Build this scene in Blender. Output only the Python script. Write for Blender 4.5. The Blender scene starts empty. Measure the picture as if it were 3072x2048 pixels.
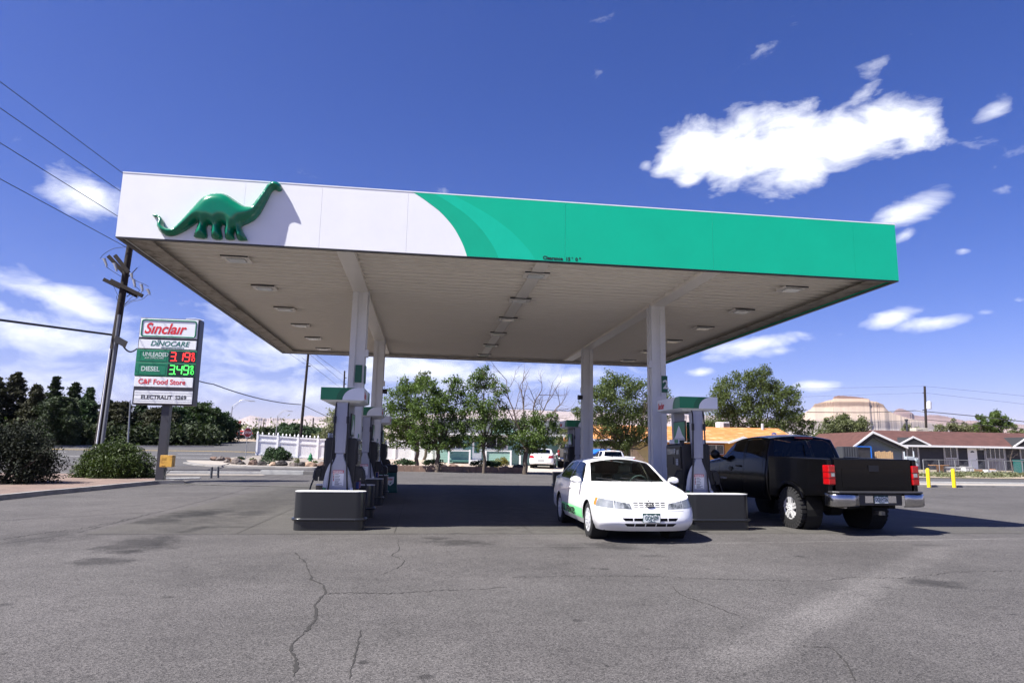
import bpy, bmesh, math, random
import numpy as np
from mathutils import Vector, Matrix
from mathutils.geometry import delaunay_2d_cdt
R = math.radians
SC = bpy.context.scene
COL = SC.collection
# ------------------------------------------------------------------ camera
F_PX, YAW, PITCH, ROLL, EYE = 2028.5, -0.1282, 0.1617, 0.0149, 1.5
cy_, sy_, cp_, sp_ = math.cos(YAW), math.sin(YAW), math.cos(PITCH), math.sin(PITCH)
FWD = Vector((-sy_*cp_, cy_*cp_, sp_))
r0_ = Vector((cy_, sy_, 0)); u0_ = r0_.cross(FWD)
RGT = r0_*math.cos(ROLL) + u0_*math.sin(ROLL)
UPV = -r0_*math.sin(ROLL) + u0_*math.cos(ROLL)
EYEP = Vector((0, 0, EYE))
camd = bpy.data.cameras.new('camera'); cam = bpy.data.objects.new('camera', camd); COL.objects.link(cam)
camd.sensor_width = 36; camd.lens = F_PX*36/3072; camd.clip_start = 0.05; camd.clip_end = 60000
cam.matrix_world = Matrix(((RGT.x, UPV.x, -FWD.x, 0), (RGT.y, UPV.y, -FWD.y, 0), (RGT.z, UPV.z, -FWD.z, EYE), (0, 0, 0, 1)))
SC.camera = cam
# ------------------------------------------------------------------ sun, sky, exposure
SUN_T = Vector((0.68, 0.27, -1.0)).normalized()           # the way the light travels
SUN_EL = math.asin(-SUN_T.z)
sund = bpy.data.lights.new('sun', 'SUN'); sun = bpy.data.objects.new('sun', sund); COL.objects.link(sun)
sund.energy = 5.0; sund.angle = R(0.53); sund.color = (1.0, 0.96, 0.90)
sun.rotation_euler = SUN_T.to_track_quat('-Z', 'Y').to_euler()
SC.view_settings.view_transform = 'Standard'; SC.view_settings.look = 'None'
SC.view_settings.exposure = 1.22; SC.view_settings.gamma = 1.0
def ray(px, py):
    px, py = float(px), float(py); return ((px-1536)/F_PX)*RGT - ((py-1024)/F_PX)*UPV + FWD
def at(px, py, Y):                     # the point at depth Y seen in that direction
    d = ray(px, py); return EYEP + d*(Y/d.y)
def sstep(a, b, x):
    t = min(1, max(0, (x-a)/(b-a))); return t*t*(3-2*t)
def ramp(t, w=6.0):
    return 0.0 if t < 0 else (t*t/(2*w) if t < w else t - w/2)
def terrain(x, y):
    sl = 0.017 + (0.008-0.017)*sstep(-2, 24, x)
    z = sl*ramp(min(y, 260)-21)
    z += 0.030*sstep(-7, -17, x)*ramp(min(y, 88)-44)
    return z
def gp(px, Y):                         # the ground at depth Y below column px of the photograph
    x = 0.0; z = 0.0
    for _ in range(30):
        p = Vector((x, Y, z)) - EYEP
        zc = p.dot(FWD); u = 1536 + F_PX*p.dot(RGT)/zc
        x -= (u-px)*zc/F_PX; z = terrain(x, Y)
    return Vector((x, Y, z))
def wx(px, Y, z=1.0):
    x = 0.0
    for _ in range(20):
        p = Vector((x, Y, z)) - EYEP; zc = p.dot(FWD); x -= (1536 + F_PX*p.dot(RGT)/zc - px)*zc/F_PX
    return x
def hz(px, py, Y): return at(px, py, Y).z
# world
W = bpy.data.worlds.new('World'); SC.world = W; W.use_nodes = True
wn, wl = W.node_tree.nodes, W.node_tree.links
for n in list(wn): wn.remove(n)
def N(nt, typ, **kw):
    n = nt.nodes.new(typ)
    for k, v in kw.items():
        if k.startswith('i_'):
            key = k[2:]; n.inputs[int(key) if key.isdigit() else key].default_value = v
        else: setattr(n, k, v)
    return n
def math_n(nt, op, a, b=None, c=None, clamp=False):
    n = nt.nodes.new('ShaderNodeMath'); n.operation = op; n.use_clamp = clamp
    for i, v in enumerate((a, b, c)):
        if v is None: continue
        if isinstance(v, (int, float)): n.inputs[i].default_value = v
        else: nt.links.new(v, n.inputs[i])
    return n.outputs[0]
def mix_c(nt, fac, a, b, blend='MIX'):
    n = nt.nodes.new('ShaderNodeMix'); n.data_type = 'RGBA'; n.blend_type = blend
    for key, v in ((0, fac), (6, a), (7, b)):
        if isinstance(v, (int, float)): n.inputs[key].default_value = v
        elif isinstance(v, tuple): n.inputs[key].default_value = v if len(v) == 4 else v+(1,)
        else: nt.links.new(v, n.inputs[key])
    return n.outputs[2]
def build_world():
    nt = W.node_tree
    sky = N(nt, 'ShaderNodeTexSky', sky_type='NISHITA', sun_disc=False)
    sky.sun_elevation = SUN_EL
    sky.sun_rotation = math.atan2(-SUN_T.x, -SUN_T.y)
    sky.altitude = 1500; sky.air_density = 1.0; sky.dust_density = 1.6; sky.ozone_density = 2.2
    tc = N(nt, 'ShaderNodeTexCoord'); d = tc.outputs['Generated']
    noise = N(nt, 'ShaderNodeTexNoise', i_Scale=13.0, i_Detail=10.0, i_Roughness=0.62, i_Distortion=0.35)
    mpn = N(nt, 'ShaderNodeMapping'); mpn.inputs['Scale'].default_value = (1, 1, 2.2)
    nt.links.new(d, mpn.inputs[0]); nt.links.new(mpn.outputs[0], noise.inputs['Vector'])
    nz = math_n(nt, 'SUBTRACT', noise.outputs['Fac'], 0.5)
    # cloud banks: bearing of each (seen from the station), angular half sizes, tilt, strength
    big = [(1600,345,85,52,10,1),(1690,348,110,58,-8,1),(1800,345,140,68,-8,1),(1830,390,80,40,-5,1),(1930,312,150,52,-10,1),(2030,288,120,50,4,1),(2100,300,80,38,5,.9),(1585,412,45,18,0,.8),(1550,365,60,40,0,.7)]
    small = [(2015,152,70,12,-25,.34),(2000,116,36,8,-25,.30),(1740,125,110,16,-22,.42),(2285,255,55,24,-25,.75),(2240,310,60,20,-15,.4),(2085,487,75,22,-18,.95),(2078,540,26,11,-25,.75),(2212,575,20,12,0,.65),(2040,732,62,17,-12,1.0),(2138,740,62,15,-3,1.0),(1720,792,120,20,-4,1.0),(1615,854,34,11,0,.9),(1880,885,50,12,0,.95),(1485,378,18,10,0,.6),(2290,435,36,9,0,.35),(2340,690,30,10,0,.5),(2260,716,20,8,0,.4),(1930,768,24,9,0,.4),(1790,805,60,14,0,.8),
             (215,460,105,36,18,.95),(150,690,180,34,14,.9),(60,650,70,18,10,.6),(120,770,230,50,4,.8),(350,800,260,60,0,.62),(640,800,240,70,0,.62),(560,760,150,45,0,.5),(420,700,120,22,10,.35),(960,850,330,48,0,.85),(1200,860,220,36,0,.7),(100,860,320,60,0,.6),(700,900,340,50,0,.55),(1300,870,80,22,-10,.7),(540,720,110,26,0,.4),(1640,820,60,16,0,.6)]
    def bank(lst, sc=1.6):
        acc = None
        for (vx, vy, rx, ry, tilt, s) in lst:
            c = ray(vx*1.30612, vy*1.30612).normalized()
            e1 = c.cross(Vector((0, 0, 1))).normalized(); e2 = e1.cross(c).normalized()
            a = R(-tilt); f1 = e1*math.cos(a) + e2*math.sin(a); f2 = -e1*math.sin(a) + e2*math.cos(a)
            k = 1.0/(1553*((ray(vx*1.30612, vy*1.30612)).length))*1.0
            m = Matrix((f1, f2, c)).transposed()
            mp = N(nt, 'ShaderNodeMapping', vector_type='TEXTURE')
            mp.inputs['Location'].default_value = c; mp.inputs['Rotation'].default_value = m.to_euler('XYZ')
            mp.inputs['Scale'].default_value = (rx*k*sc, ry*k*sc, 0.5)
            nt.links.new(d, mp.inputs[0])
            g = N(nt, 'ShaderNodeTexGradient', gradient_type='SPHERICAL'); nt.links.new(mp.outputs[0], g.inputs[0])
            o = math_n(nt, 'MULTIPLY', g.outputs['Fac'], s)
            acc = o if acc is None else math_n(nt, 'MAXIMUM', acc, o)
        return acc
    b1 = bank(big, 1.42); b2 = bank(small)
    t1 = math_n(nt, 'ADD', math_n(nt, 'MULTIPLY', b1, 1.9), math_n(nt, 'MULTIPLY', nz, 2.5))
    c1 = math_n(nt, 'MULTIPLY', math_n(nt, 'SUBTRACT', t1, 0.50), 1.15, clamp=True)
    t2 = math_n(nt, 'ADD', math_n(nt, 'MULTIPLY', b2, 1.7), math_n(nt, 'MULTIPLY', nz, 2.8))
    c2 = math_n(nt, 'MULTIPLY', math_n(nt, 'SUBTRACT', t2, 0.50), .85, clamp=True)
    fac = math_n(nt, 'MAXIMUM', c1, math_n(nt, 'MULTIPLY', c2, 0.9))
    tint = mix_c(nt, 1.0, sky.outputs[0], (1.12, 0.905, 1.12), 'MULTIPLY')
    hs = N(nt, 'ShaderNodeHueSaturation', i_Saturation=1.33); nt.links.new(tint, hs.inputs['Color'])
    cl = mix_c(nt, fac, hs.outputs[0], (9.6, 9.8, 10.4))
    bg = N(nt, 'ShaderNodeBackground', i_Strength=0.06); nt.links.new(cl, bg.inputs[0])
    out = N(nt, 'ShaderNodeOutputWorld'); nt.links.new(bg.outputs[0], out.inputs[0])
build_world()
# ------------------------------------------------------------------ helpers
class MB:
    def __init__(s): s.v = []; s.f = []; s.m = []
    def add(s, vs, fs, mi=0):
        o = len(s.v); s.v += [tuple(v) for v in vs]; s.f += [tuple(i+o for i in f) for f in fs]; s.m += [mi]*len(fs); return s
    def bx(s, x0, x1, y0, y1, z0, z1, mi=0):
        return s.add([(x0,y0,z0),(x1,y0,z0),(x1,y1,z0),(x0,y1,z0),(x0,y0,z1),(x1,y0,z1),(x1,y1,z1),(x0,y1,z1)],
            [(0,3,2,1),(4,5,6,7),(0,1,5,4),(1,2,6,5),(2,3,7,6),(3,0,4,7)], mi)
    def obx(s, c, ex, ey, ez, mi=0):     # box from centre and three half vectors
        c = Vector(c); ex, ey, ez = Vector(ex), Vector(ey), Vector(ez)
        vs = [c+a*ex+b*ey+d*ez for d in (-1,1) for a, b in ((-1,-1),(1,-1),(1,1),(-1,1))]
        return s.add(vs, [(0,3,2,1),(4,5,6,7),(0,1,5,4),(1,2,6,5),(2,3,7,6),(3,0,4,7)], mi)
    def bar(s, p, q, w, h, mi=0, up=(0,0,1)):
        p, q = Vector(p), Vector(q); d = q-p; L = d.length; d.normalize(); up = Vector(up)
        if abs(d.dot(up)) > .98: up = Vector((0,1,0))
        a = d.cross(up).normalized(); b = a.cross(d)
        return s.obx((p+q)/2, d*L/2, a*w/2, b*h/2, mi)
    def cyl(s, p, q, r0, r1=None, n=12, mi=0, cap=True):
        p, q = Vector(p), Vector(q); r1 = r0 if r1 is None else r1
        d = (q-p).normalized(); a = d.orthogonal().normalized(); b = d.cross(a)
        vs = []
        for c, r in ((p, r0), (q, r1)):
            for i in range(n):
                t = 2*math.pi*i/n; vs.append(c + a*r*math.cos(t) + b*r*math.sin(t))
        fs = [(i, (i+1) % n, n+(i+1) % n, n+i) for i in range(n)]
        if cap: fs += [tuple(range(n-1, -1, -1)), tuple(range(n, 2*n))]
        return s.add(vs, fs, mi)
    def tube(s, pts, r, n=6, mi=0, r1=None):
        pts = [Vector(p) for p in pts]; k = len(pts); vs = []; fs = []
        prev = None
        for i, p in enumerate(pts):
            d = (pts[min(i+1, k-1)] - pts[max(i-1, 0)]).normalized()
            a = d.orthogonal().normalized() if prev is None else (prev - d*prev.dot(d)).normalized()
            prev = a; b = d.cross(a); rr = r if r1 is None else r + (r1-r)*i/(k-1)
            for j in range(n):
                t = 2*math.pi*j/n; vs.append(p + a*rr*math.cos(t) + b*rr*math.sin(t))
        for i in range(k-1):
            for j in range(n): fs.append((i*n+j, i*n+(j+1) % n, (i+1)*n+(j+1) % n, (i+1)*n+j))
        fs += [tuple(range(n-1, -1, -1)), tuple(range((k-1)*n, k*n))]
        return s.add(vs, fs, mi)
    def prism(s, poly, o, u, v, w, mi=0):
        o, u, v, w = Vector(o), Vector(u), Vector(v), Vector(w); n = len(poly)
        vs = [o+u*a+v*b for a, b in poly] + [o+u*a+v*b+w for a, b in poly]
        ar = sum(poly[i][0]*poly[(i+1) % n][1]-poly[(i+1) % n][0]*poly[i][1] for i in range(n))
        flip = (ar > 0) == (u.cross(v).dot(w) > 0)
        fs = [tuple(range(n)), tuple(range(2*n-1, n-1, -1))] + [(i, n+i, n+(i+1) % n, (i+1) % n) for i in range(n)]
        if flip: fs = [tuple(reversed(f)) for f in fs]
        return s.add(vs, fs, mi)
    def lathe(s, prof, o, ax, n=24, mi=0):
        o, ax = Vector(o), Vector(ax).normalized(); a = ax.orthogonal().normalized(); b = ax.cross(a); vs = []; fs = []
        for (r, h) in prof:
            for j in range(n):
                t = 2*math.pi*j/n; vs.append(o + ax*h + a*r*math.cos(t) + b*r*math.sin(t))
        for i in range(len(prof)-1):
            for j in range(n): fs.append((i*n+j, i*n+(j+1) % n, (i+1)*n+(j+1) % n, (i+1)*n+j))
        return s.add(vs, fs, mi)
    def build(s, name, mats, parent=None, smooth=None, bevel=0, seg=2, kind=None):
        me = bpy.data.meshes.new(name); me.from_pydata(s.v, [], s.f)
        if not isinstance(mats, (list, tuple)): mats = [mats]
        for m in mats: me.materials.append(m)
        if len(mats) > 1: me.polygons.foreach_set('material_index', s.m)
        if smooth:
            me.polygons.foreach_set('use_smooth', [True]*len(me.polygons)); me.set_sharp_from_angle(angle=R(smooth))
        me.update()
        o = bpy.data.objects.new(name, me); COL.objects.link(o)
        if parent: o.parent = parent
        if bevel:
            b = o.modifiers.new('bevel', 'BEVEL'); b.width = bevel; b.segments = seg; b.limit_method = 'ANGLE'; b.angle_limit = R(35)
        if kind: o['kind'] = kind
        return o
def thing(name, label, cat, loc=(0,0,0), rz=0, group=None):
    o = bpy.data.objects.new(name, None); COL.objects.link(o); o.empty_display_size = .2
    o.location = loc; o.rotation_euler = (0, 0, rz); return tag(o, label, cat, group)
def tag(o, label, cat, group=None, kind=None):
    o['label'] = label; o['category'] = cat
    if group: o['group'] = group
    if kind: o['kind'] = kind
    return o
def dup(root, loc, rz=None, label=None):
    def cp(o, par):
        c = o.copy(); COL.objects.link(c)
        if par: c.parent = par
        for ch in o.children: cp(ch, c)
        return c
    r = cp(root, None); r.location = loc
    if rz is not None: r.rotation_euler = (0, 0, rz)
    if label: r['label'] = label
    return r
MATS = {}
def mat(name, col, rough=.6, metal=0, var=.12, vs=4.0, bump=0, bs=60, coat=0, spec=.5, col2=None, c2s=1.5, emit=0, trans=0, c2lo=.45, c2hi=.62, island=0):
    if name in MATS: return MATS[name]
    m = bpy.data.materials.new(name); m.use_nodes = True; nt = m.node_tree; b = nt.nodes['Principled BSDF']
    b.inputs['Roughness'].default_value = rough; b.inputs['Metallic'].default_value = metal
    b.inputs['Specular IOR Level'].default_value = spec; b.inputs['Coat Weight'].default_value = coat; b.inputs['Coat Roughness'].default_value = .04
    tc = N(nt, 'ShaderNodeTexCoord'); co = tc.outputs['Object']
    n1 = N(nt, 'ShaderNodeTexNoise', i_Scale=vs, i_Detail=6.0, i_Roughness=.6); nt.links.new(co, n1.inputs['Vector'])
    base = tuple(col)+(1,)
    src = base
    if col2:
        n2 = N(nt, 'ShaderNodeTexNoise', i_Scale=c2s, i_Detail=5.0, i_Roughness=.65); nt.links.new(co, n2.inputs['Vector'])
        mr = N(nt, 'ShaderNodeMapRange'); mr.inputs[1].default_value = c2lo; mr.inputs[2].default_value = c2hi; nt.links.new(n2.outputs['Fac'], mr.inputs[0])
        src = mix_c(nt, mr.outputs[0], base, tuple(col2))
    mr = N(nt, 'ShaderNodeMapRange'); mr.inputs[1].default_value = .25; mr.inputs[2].default_value = .75
    mr.inputs[3].default_value = 1-var; mr.inputs[4].default_value = 1+var; nt.links.new(n1.outputs['Fac'], mr.inputs[0])
    vm = mix_c(nt, 1.0, src, mr.outputs[0], 'MULTIPLY')
    if island:
        gi = N(nt, 'ShaderNodeNewGeometry'); m2 = N(nt, 'ShaderNodeMapRange'); m2.inputs[3].default_value = 1-island; m2.inputs[4].default_value = 1+island
        nt.links.new(gi.outputs['Random Per Island'], m2.inputs[0]); vm = mix_c(nt, 1.0, vm, m2.outputs[0], 'MULTIPLY')
    nt.links.new(vm, b.inputs['Base Color'])
    if emit: nt.links.new(vm, b.inputs['Emission Color']); b.inputs['Emission Strength'].default_value = emit
    if bump:
        nb = N(nt, 'ShaderNodeTexNoise', i_Scale=bs, i_Detail=4.0); nt.links.new(co, nb.inputs['Vector'])
        bp = N(nt, 'ShaderNodeBump', i_Strength=bump, i_Distance=.02); nt.links.new(nb.outputs['Fac'], bp.inputs['Height']); nt.links.new(bp.outputs[0], b.inputs['Normal'])
    MATS[name] = m; return m
def leafmat(name, col, tr=.35, var=.35, rough=.55, col2=None):
    if name in MATS: return MATS[name]
    m = bpy.data.materials.new(name); m.use_nodes = True; nt = m.node_tree; b = nt.nodes['Principled BSDF']; out = nt.nodes['Material Output']
    g = N(nt, 'ShaderNodeNewGeometry')
    c = mix_c(nt, g.outputs['Random Per Island'], tuple(x*(1-var) for x in col), tuple(x*(1+var) for x in (col2 or col)))
    nt.links.new(c, b.inputs['Base Color']); b.inputs['Roughness'].default_value = rough; b.inputs['Specular IOR Level'].default_value = .35
    t = N(nt, 'ShaderNodeBsdfTranslucent'); tcx = mix_c(nt, 1.0, c, (1.25, 1.35, .6), 'MULTIPLY'); nt.links.new(tcx, t.inputs[0])
    mx = N(nt, 'ShaderNodeMixShader', i_0=tr); nt.links.new(b.outputs[0], mx.inputs[1]); nt.links.new(t.outputs[0], mx.inputs[2]); nt.links.new(mx.outputs[0], out.inputs[0])
    MATS[name] = m; return m
def glassmat(name, tint, clear=.5, rough=.02):
    if name in MATS: return MATS[name]
    m = bpy.data.materials.new(name); m.use_nodes = True; nt = m.node_tree; out = nt.nodes['Material Output']
    nt.nodes.remove(nt.nodes['Principled BSDF'])
    tr = N(nt, 'ShaderNodeBsdfTransparent'); tr.inputs[0].default_value = tuple(x*clear for x in tint)+(1,)
    gl = N(nt, 'ShaderNodeBsdfGlossy', i_Roughness=rough); fr = N(nt, 'ShaderNodeFresnel', i_IOR=1.5)
    mx = N(nt, 'ShaderNodeMixShader'); nt.links.new(fr.outputs[0], mx.inputs[0]); nt.links.new(tr.outputs[0], mx.inputs[1]); nt.links.new(gl.outputs[0], mx.inputs[2])
    nt.links.new(mx.outputs[0], out.inputs[0]); MATS[name] = m; return m
def text(name, body, size, o, xd, yd, m, parent=None, sx=1.0, shear=0.0, bold=0.0, ext=.004, align='LEFT', spacing=1.0):
    cu = bpy.data.curves.new(name, 'FONT'); cu.body = body; cu.size = size; cu.shear = shear; cu.offset = bold; cu.extrude = ext; cu.align_x = align; cu.space_character = spacing
    cu.resolution_u = 4
    tmp = bpy.data.objects.new('tmp_text', cu); COL.objects.link(tmp)
    dg = bpy.context.evaluated_depsgraph_get(); dg.update()
    me = bpy.data.meshes.new_from_object(tmp.evaluated_get(dg)); bpy.data.objects.remove(tmp); bpy.data.curves.remove(cu)
    xd, yd = Vector(xd).normalized(), Vector(yd).normalized(); zd = xd.cross(yd)
    me.transform(Matrix(((xd.x*sx, yd.x, zd.x, o[0]), (xd.y*sx, yd.y, zd.y, o[1]), (xd.z*sx, yd.z, zd.z, o[2]), (0,0,0,1))))
    me.name = name; me.materials.clear(); me.materials.append(m)
    ob = bpy.data.objects.new(name, me); COL.objects.link(ob)
    if parent: ob.parent = parent
    return ob
def catmull(pts, n=6, closed=False):
    P = [Vector(p) for p in pts]; k = len(P); out = []
    for i in range(k if closed else k-1):
        p0 = P[(i-1) % k] if closed or i > 0 else P[0]*2-P[1]
        p1 = P[i]; p2 = P[(i+1) % k]
        p3 = P[(i+2) % k] if closed or i+2 < k else P[-1]*2-P[-2]
        for j in range(n):
            t = j/n; out.append(.5*((2*p1)+(p2-p0)*t+(2*p0-5*p1+4*p2-p3)*t*t+(3*p1-p0-3*p2+p3)*t**3))
    if not closed: out.append(P[-1])
    return out
def inpoly(x, y, poly):
    c = False; n = len(poly)
    for i in range(n):
        x1, y1 = poly[i]; x2, y2 = poly[(i+1) % n]
        if (y1 > y) != (y2 > y) and x < (x2-x1)*(y-y1)/(y2-y1)+x1: c = not c
    return c
def fillpoly(poly, step, jitter=0.0):
    """triangulated sheet over a polygon with inner grid points"""
    n = len(poly); pts = [Vector(p) for p in poly]; xs = [p[0] for p in poly]; ys = [p[1] for p in poly]
    vs = []; 
    for i in range(n):
        a, b = Vector(poly[i]), Vector(poly[(i+1) % n]); k = max(1, int((b-a).length/step))
        for j in range(k): vs.append(a+(b-a)*j/k)
    m = len(vs); ed = [(i, (i+1) % m) for i in range(m)]
    vs = list(vs)
    gx = np.arange(min(xs)+step*.5, max(xs), step); gy = np.arange(min(ys)+step*.5, max(ys), step)
    bl = [(v.x, v.y) for v in vs]; ba = np.array(bl)
    for x in gx:
        for y in gy:
            if inpoly(x, y, bl) and np.min((ba[:,0]-x)**2+(ba[:,1]-y)**2) > (step*.35)**2: vs.append(Vector((x, y)))
    r = delaunay_2d_cdt(vs, ed, [list(range(m))], 1, 1e-6)
    return [tuple(v) for v in r[0]], r[2]
def sheet(name, poly, dz, m, step=3.0, kind='structure', zf=terrain):
    vs, fs = fillpoly(poly, step); b = MB()
    fs2 = []
    for f in fs:
        a, c, d = [Vector(vs[i]) for i in f[:3]]
        fs2.append(tuple(f) if (c-a).cross(d-a) > 0 else tuple(reversed(f)))
    b.add([(x, y, zf(x, y)+dz) for x, y in vs], fs2)
    return b.build(name, m, kind=kind)
# ------------------------------------------------------------------ ground
def gflat(px, py):
    d = ray(px, py); t = -EYE/d.z; p = EYEP + d*t; return p.x, p.y
def asphalt_mat(name, base, blobs=(), lines=(), speck=.55, patch=.18, scale=1.0):
    m = bpy.data.materials.new(name); m.use_nodes = True; nt = m.node_tree; b = nt.nodes['Principled BSDF']
    co = N(nt, 'ShaderNodeTexCoord').outputs['Object']
    big = N(nt, 'ShaderNodeTexNoise', i_Scale=.35, i_Detail=6.0, i_Roughness=.65); nt.links.new(co, big.inputs['Vector'])
    med = N(nt, 'ShaderNodeTexNoise', i_Scale=3.0, i_Detail=6.0, i_Roughness=.7); nt.links.new(co, med.inputs['Vector'])
    v1 = N(nt, 'ShaderNodeTexVoronoi', i_Scale=100.0*scale); nt.links.new(co, v1.inputs['Vector'])
    fine = N(nt, 'ShaderNodeTexNoise', i_Scale=45.0*scale, i_Detail=5.0, i_Roughness=.8); nt.links.new(co, fine.inputs['Vector'])
    def rng(s, a, c, lo, hi):
        r = N(nt, 'ShaderNodeMapRange'); r.inputs[1].default_value = a; r.inputs[2].default_value = c; r.inputs[3].default_value = lo; r.inputs[4].default_value = hi
        nt.links.new(s, r.inputs[0]); return r.outputs[0]
    c = mix_c(nt, 1.0, tuple(base), rng(big.outputs['Fac'], .3, .7, 1-patch, 1+patch), 'MULTIPLY')
    c = mix_c(nt, 1.0, c, rng(med.outputs['Fac'], .3, .7, .9, 1.1), 'MULTIPLY')
    sp = N(nt, 'ShaderNodeSeparateColor'); nt.links.new(v1.outputs['Color'], sp.inputs[0])
    c = mix_c(nt, 1.0, c, rng(sp.outputs[0], 0, 1, 1-speck, 1+speck), 'MULTIPLY')
    c = mix_c(nt, 1.0, c, rng(fine.outputs['Fac'], .3, .7, .72, 1.28), 'MULTIPLY')
    hf = N(nt, 'ShaderNodeTexNoise', i_Scale=1.1, i_Detail=8.0, i_Roughness=.75); nt.links.new(co, hf.inputs['Vector'])
    wob = math_n(nt, 'MULTIPLY', math_n(nt, 'ADD', math_n(nt, 'SUBTRACT', med.outputs['Fac'], .5), math_n(nt, 'SUBTRACT', hf.outputs['Fac'], .5)), 3.6)
    sx = N(nt, 'ShaderNodeSeparateXYZ'); nt.links.new(co, sx.inputs[0]); X, Y = sx.outputs[0], sx.outputs[1]
    for (cx, cy, rx, ry, f) in blobs:
        a = math_n(nt, 'POWER', math_n(nt, 'DIVIDE', math_n(nt, 'SUBTRACT', X, cx), rx), 2.0)
        e = math_n(nt, 'POWER', math_n(nt, 'DIVIDE', math_n(nt, 'SUBTRACT', Y, cy), ry), 2.0)
        dd = math_n(nt, 'ADD', math_n(nt, 'ADD', a, e), wob)
        k = rng(dd, .1, 1.5, f, 1.0)
        c = mix_c(nt, 1.0, c, k, 'MULTIPLY')
    for (x0, y0, x1, y1, w, f, brk) in lines:      # worn or painted bands on the surface
        L = math.hypot(x1-x0, y1-y0); nx, ny = -(y1-y0)/L, (x1-x0)/L; tx, ty = (x1-x0)/L, (y1-y0)/L
        ds = math_n(nt, 'ADD', math_n(nt, 'MULTIPLY', X, nx), math_n(nt, 'MULTIPLY_ADD', Y, ny, -(x0*nx+y0*ny)))
        tl = math_n(nt, 'ADD', math_n(nt, 'MULTIPLY', X, tx), math_n(nt, 'MULTIPLY_ADD', Y, ty, -(x0*tx+y0*ty)))
        inside = math_n(nt, 'MULTIPLY', rng(tl, -.3, .3, 0, 1), rng(tl, L-.3, L+.3, 1, 0))
        ad = math_n(nt, 'ADD', math_n(nt, 'ABSOLUTE', ds), math_n(nt, 'MULTIPLY', wob, w*brk))
        k = math_n(nt, 'MULTIPLY', rng(ad, w*.5, w, 1, 0), inside)
        c = mix_c(nt, k, c, mix_c(nt, 1.0, c, (f, f, f), 'MULTIPLY'))
    nt.links.new(c, b.inputs['Base Color']); b.inputs['Roughness'].default_value = .85; b.inputs['Specular IOR Level'].default_value = .3
    bp = N(nt, 'ShaderNodeBump', i_Strength=.55, i_Distance=.008); nt.links.new(v1.outputs['Distance'], bp.inputs['Height']); nt.links.new(bp.outputs[0], b.inputs['Normal'])
    return m
def pxblob(px, py, rx, ry, f):
    x, y = gflat(px, py); x2, _ = gflat(px+rx, py); ya = gflat(px, py-ry)[1]; yb = gflat(px, py+ry)[1]
    return (x, y, abs(x2-x), abs(ya-yb)/2, f)
blobs = [pxblob(*a) for a in [(418,1629,105,26,.45),(300,1683,90,11,.5),(120,1610,160,26,.8),(640,1720,200,40,.88),(1500,1700,220,30,.9),(2300,1900,260,60,.92),(480,1640,60,14,.6),(380,1655,50,8,.6),(1378,1626,95,10,.5),(1310,1613,40,5,.6),(1340,1594,30,5,.6),
    (1823,1636,85,11,.5),(1700,1640,60,9,.65),(1960,1667,40,4,.6),(2796,1747,80,15,.5),(1283,2028,26,8,.5),(2780,1634,40,4,.65),(1815,1706,14,3,.5),(1780,1704,9,2,.5),(2380,1782,10,2,.5),(1730,1860,16,4,.5),(1820,1996,7,4,.45),
    (3040,1842,14,3,.55),(20,1812,30,5,.5),(8,1960,14,5,.45),(770,1578,26,3,.6),(620,1587,16,3,.6),(1090,1986,14,5,.5),(560,1700,9,2,.5),(505,1790,18,3,.55),(2660,1761,16,3,.55),(2400,1668,16,3,.6),(1945,1706,10,2,.5)]]
def pl(a, b, c, d, w, f, brk=.5): x0, y0 = gflat(a, b); x1, y1 = gflat(c, d); return (x0, y0, x1, y1, w, f, brk)
wear = [pl(2163,1995,2600,1760,.30,1.38), pl(2600,1760,2830,1640,.34,1.3), pl(2160,1628,3060,1614,.05,1.55,.9), pl(1545,1637,1775,1637,.05,1.45,.9), pl(0,1560,470,1535,.15,.8,.8), pl(0,1640,250,1590,.35,.8,.7), pl(0,1565,700,1480,.05,.75,.8), pl(232,1597,751,1466,.035,.55,1.1), pl(0,1632,232,1597,.03,.6,1.0),
    pl(1180,1428,1320,1431,.10,2.2,.6)]
M_ASPH = asphalt_mat('weathered_asphalt', (.079,.074,.0715), blobs, wear, .6, .24)
M_ROAD = asphalt_mat('road_asphalt', (.08,.078,.078), (), (), .25, .10, .6)
M_DIRT = mat('tan_dirt', (.30,.22,.16), .95, var=.25, vs=1.3, col2=(.22,.19,.13), c2s=.25, bump=.4, bs=12)
def axis(a, b, st, far):
    v = list(np.arange(a, b+.1, st)); s = st; x = b
    while x < far: s *= 1.5; x += s; v.append(x)
    s = st; x = a
    while x > -far: s *= 1.5; x -= s; v.insert(0, x)
    return v
gx, gy = axis(-90, 90, 6, 16000), axis(-20, 130, 5, 16000)
g = MB(); g.add([(x, y, terrain(x, y)-.06) for y in gy for x in gx], [(j*len(gx)+i, j*len(gx)+i+1, (j+1)*len(gx)+i+1, (j+1)*len(gx)+i) for j in range(len(gy)-1) for i in range(len(gx)-1)])
g.build('ground', M_DIRT, smooth=60, kind='structure')
sheet('asphalt_lot', [(-75,-30),(75,-30),(75,44),(-1.5,44),(-9,46),(-14,80),(-75,80)], 0.0, M_ASPH, 2.5)
sheet('road', [(-75,46.5),(-12.5,44.2),(-10.2,60),(-9.5,90),(-75,74)], .015, M_ROAD, 2.5)
M_WHITE_PAINT = mat('road_white_paint', (.62,.62,.60), .7, var=.2, vs=6)
M_YEL_PAINT = mat('road_yellow_paint', (.62,.42,.10), .7, var=.2, vs=6)
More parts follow.
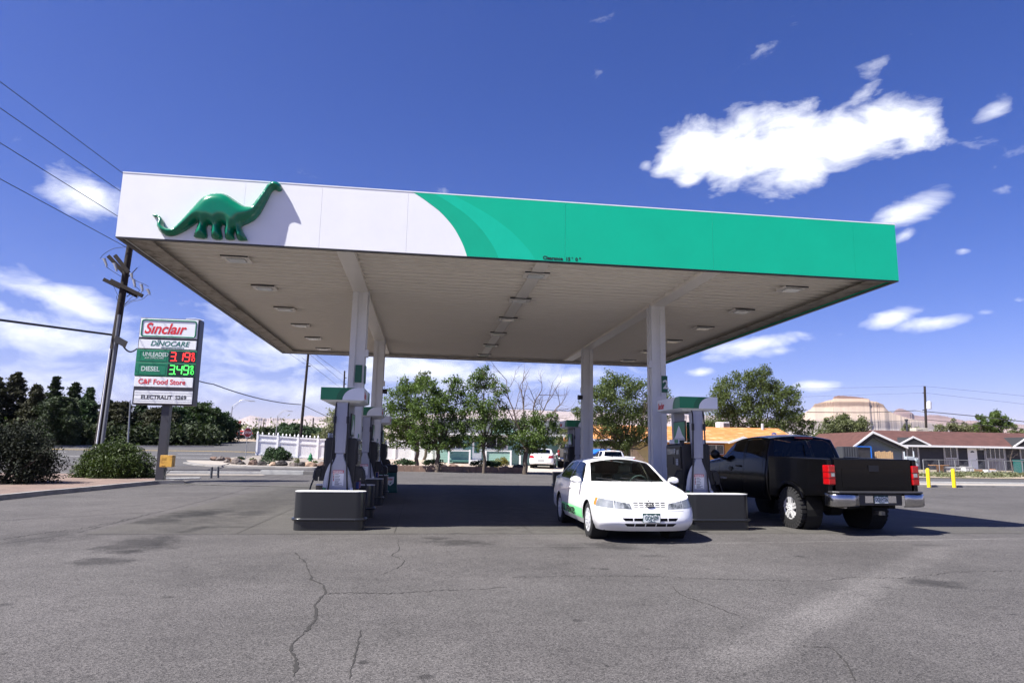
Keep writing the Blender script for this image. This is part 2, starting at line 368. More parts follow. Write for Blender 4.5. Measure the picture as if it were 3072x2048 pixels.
def ribbon(name, pts, w, m, dz, kind='structure', zf=terrain):
    b = MB(); P = [Vector((p[0], p[1])) for p in pts]; vs = []; n = len(P)
    ws = w if isinstance(w, list) else [w]*n
    for i, p in enumerate(P):
        d = (P[min(i+1, n-1)]-P[max(i-1, 0)]).normalized(); q = Vector((-d.y, d.x))*ws[i]/2
        for s in (p-q, p+q): vs.append((s.x, s.y, zf(s.x, s.y)+dz))
    b.add(vs, [(2*i, 2*i+2, 2*i+3, 2*i+1) for i in range(n-1)]); return b.build(name, m, kind=kind)
def lerp2(a, b, n): return [(a[0]+(b[0]-a[0])*i/n, a[1]+(b[1]-a[1])*i/n) for i in range(n+1)]
for Yl, Yr, mm, dash in ((61.6,63,M_YEL_PAINT,0),(61.9,63.3,M_YEL_PAINT,0),(54.0,53.2,M_WHITE_PAINT,0)):
    a = (-70, Yl+(Yl-Yr)*.6); b_ = (-13.2, Yr); ribbon('road_line', lerp2(a, b_, 24), .14, mm, .04)
for k in range(7): 
    x0 = -47+k*5.5; ribbon('road_line', lerp2((x0, 58.2), (x0+2.6, 58.3), 3), .14, M_WHITE_PAINT, .04)
M_CONC = asphalt_mat('concrete', (.074,.070,.064), [pxblob(*a) for a in [(480,1560,70,12,.5),(560,1545,80,9,.5),(610,1535,80,9,.55),(760,1540,50,10,.7),(590,1585,26,10,.55),(700,1580,80,4,.7),(1370,1601,30,4,.6)]]+[(2.1,21,1.1,8,.68),(8.7,21,1.1,8,.68),(-4.3,21,1.0,8,.7),(3.9,14.2,.5,1.0,.6),(8.8,15,.6,1.4,.6)], (), .22, .14, .8)  # long lane ellipses: oil staining that also paints the canopy shade deeper
slab_poly = [(-5.7,12.86),(12.6,12.86),(12.6,29.0),(-5.7,29.0)]
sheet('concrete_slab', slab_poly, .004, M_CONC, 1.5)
M_JOINT = mat('dark_joint', (.035,.032,.03), .9)
for x in (-3.2,-.45,2.1,4.7,7.3,9.9): ribbon('slab_joint', [(x, 12.9), (x, 28.9)], .012, M_JOINT, .008)
for y in (16.5, 20.2, 24): ribbon('slab_joint', [(-5.68, y), (12.5, y)], .012, M_JOINT, .0085)
ribbon('slab_joint', [(-5.72, 12.845), (12.6, 12.845)], .022, M_JOINT, .0045)
# cracks in the asphalt
M_CRACK = mat('crack_dark', (.026,.024,.022), 1.0)
rc = random.Random(5)
def crack(pts, w, seed=1, jag=9):
    rr = random.Random(seed); P = []; Wd = []
    for (a, b), (c, d) in zip(pts[:-1], pts[1:]):
        k = max(2, int(math.hypot(c-a, d-b)/7))
        for i in range(k):
            t = i/k; P.append(gflat(a+(c-a)*t+rr.uniform(-jag, jag)*.5, b+(d-b)*t+rr.uniform(-2, 2))); Wd.append(w*.85*rr.uniform(.2, 1.5))
    P.append(gflat(*pts[-1])); Wd.append(w*.3)
    ribbon('asphalt_crack', P, Wd, M_CRACK, .003, zf=lambda x, y: 0)
z5 = lambda L: [(x/1.5313, 1440+y/1.5313) for x, y in L]
z6 = lambda L: [(1536+x/1.5313, 1440+y/1.5313) for x, y in L]
crack(z5([(1360,330),(1395,375),(1420,410),(1430,455),(1490,480),(1495,520),(1445,570),(1450,640),(1400,700),(1345,750),(1340,790),(1365,840),(1350,900)]), .030, 1)
crack(z5([(1500,520),(1640,515),(1760,520),(1900,515),(2060,505),(2200,500),(2330,490)]), .018, 2, 4)
crack(z5([(1830,265),(1835,320),(1800,345),(1860,370),(1830,400),(1760,430)]), .014, 3, 5)
crack(z5([(1660,690),(1640,760),(1620,840),(1605,910)]), .016, 4, 6)
crack(z6([(0,445),(240,440),(520,438),(760,445),(1000,455),(1300,462),(1440,462),(1560,445),(1800,450),(2050,420),(2340,415)]), .016, 5, 4)
crack(z6([(735,485),(770,525),(900,570),(1050,625)]), .012, 6, 5)
crack(z6([(1340,760),(1470,770),(1530,830),(1580,920)]), .014, 7, 6)
crack(z5([(20,270),(180,245),(360,225),(560,185),(700,150)]), .03, 8, 4)
# ------------------------------------------------------------------ canopy
M_FWHITE = mat('white_fascia_panel', (.82,.82,.82), .35, var=.03, vs=2)
M_GREEN = mat('green_fascia_film', (.001,.44,.25), .35, var=.05, vs=1.2)
M_GREEN_D = mat('deep_green_band', (.001,.40,.225), .35, var=.04)
M_GREEN_L = mat('light_green_band', (.003,.49,.30), .35, var=.04)
M_SOFFIT = mat('soffit_steel', (.80,.75,.67), .45, var=.02, vs=2)
M_COLUMN = mat('white_painted_steel', (.66,.67,.68), .4, var=.05, vs=3)
M_GRIME = mat('grimy_flashing', (.34,.30,.25), .7, var=.3, vs=5, col2=(.12,.10,.07), c2s=3, c2lo=.5, c2hi=.7)
M_DARK = mat('dark_steel', (.03,.03,.033), .45, var=.2)
M_DINO = mat('glossy_green_plastic', (.001,.165,.082), .2, var=.05, coat=.25)
CX0, CY0, CW, CD, HB, FH = -5.667, 12.68, 15.4975, 15.014, 5.26, 1.222
can = thing('gas_station_canopy', 'large flat gas station canopy with white and green fascia on four white columns', 'canopy', (CX0-HB*.0054, CY0, 0))
can.rotation_euler = (0, .0054, 0)
loc = lambda p: (p[0]-CX0, p[2])
def fpx(px, py): p = at(px, py, CY0); return (p.x-CX0, p.z+.0054*(p.x-CX0))
seams = [0]+[fpx(x, 650)[0] for x in (729,962,1222,1695,2135,2555)]+[CW]
b = MB()
for i in range(7): b.bx(seams[i]+(.0015 if i else 0), seams[i+1]-(.0015 if i < 6 else 0), 0, .08, HB, HB+FH)
b.build('front_fascia', M_FWHITE, can)
def swoosh(name, bound, m, dy, right):
    pts = [(x, min(max(z, HB), HB+FH)) for x, z in bound]
    pts[0] = (pts[0][0], HB+FH); pts[-1] = (pts[-1][0], HB)
    bb = MB()
    for i in range(7):                                    # split at the panel seams
        a, c = seams[i]+.0015, seams[i+1]-.0015
        hi = [min(max(p[0], a), c) for p in pts]
        r = [min(max(x, a), c) for x in (right if isinstance(right, list) else [right]*len(pts))]
        P = [(h, p[1]) for h, p in zip(hi, pts)]; Q = [(x, p[1]) for x, p in zip(r, pts)]
        for j in range(len(pts)-1):
            (x0, z0), (x1, z1) = P[j], P[j+1]; (u0, _), (u1, _) = Q[j], Q[j+1]
            if max(u0-x0, u1-x1) < 1e-4: continue
            y = -dy
            bb.add([(x0,y,z0),(u0,y,z0),(u1,y,z1),(x1,y,z1),(x0,.0005,z0),(u0,.0005,z0),(u1,.0005,z1),(x1,.0005,z1)],[(0,3,2,1),(0,1,5,4),(2,3,7,6),(0,4,7,3),(1,2,6,5)])
    return bb.build(name, m, can)
z7 = lambda L: [fpx(1200+a/6.82, 560+c/6.82) for a, c in L]
c1 = catmull([(*p, 0) for p in z7([(230,92),(430,220),(610,350),(790,490),(920,620),(1040,760),(1130,890),(1220,1050),(1300,1220),(1370,1418)])], 4)
c1 = [(p.x, p.z if False else p.y) for p in c1]
def shift(d0, d1): return [x + d0 + (d1-d0)*i/(len(c1)-1) for i, (x, z) in enumerate(c1)]
b2 = [(x, z) for x, z in zip(shift(.40,.62), [p[1] for p in c1])]
b3 = [(x, z) for x, z in zip(shift(.74,1.35), [p[1] for p in c1])]
swoosh('deep_green_band', c1, M_GREEN_D, .004, [p[0] for p in b2])
swoosh('light_green_band', b2, M_GREEN_L, .004, [p[0] for p in b3])
swoosh('green_panel_film', b3, M_GREEN, .004, CW)
b = MB(); b.bx(.0, .08, .0805, CD-.08, HB, HB+FH); b.build('side_fascia', M_FWHITE, can)
b = MB(); b.bx(CW-.08, CW, .0805, CD-.08, HB, HB+FH); b.build('side_fascia', M_GREEN, can)
b = MB(); b.bx(0, CW, CD-.0795, CD, HB, HB+FH); b.build('rear_fascia', M_FWHITE, can)
b = MB()                                                  # bright cap along the top, dark drip edge below
b.bx(-.003, CW+.003, -.006, .1, HB+FH+.001, HB+FH+.022); b.bx(-.012, .1, .101, CD, HB+FH+.001, HB+FH+.02); b.bx(CW-.1, CW+.012, .101, CD, HB+FH+.001, HB+FH+.02)
b.build('cap_flashing', M_FWHITE, can)
b = MB(); b.bx(.0, CW, .003, .085, HB-.022, HB-.001); b.bx(.0, .085, .086, CD-.09, HB-.022, HB-.001); b.bx(CW-.085, CW, .086, CD-.09, HB-.022, HB-.001); b.bx(0, CW, CD-.085, CD-.003, HB-.022, HB-.001)
b.build('drip_edge', M_DARK, can)
b = MB(); b.bx(.086, .50, .10, CD-.10, HB+.03, HB+.05); b.bx(CW-.50, CW-.086, .10, CD-.10, HB+.03, HB+.05); b.bx(.51, CW-.51, CD-.34, CD-.10, HB+.03, HB+.05)
b.build('gutter', M_GRIME, can)
SZ = HB+.16                                               # soffit deck: rolled pans, one groove every 0.3 m
b = MB(); prof = []; y = .09
while y < CD-.2:
    prof += [(y, SZ), (y+.243, SZ+.012), (y+.245, SZ-.05), (y+.29, SZ-.045), (y+.2985, SZ)]; y += .30
vs = []; fs = []
for (yy, zz) in prof: vs += [(.09, yy, zz), (CW-.09, yy, zz)]
for i in range(len(prof)-1): fs.append((2*i, 2*i+2, 2*i+3, 2*i+1))
b.add(vs, fs); b.build('soffit', M_SOFFIT, can)
b = MB(); b.bx(.085, CW-.085, .085, CD-.085, HB+.75, HB+.8); b.build('roof_deck', M_GRIME, can)
COLX = (-1.62-CX0, 5.90-CX0); COLY = (16.62-CY0, 24.1-CY0)
for x in COLX:
    b = MB(); b.bx(x-.18, x+.18, .09, CD-.09, HB+.06, HB+.155); b.build('roof_beam', M_SOFFIT, can, bevel=.01)
b = MB(); b.bx(2.33-CX0-.14, 2.33-CX0+.14, .09, CD-.09, SZ-.055, SZ-.036); b.build('ceiling_strip', M_SOFFIT, can)
M_NUM = mat('dark_green_sign', (.005,.10,.05), .4); M_TXTW = mat('white_lettering', (.75,.76,.76), .5, var=.02)
for ix, x in enumerate(COLX):
    for iy, y in enumerate(COLY):
        b = MB(); w = .185; r = .05
        poly = [(-w,-w),(-r,-w),(-r,-w+.035),(r,-w+.035),(r,-w),(w,-w),(w,-r),(w-.035,-r),(w-.035,r),(w,r),(w,w),(r,w),(r,w-.035),(-r,w-.035),(-r,w),(-w,w),(-w,r),(-w+.035,r),(-w+.035,-r),(-w,-r)]
        b.prism(poly, (x, y, -.02), (1,0,0), (0,1,0), (0,0,HB+.08)); c = b.build('column', M_COLUMN, can)
        b = MB(); b.tube([(x+(.20 if ix == 0 else -.2), y-.12, HB+.1), (x+(.20 if ix == 0 else -.2), y-.12, 3.9)], .018); b.bx(x+(.185 if ix == 0 else -.26), x+(.26 if ix == 0 else -.185), y-.18, y-.06, 3.72, 3.9); b.build('conduit', M_COLUMN, c)
        if iy == 1:
            b = MB(); sx = .23 if ix == 0 else -.23
            b.cyl((x+sx*.8, y-.05, 3.55), (x+sx*1.5, y-.05, 3.55), .075, .09, 14); b.build('loudspeaker', M_DARK, c)
        b = MB(); b.bx(x-.09, x+.12, y-.20, y-.186, 2.75, 3.0); b.build('notice_plate', M_COLUMN, c)
        if iy == 0:
            s = 1
            b = MB(); b.bx(x+.19, x+.215, y-.20, y+.12, 3.10, 3.52); pn = b.build('number_sign', M_NUM, c)
            b = MB(); b.bx(x-.02, x+.14, y-.215, y-.195, 3.10, 3.52) if ix == 0 else b.bx(x+.06, x+.21, y-.215, y-.195, 3.10, 3.52); pf = b.build('number_sign', M_NUM, c)
            if ix == 1: text('number', '2', .30, (x+.085, y-.2165, 3.2), (1,0,0), (0,0,1), M_TXTW, pf, bold=.008, ext=.002)
M_LENS = mat('lamp_lens', (.55,.57,.56), .15, var=.05)
for X in (-3.94, 2.33, 8.29):
    for k in range(6):
        x, y = X-CX0, 14.2+2.52*k-CY0; zb = SZ-.075 if X != 2.33 else SZ-.075; zt = zb+.038
        b = MB(); b.prism([(-.27,-.25),(.27,-.25),(.27,.19),(.21,.25),(-.21,.25),(-.27,.19)], (x, y, zb), (1,0,0), (0,1,0), (0,0,.037)); f = b.build('ceiling_light', M_SOFFIT, can)
        b = MB(); b.bx(x-.272, x+.272, y-.262, y-.2505, zb-.002, zb+.03); b.build('gasket', M_DARK, f)
        b = MB(); b.prism([(-.18,-.15),(.18,-.15),(.18,.10),(.14,.15),(-.14,.15),(-.18,.10)], (x, y, zb-.022), (1,0,0), (0,1,0), (0,0,.021)); b.build('lens', M_LENS, f, bevel=.006)
text('clearance_text', "Clearance  15 '  0 \"", .098, (2.22-CX0, -.006, 5.285-.0), (1,0,0), (0,0,1), mat('black_lettering', (.012,.012,.012), .5), can, bold=.003, ext=.002)
# the green sauropod relief
z1 = lambda L: [fpx(300+a/3.0157, 480+c/3.0157) for a, c in L]
OUT = z1([(487,505),(520,503),(555,522),(578,560),(588,605),(620,628),(655,632),(690,617),(760,545),(830,468),(900,388),(950,345),(1010,322),(1080,315),(1140,322),(1190,347),(1250,388),(1310,424),(1350,434),(1380,425),(1420,375),(1470,310),(1510,250),(1545,216),(1585,206),(1625,220),(1647,252),(1642,280),(1612,288),(1580,276),(1552,298),(1525,350),(1490,420),(1450,490),(1400,545),(1340,580),(1288,606),(1300,655),(1335,720),(1325,732),(1255,730),(1236,680),(1229,640),(1214,685),(1222,722),(1145,722),(1134,655),(1138,606),(1112,592),(1100,625),(1110,718),(1022,715),(1014,655),(1016,612),(985,592),(968,620),(970,710),(865,705),(862,680),(890,620),(902,575),(880,572),(800,628),(720,672),(650,692),(590,684),(548,652),(528,600),(540,552),(520,522),(490,516)])
OC = [(p.x, p.y) for p in catmull([(*p, 0) for p in OUT], 3, True)]
vs, fs = fillpoly(OC, .02)
oa = np.array(OC); ob = np.roll(oa, -1, 0)
def pdist(P):
    d = ob-oa; t = np.clip(((P-oa)*d).sum(1)/np.maximum((d*d).sum(1), 1e-12), 0, 1); return np.sqrt((((oa+d*t[:,None])-P)**2).sum(1)).min()
b = MB(); vv = []
rim = len([1 for v in vs if pdist(np.array(v)) < 1e-4])
D = [pdist(np.array(v)) for v in vs]
for v, d in zip(vs, D):
    t = min(1, d/.20); vv.append((v[0], -.055-.20*math.sqrt(max(0, 1-(1-t)**2)), v[1]))
nbr = {}
for f in fs:
    for i in range(len(f)): nbr.setdefault(f[i], set()).update(f)
ys_ = [v[1] for v in vv]
for _ in range(6):
    ys_ = [y_ if D[i] < 1e-4 else .5*y_+.5*sum(ys_[j] for j in nbr.get(i, [i]))/len(nbr.get(i, [i])) for i, y_ in enumerate(ys_)]
vv = [(v[0], y_, v[2]) for v, y_ in zip(vv, ys_)]
F = []
for f in fs:
    a, c, e = [Vector(vv[i]) for i in f[:3]]
    F.append(tuple(f) if (c-a).cross(e-a).y < 0 else tuple(reversed(f)))
b.add(vv, F)
edges = {}
for f in F:
    for i in range(len(f)):
        k = (f[i], f[(i+1) % len(f)]); edges[k] = 1
for (i, j) in list(edges):
    if (j, i) not in edges:
        p, q = vv[i], vv[j]; b.add([p, q, (q[0], -.0, q[2]), (p[0], -.0, p[2])], [(1,0,3,2)])
dn = b.build('dinosaur_emblem', M_DINO, can, smooth=70); dn['label'] = 'glossy green sauropod relief'
# ------------------------------------------------------------------ fuel dispensers
M_PBODY = mat('black_pump_plastic', (.007,.007,.009), .4, var=.15)
M_PGREY = mat('silver_grey_pump_panel', (.36,.37,.42), .38, var=.05, metal=.15)
M_PGREY2 = mat('pale_pump_trim', (.50,.52,.56), .4, var=.05)
M_PWHITE = mat('white_pump_panel', (.74,.76,.79), .4, var=.04)
M_PGREEN = mat('pump_green', (.006,.20,.08), .35, var=.05)
M_PGREEND = mat('pump_deep_green', (.004,.13,.05), .35, var=.05)
M_LABEL = mat('white_label', (.78,.78,.78), .5, var=.02); M_RED = mat('label_red', (.55,.03,.03), .5, var=.05)
M_BLK = mat('black_lettering', (.012,.012,.012), .5)
M_RUB = mat('black_rubber', (.012,.012,.012), .55)
M_SCREEN = mat('lcd_screen', (.16,.19,.20), .2, var=.05); M_BLUE = mat('blue_button', (.03,.06,.28), .4); M_CHROME = mat('bright_chrome', (.75,.75,.76), .12, metal=1, var=.03)
M_SINRED = mat('red_sign_lettering', (.60,.025,.03), .4, var=.05)
BOT = [(0.075,1.42),(0.078,1.36),(0.10,1.29),(0.14,1.2),(0.19,1.08),(0.235,.94),(0.265,.8),(0.285,.66),(0.29,.5),(0.29,.04)]
def make_pump(full=True):
    t = thing('fuel_dispenser', 'x', 'fuel pump')
    b = MB(); b.prism([(-.30,.05),(.30,.05),(.315,1.70),(.27,1.735),(-.27,1.735),(-.315,1.70)], (0,.16,0), (1,0,0), (0,0,1), (0,.98,0)); b.build('cabinet', M_PBODY, t, bevel=.02)
    for e in (0, 1):
        y0 = .0 if e == 0 else 1.30; s = 1 if e == 0 else -1
        b = MB(); L = BOT; poly = [(-x, z) for x, z in L] + [(x, z) for x, z in reversed(L)]
        b.prism(poly, (0, y0+s*.02, 0), (1,0,0), (0,0,1), (0, s*.135, 0)); p = b.build('end_panel', M_PGREY, t, bevel=.018)
        b = MB(); b.prism([(-.10,1.425),(.10,1.425),(.125,2.44),(-.125,2.44)], (0, y0+s*.02, 0), (1,0,0), (0,0,1), (0, s*.19, 0))
        for x in (-.045,.045): b.bx(x-.006, x+.006, y0+s*.018-.002, y0+s*.018+.002, 1.43, 2.43)
        b.build('support_post', M_PGREY, t, bevel=.012)
        b = MB(); yy = y0-s*.004; a, c = sorted((yy, yy+s*.028))
        b.bx(-.292,-.235,a,c,.04,.74,0); b.bx(.235,.292,a,c,.04,.74,1)
        b.build('corner_stripe', [M_PGREEN, M_PWHITE], p)
        b = MB(); q = catmull([(-.30,0,.75),(-.27,0,.98),(-.21,0,1.17),(-.13,0,1.30)], 4); q2 = catmull([(-.235,0,.75),(-.215,0,.95),(-.175,0,1.1),(-.13,0,1.29)], 4)
        b.prism([(v.x, v.z) for v in q]+[(v.x, v.z) for v in reversed(q2)], (0, y0+s*.016, 0), (1,0,0), (0,0,1), (0, s*.03, 0)); b.build('side_fin', M_PGREY2, p)
        if e == 0 or full:
            b = MB(); a, c = sorted((y0+s*.0145, y0+s*.0185)); b.bx(-.115,.10,a,c,.78,1.03,0); b.bx(-.115,.10,a,c,1.032,1.085,1)
            rr = random.Random(3); k = 0
            for z in (1.005,.975,.945,.915,.885):
                a2, c2 = sorted((y0+s*.0125, y0+s*.015)); b.bx(-.105,-.083,a2,c2,z-.009,z+.012,2 if k % 2 else 1); b.bx(-.07,-.07+.05+rr.random()*.09,a2,c2,z-.004,z+.005,2); k += 1
            for z in (.868,.852,.838,.822,.808,.797):
                a2, c2 = sorted((y0+s*.0125, y0+s*.015)); b.bx(-.07,.0+rr.random()*.08,a2,c2,z-.003,z+.003,2)
            lb = b.build('warning_label', [M_LABEL, M_RED, M_BLK], p)
            text('warning_text', 'WARNING', .045, (-.108, y0+s*.012, 1.042) if e == 0 else (.108, y0+s*.012, 1.042), (s,0,0), (0,0,1), M_TXTW, lb, bold=.002, ext=.001, sx=.9)
    # topper: chamfered underside, white with a green swoosh wrapped on the corners
    x, a, c, z0, z1, h = .43, -.06, 1.36, 2.44, 2.49, 2.74
    b = MB(); b.add([(-x+.12,a+.12,z0),(x-.12,a+.12,z0),(x-.12,c-.12,z0),(-x+.12,c-.12,z0),(-x,a,z1),(x,a,z1),(x,c,z1),(-x,c,z1),(-x,a,h),(x,a,h),(x,c,h),(-x,c,h)],
        [(0,3,2,1),(0,1,5,4),(1,2,6,5),(2,3,7,6),(3,0,4,7),(4,5,9,8),(5,6,10,9),(6,7,11,10),(7,4,8,11),(8,9,10,11)]); tp = b.build('topper', M_PWHITE, t)
    def arc(w0, w1): return [(w0+(w1-w0)*math.sin(i/8*math.pi/2), z1+.0+(h-z1)*(1-math.cos(i/8*math.pi/2))) for i in range(9)]
    for e in (0, 1):
        b = MB(); s = 1 if e == 0 else -1; y = a-.003 if e == 0 else c+.003
        def P(u): return u*s
        g1 = [(-x-.003, z1), (-.12, z1)] + [(-.12+.20*(1-math.cos(i/8*math.pi/2)), z1+(h-z1)*math.sin(i/8*math.pi/2)) for i in range(1, 9)] + [(-x-.003, h)]
        g2 = [(-.12, z1), (.0, z1)] + [(.0+.30*(1-math.cos(i/8*math.pi/2)), z1+(h-z1)*math.sin(i/8*math.pi/2)) for i in range(1, 9)] + [(.08, h)] + [(-.12+.20*(1-math.cos(i/8*math.pi/2)), z1+(h-z1)*math.sin(i/8*math.pi/2)) for i in range(7, 0, -1)]
        b.prism([(P(u), v) for u, v in g1], (0, y, 0), (1,0,0), (0,0,1), (0, .003*s, 0), 0); b.prism([(P(u), v) for u, v in g2], (0, y, 0), (1,0,0), (0,0,1), (0, .003*s, 0), 1)
        b.build('green_swoosh', [M_PGREEN, M_PGREEND], tp)
        b = MB(); X = -x-.003 if e == 0 else x+.003; y0 = a if e == 0 else c; q = s
        g1 = [(0, z1), (.30, z1)] + [(.30-.12*(1-math.cos(i/8*math.pi/2))*1.4, z1+(h-z1)*math.sin(i/8*math.pi/2)) for i in range(1, 9)] + [(0, h)]
        g2 = [(.30, z1), (.42, z1)] + [(.42-.24*(1-math.cos(i/8*math.pi/2)), z1+(h-z1)*math.sin(i/8*math.pi/2)) for i in range(1, 9)] + [(.30-.12*1.4*(1-math.cos(i/8*math.pi/2)), z1+(h-z1)*math.sin(i/8*math.pi/2)) for i in range(8, 0, -1)]
        b.prism([(y0+q*u, v) for u, v in g1], (X, 0, 0), (0,1,0), (0,0,1), (.003*s, 0, 0), 0); b.prism([(y0+q*u, v) for u, v in g2], (X, 0, 0), (0,1,0), (0,0,1), (.003*s, 0, 0), 1)
        b.build('green_swoosh', [M_PGREEN, M_PGREEND], tp)
        text('brand_lettering', 'Sınclaır', .19, (X-.001*s, 1.30 if e == 0 else 0.0, 2.535), (0,-s,0), (0,0,1), M_SINRED, tp, sx=.72, shear=.25, bold=.006, ext=.002)
    # both customer faces
    for s in (-1, 1):
        X = .305*s; fc = MB()
        def fb(y0, y1, z0, z1, d, mi):
            ya, yb = (y0, y1); xa, xb = sorted((X, X+s*d)); fc.bx(xa, xb, ya, yb, z0, z1, mi)
        fb(.22,1.06,1.20,1.68,.035,0); fb(.50,.98,1.50,1.62,.045,1); fb(.28,.44,1.50,1.6,.042,1)
        fb(.62,.90,1.28,1.44,.045,2); fb(.30,.48,1.25,1.42,.045,2)
        fb(.55,.95,.86,1.02,.05,1)
        panel = fc.build('display_panel', [M_PBODY, M_SCREEN, M_DARK], t)
        text('pump_number', '2', .11, (X+s*.048, .52 if s < 0 else .44, 1.55), (0,-1 if s < 0 else 1,0), (0,0,1), M_TXTW, panel, bold=.003, ext=.002)
        fc = MB()
        for i in range(3): fb(.52+.16*i, .65+.16*i, .70, .84, .06, i % 2)
        fc.build('grade_buttons', [M_BLUE, M_RED], t)
        fc = MB()
        for i in range(4):
            for j in range(3): fb(.32+.045*j, .355+.045*j, 1.27+.035*i, 1.295+.035*i, .05, 0)
        fc.build('keypad', [M_PGREY2], t)
        fc = MB(); X0 = X; X = .14*s; fb(.35,1.0,1.80,2.22,.03,1); fb(.36,.99,1.81,1.86,.034,2)
        yv = [(.37,1.86),(.50,1.94),(.62,2.08),(.70,2.14),(.78,2.06),(.88,1.93),(.98,1.86)]
        fc.prism(yv, (X+s*.03,0,0), (0,1,0), (0,0,1), (s*.004,0,0), 0); fb(.33,.35,1.78,2.24,.03,3); fb(1.0,1.02,1.78,2.24,.03,3); fb(.33,1.02,2.22,2.24,.03,3); fb(.33,1.02,1.78,1.80,.03,3)
        fc.build('advert_panel', [M_PWHITE, M_PGREEN, M_PGREY2, M_DARK], t)
        X = X0; fc = MB(); fb(.40,.95,1.737,1.83,-.03,0); fb(.40,.62,1.745,1.825,.004,1); fc.build('card_holder', [M_PWHITE, M_PGREEN], t)
        # nozzle in its boot, hose up to the topper
        b = MB(); x0 = s*.335
        b.obx((x0+s*.02,.22,1.02), (.045,0,0), (0,.05,0), (0,0,.15)); b.tube([(x0+s*.03,.20,1.12),(x0+s*.09,.18,1.14),(x0+s*.14,.16,1.06),(x0+s*.16,.15,.92)], .034, 8); b.obx((x0+s*.09,.18,1.03), (.05,0,.015), (0,.04,0), (-.02*s,0,.09)); b.tube([(x0+s*.10,.18,1.06),(x0+s*.13,.17,.94),(x0+s*.17,.15,.90)], .012, 6)
        b.obx((x0+s*.12,.17,.96), (.03,0,0), (0,.035,0), (0,0,.09)); b.build('nozzle', M_RUB, t, smooth=40)
        b = MB(); yy = .06 if s > 0 else .0
        b.tube(catmull([(x0+s*.16,.15,.93),(x0+s*.22,.12,.72),(x0+s*.235,.06,.48),(x0+s*.16,.0,.24),(x0+s*.02,-.03,.20),(s*.22,-.03,.5),(s*.165,-.025,1.0),(s*.135,-.02,1.8),(s*.125,-.01,2.3),(s*.12,.05,2.46)], 5), .016, 8); b.cyl((s*.13,-.02,2.02), (s*.127,-.016,2.16), .03, .03, 10)
        b.build('hose', M_RUB, t, smooth=50)
    return t
PUMPX = (-1.64, 5.92)
pump0 = make_pump()
PLAB = {(0,0):'grey and black fuel pump behind the front left barrier under the canopy', (0,1):'second fuel pump from the front in the left island row', (0,2):'rearmost fuel pump of the left island, beyond the rear column',
        (1,0):'fuel pump numbered 2 between the white sedan and the black pickup', (1,1):'rear right fuel pump seen left of the rear right column'}
for (i, k), l in PLAB.items():
    p = (PUMPX[i], (14.12, 20.3 if i == 0 else 25.7, 25.45)[k], 0)
    if (i, k) == (0, 0): o = pump0; o.location = p; o['label'] = l
    else: o = dup(pump0, p, label=l)
    o['group'] = 'fuel pumps on the islands'
# ------------------------------------------------------------------ steel island barriers
M_GUARD = mat('dark_grey_gloss_paint', (.013,.014,.016), .32, var=.12, vs=3, coat=.3)
def rrect(w, d, r, n=6, open_back=False):
    P = []
    for cx, cy, a0 in ((w-r, -d+r, -90), (w-r, d-r, 0), (-w+r, d-r, 90), (-w+r, -d+r, 180)):
        for i in range(n+1): a = R(a0+90*i/n); P.append((cx+r*math.cos(a), cy+r*math.sin(a)))
    return P
def make_guard():
    t = thing('island_barrier', 'x', 'barrier')
    b = MB(); b.prism(rrect(.65, .21, .17, 8), (0,0,0), (1,0,0), (0,1,0), (0,0,.70)); b.build('steel_shell', M_GUARD, t, bevel=.008, smooth=40)
    b = MB(); P = [(x*1.0, y, .20) for x, y in rrect(.668, .228, .18, 8)]; b.tube(P+[P[0]], .028, 8); b.build('bumper_pipe', M_GUARD, t, smooth=60)
    b = MB(); b.prism(rrect(.655, .215, .175, 8), (0,0,.7005), (1,0,0), (0,1,0), (0,0,.014)); b.build('top_cap', mat('sunlit_grey_cap', (.55,.55,.54), .45, var=.1), t, smooth=40)  # cap far paler than its shell: sunlight on the top put into colour
    return t
g0 = make_guard()
GL = [(0,13.53,'dark grey steel barrier at the front of the left pump island, fully in view'),(0,16.0,'dark grey barrier just behind the front left fuel pump'),(0,19.5,'dark grey barrier in front of the second left fuel pump'),(0,22.2,'low grey barrier behind the second left fuel pump'),
      (1,13.58,'dark grey barrier between the white sedan and the black pickup'),(1,16.0,'grey barrier behind pump number 2, mostly hidden by the white sedan'),(1,27.9,'grey barrier at the far end of the right island behind the sedan')]
for n, (i, y, l) in enumerate(GL):
    p = (PUMPX[i]+(-.05 if i == 0 else .1), y, .004)
    if n == 0: o = g0; o.location = p; o['label'] = l
    else: o = dup(g0, p, label=l)
    o['group'] = 'steel barriers on the pump islands'
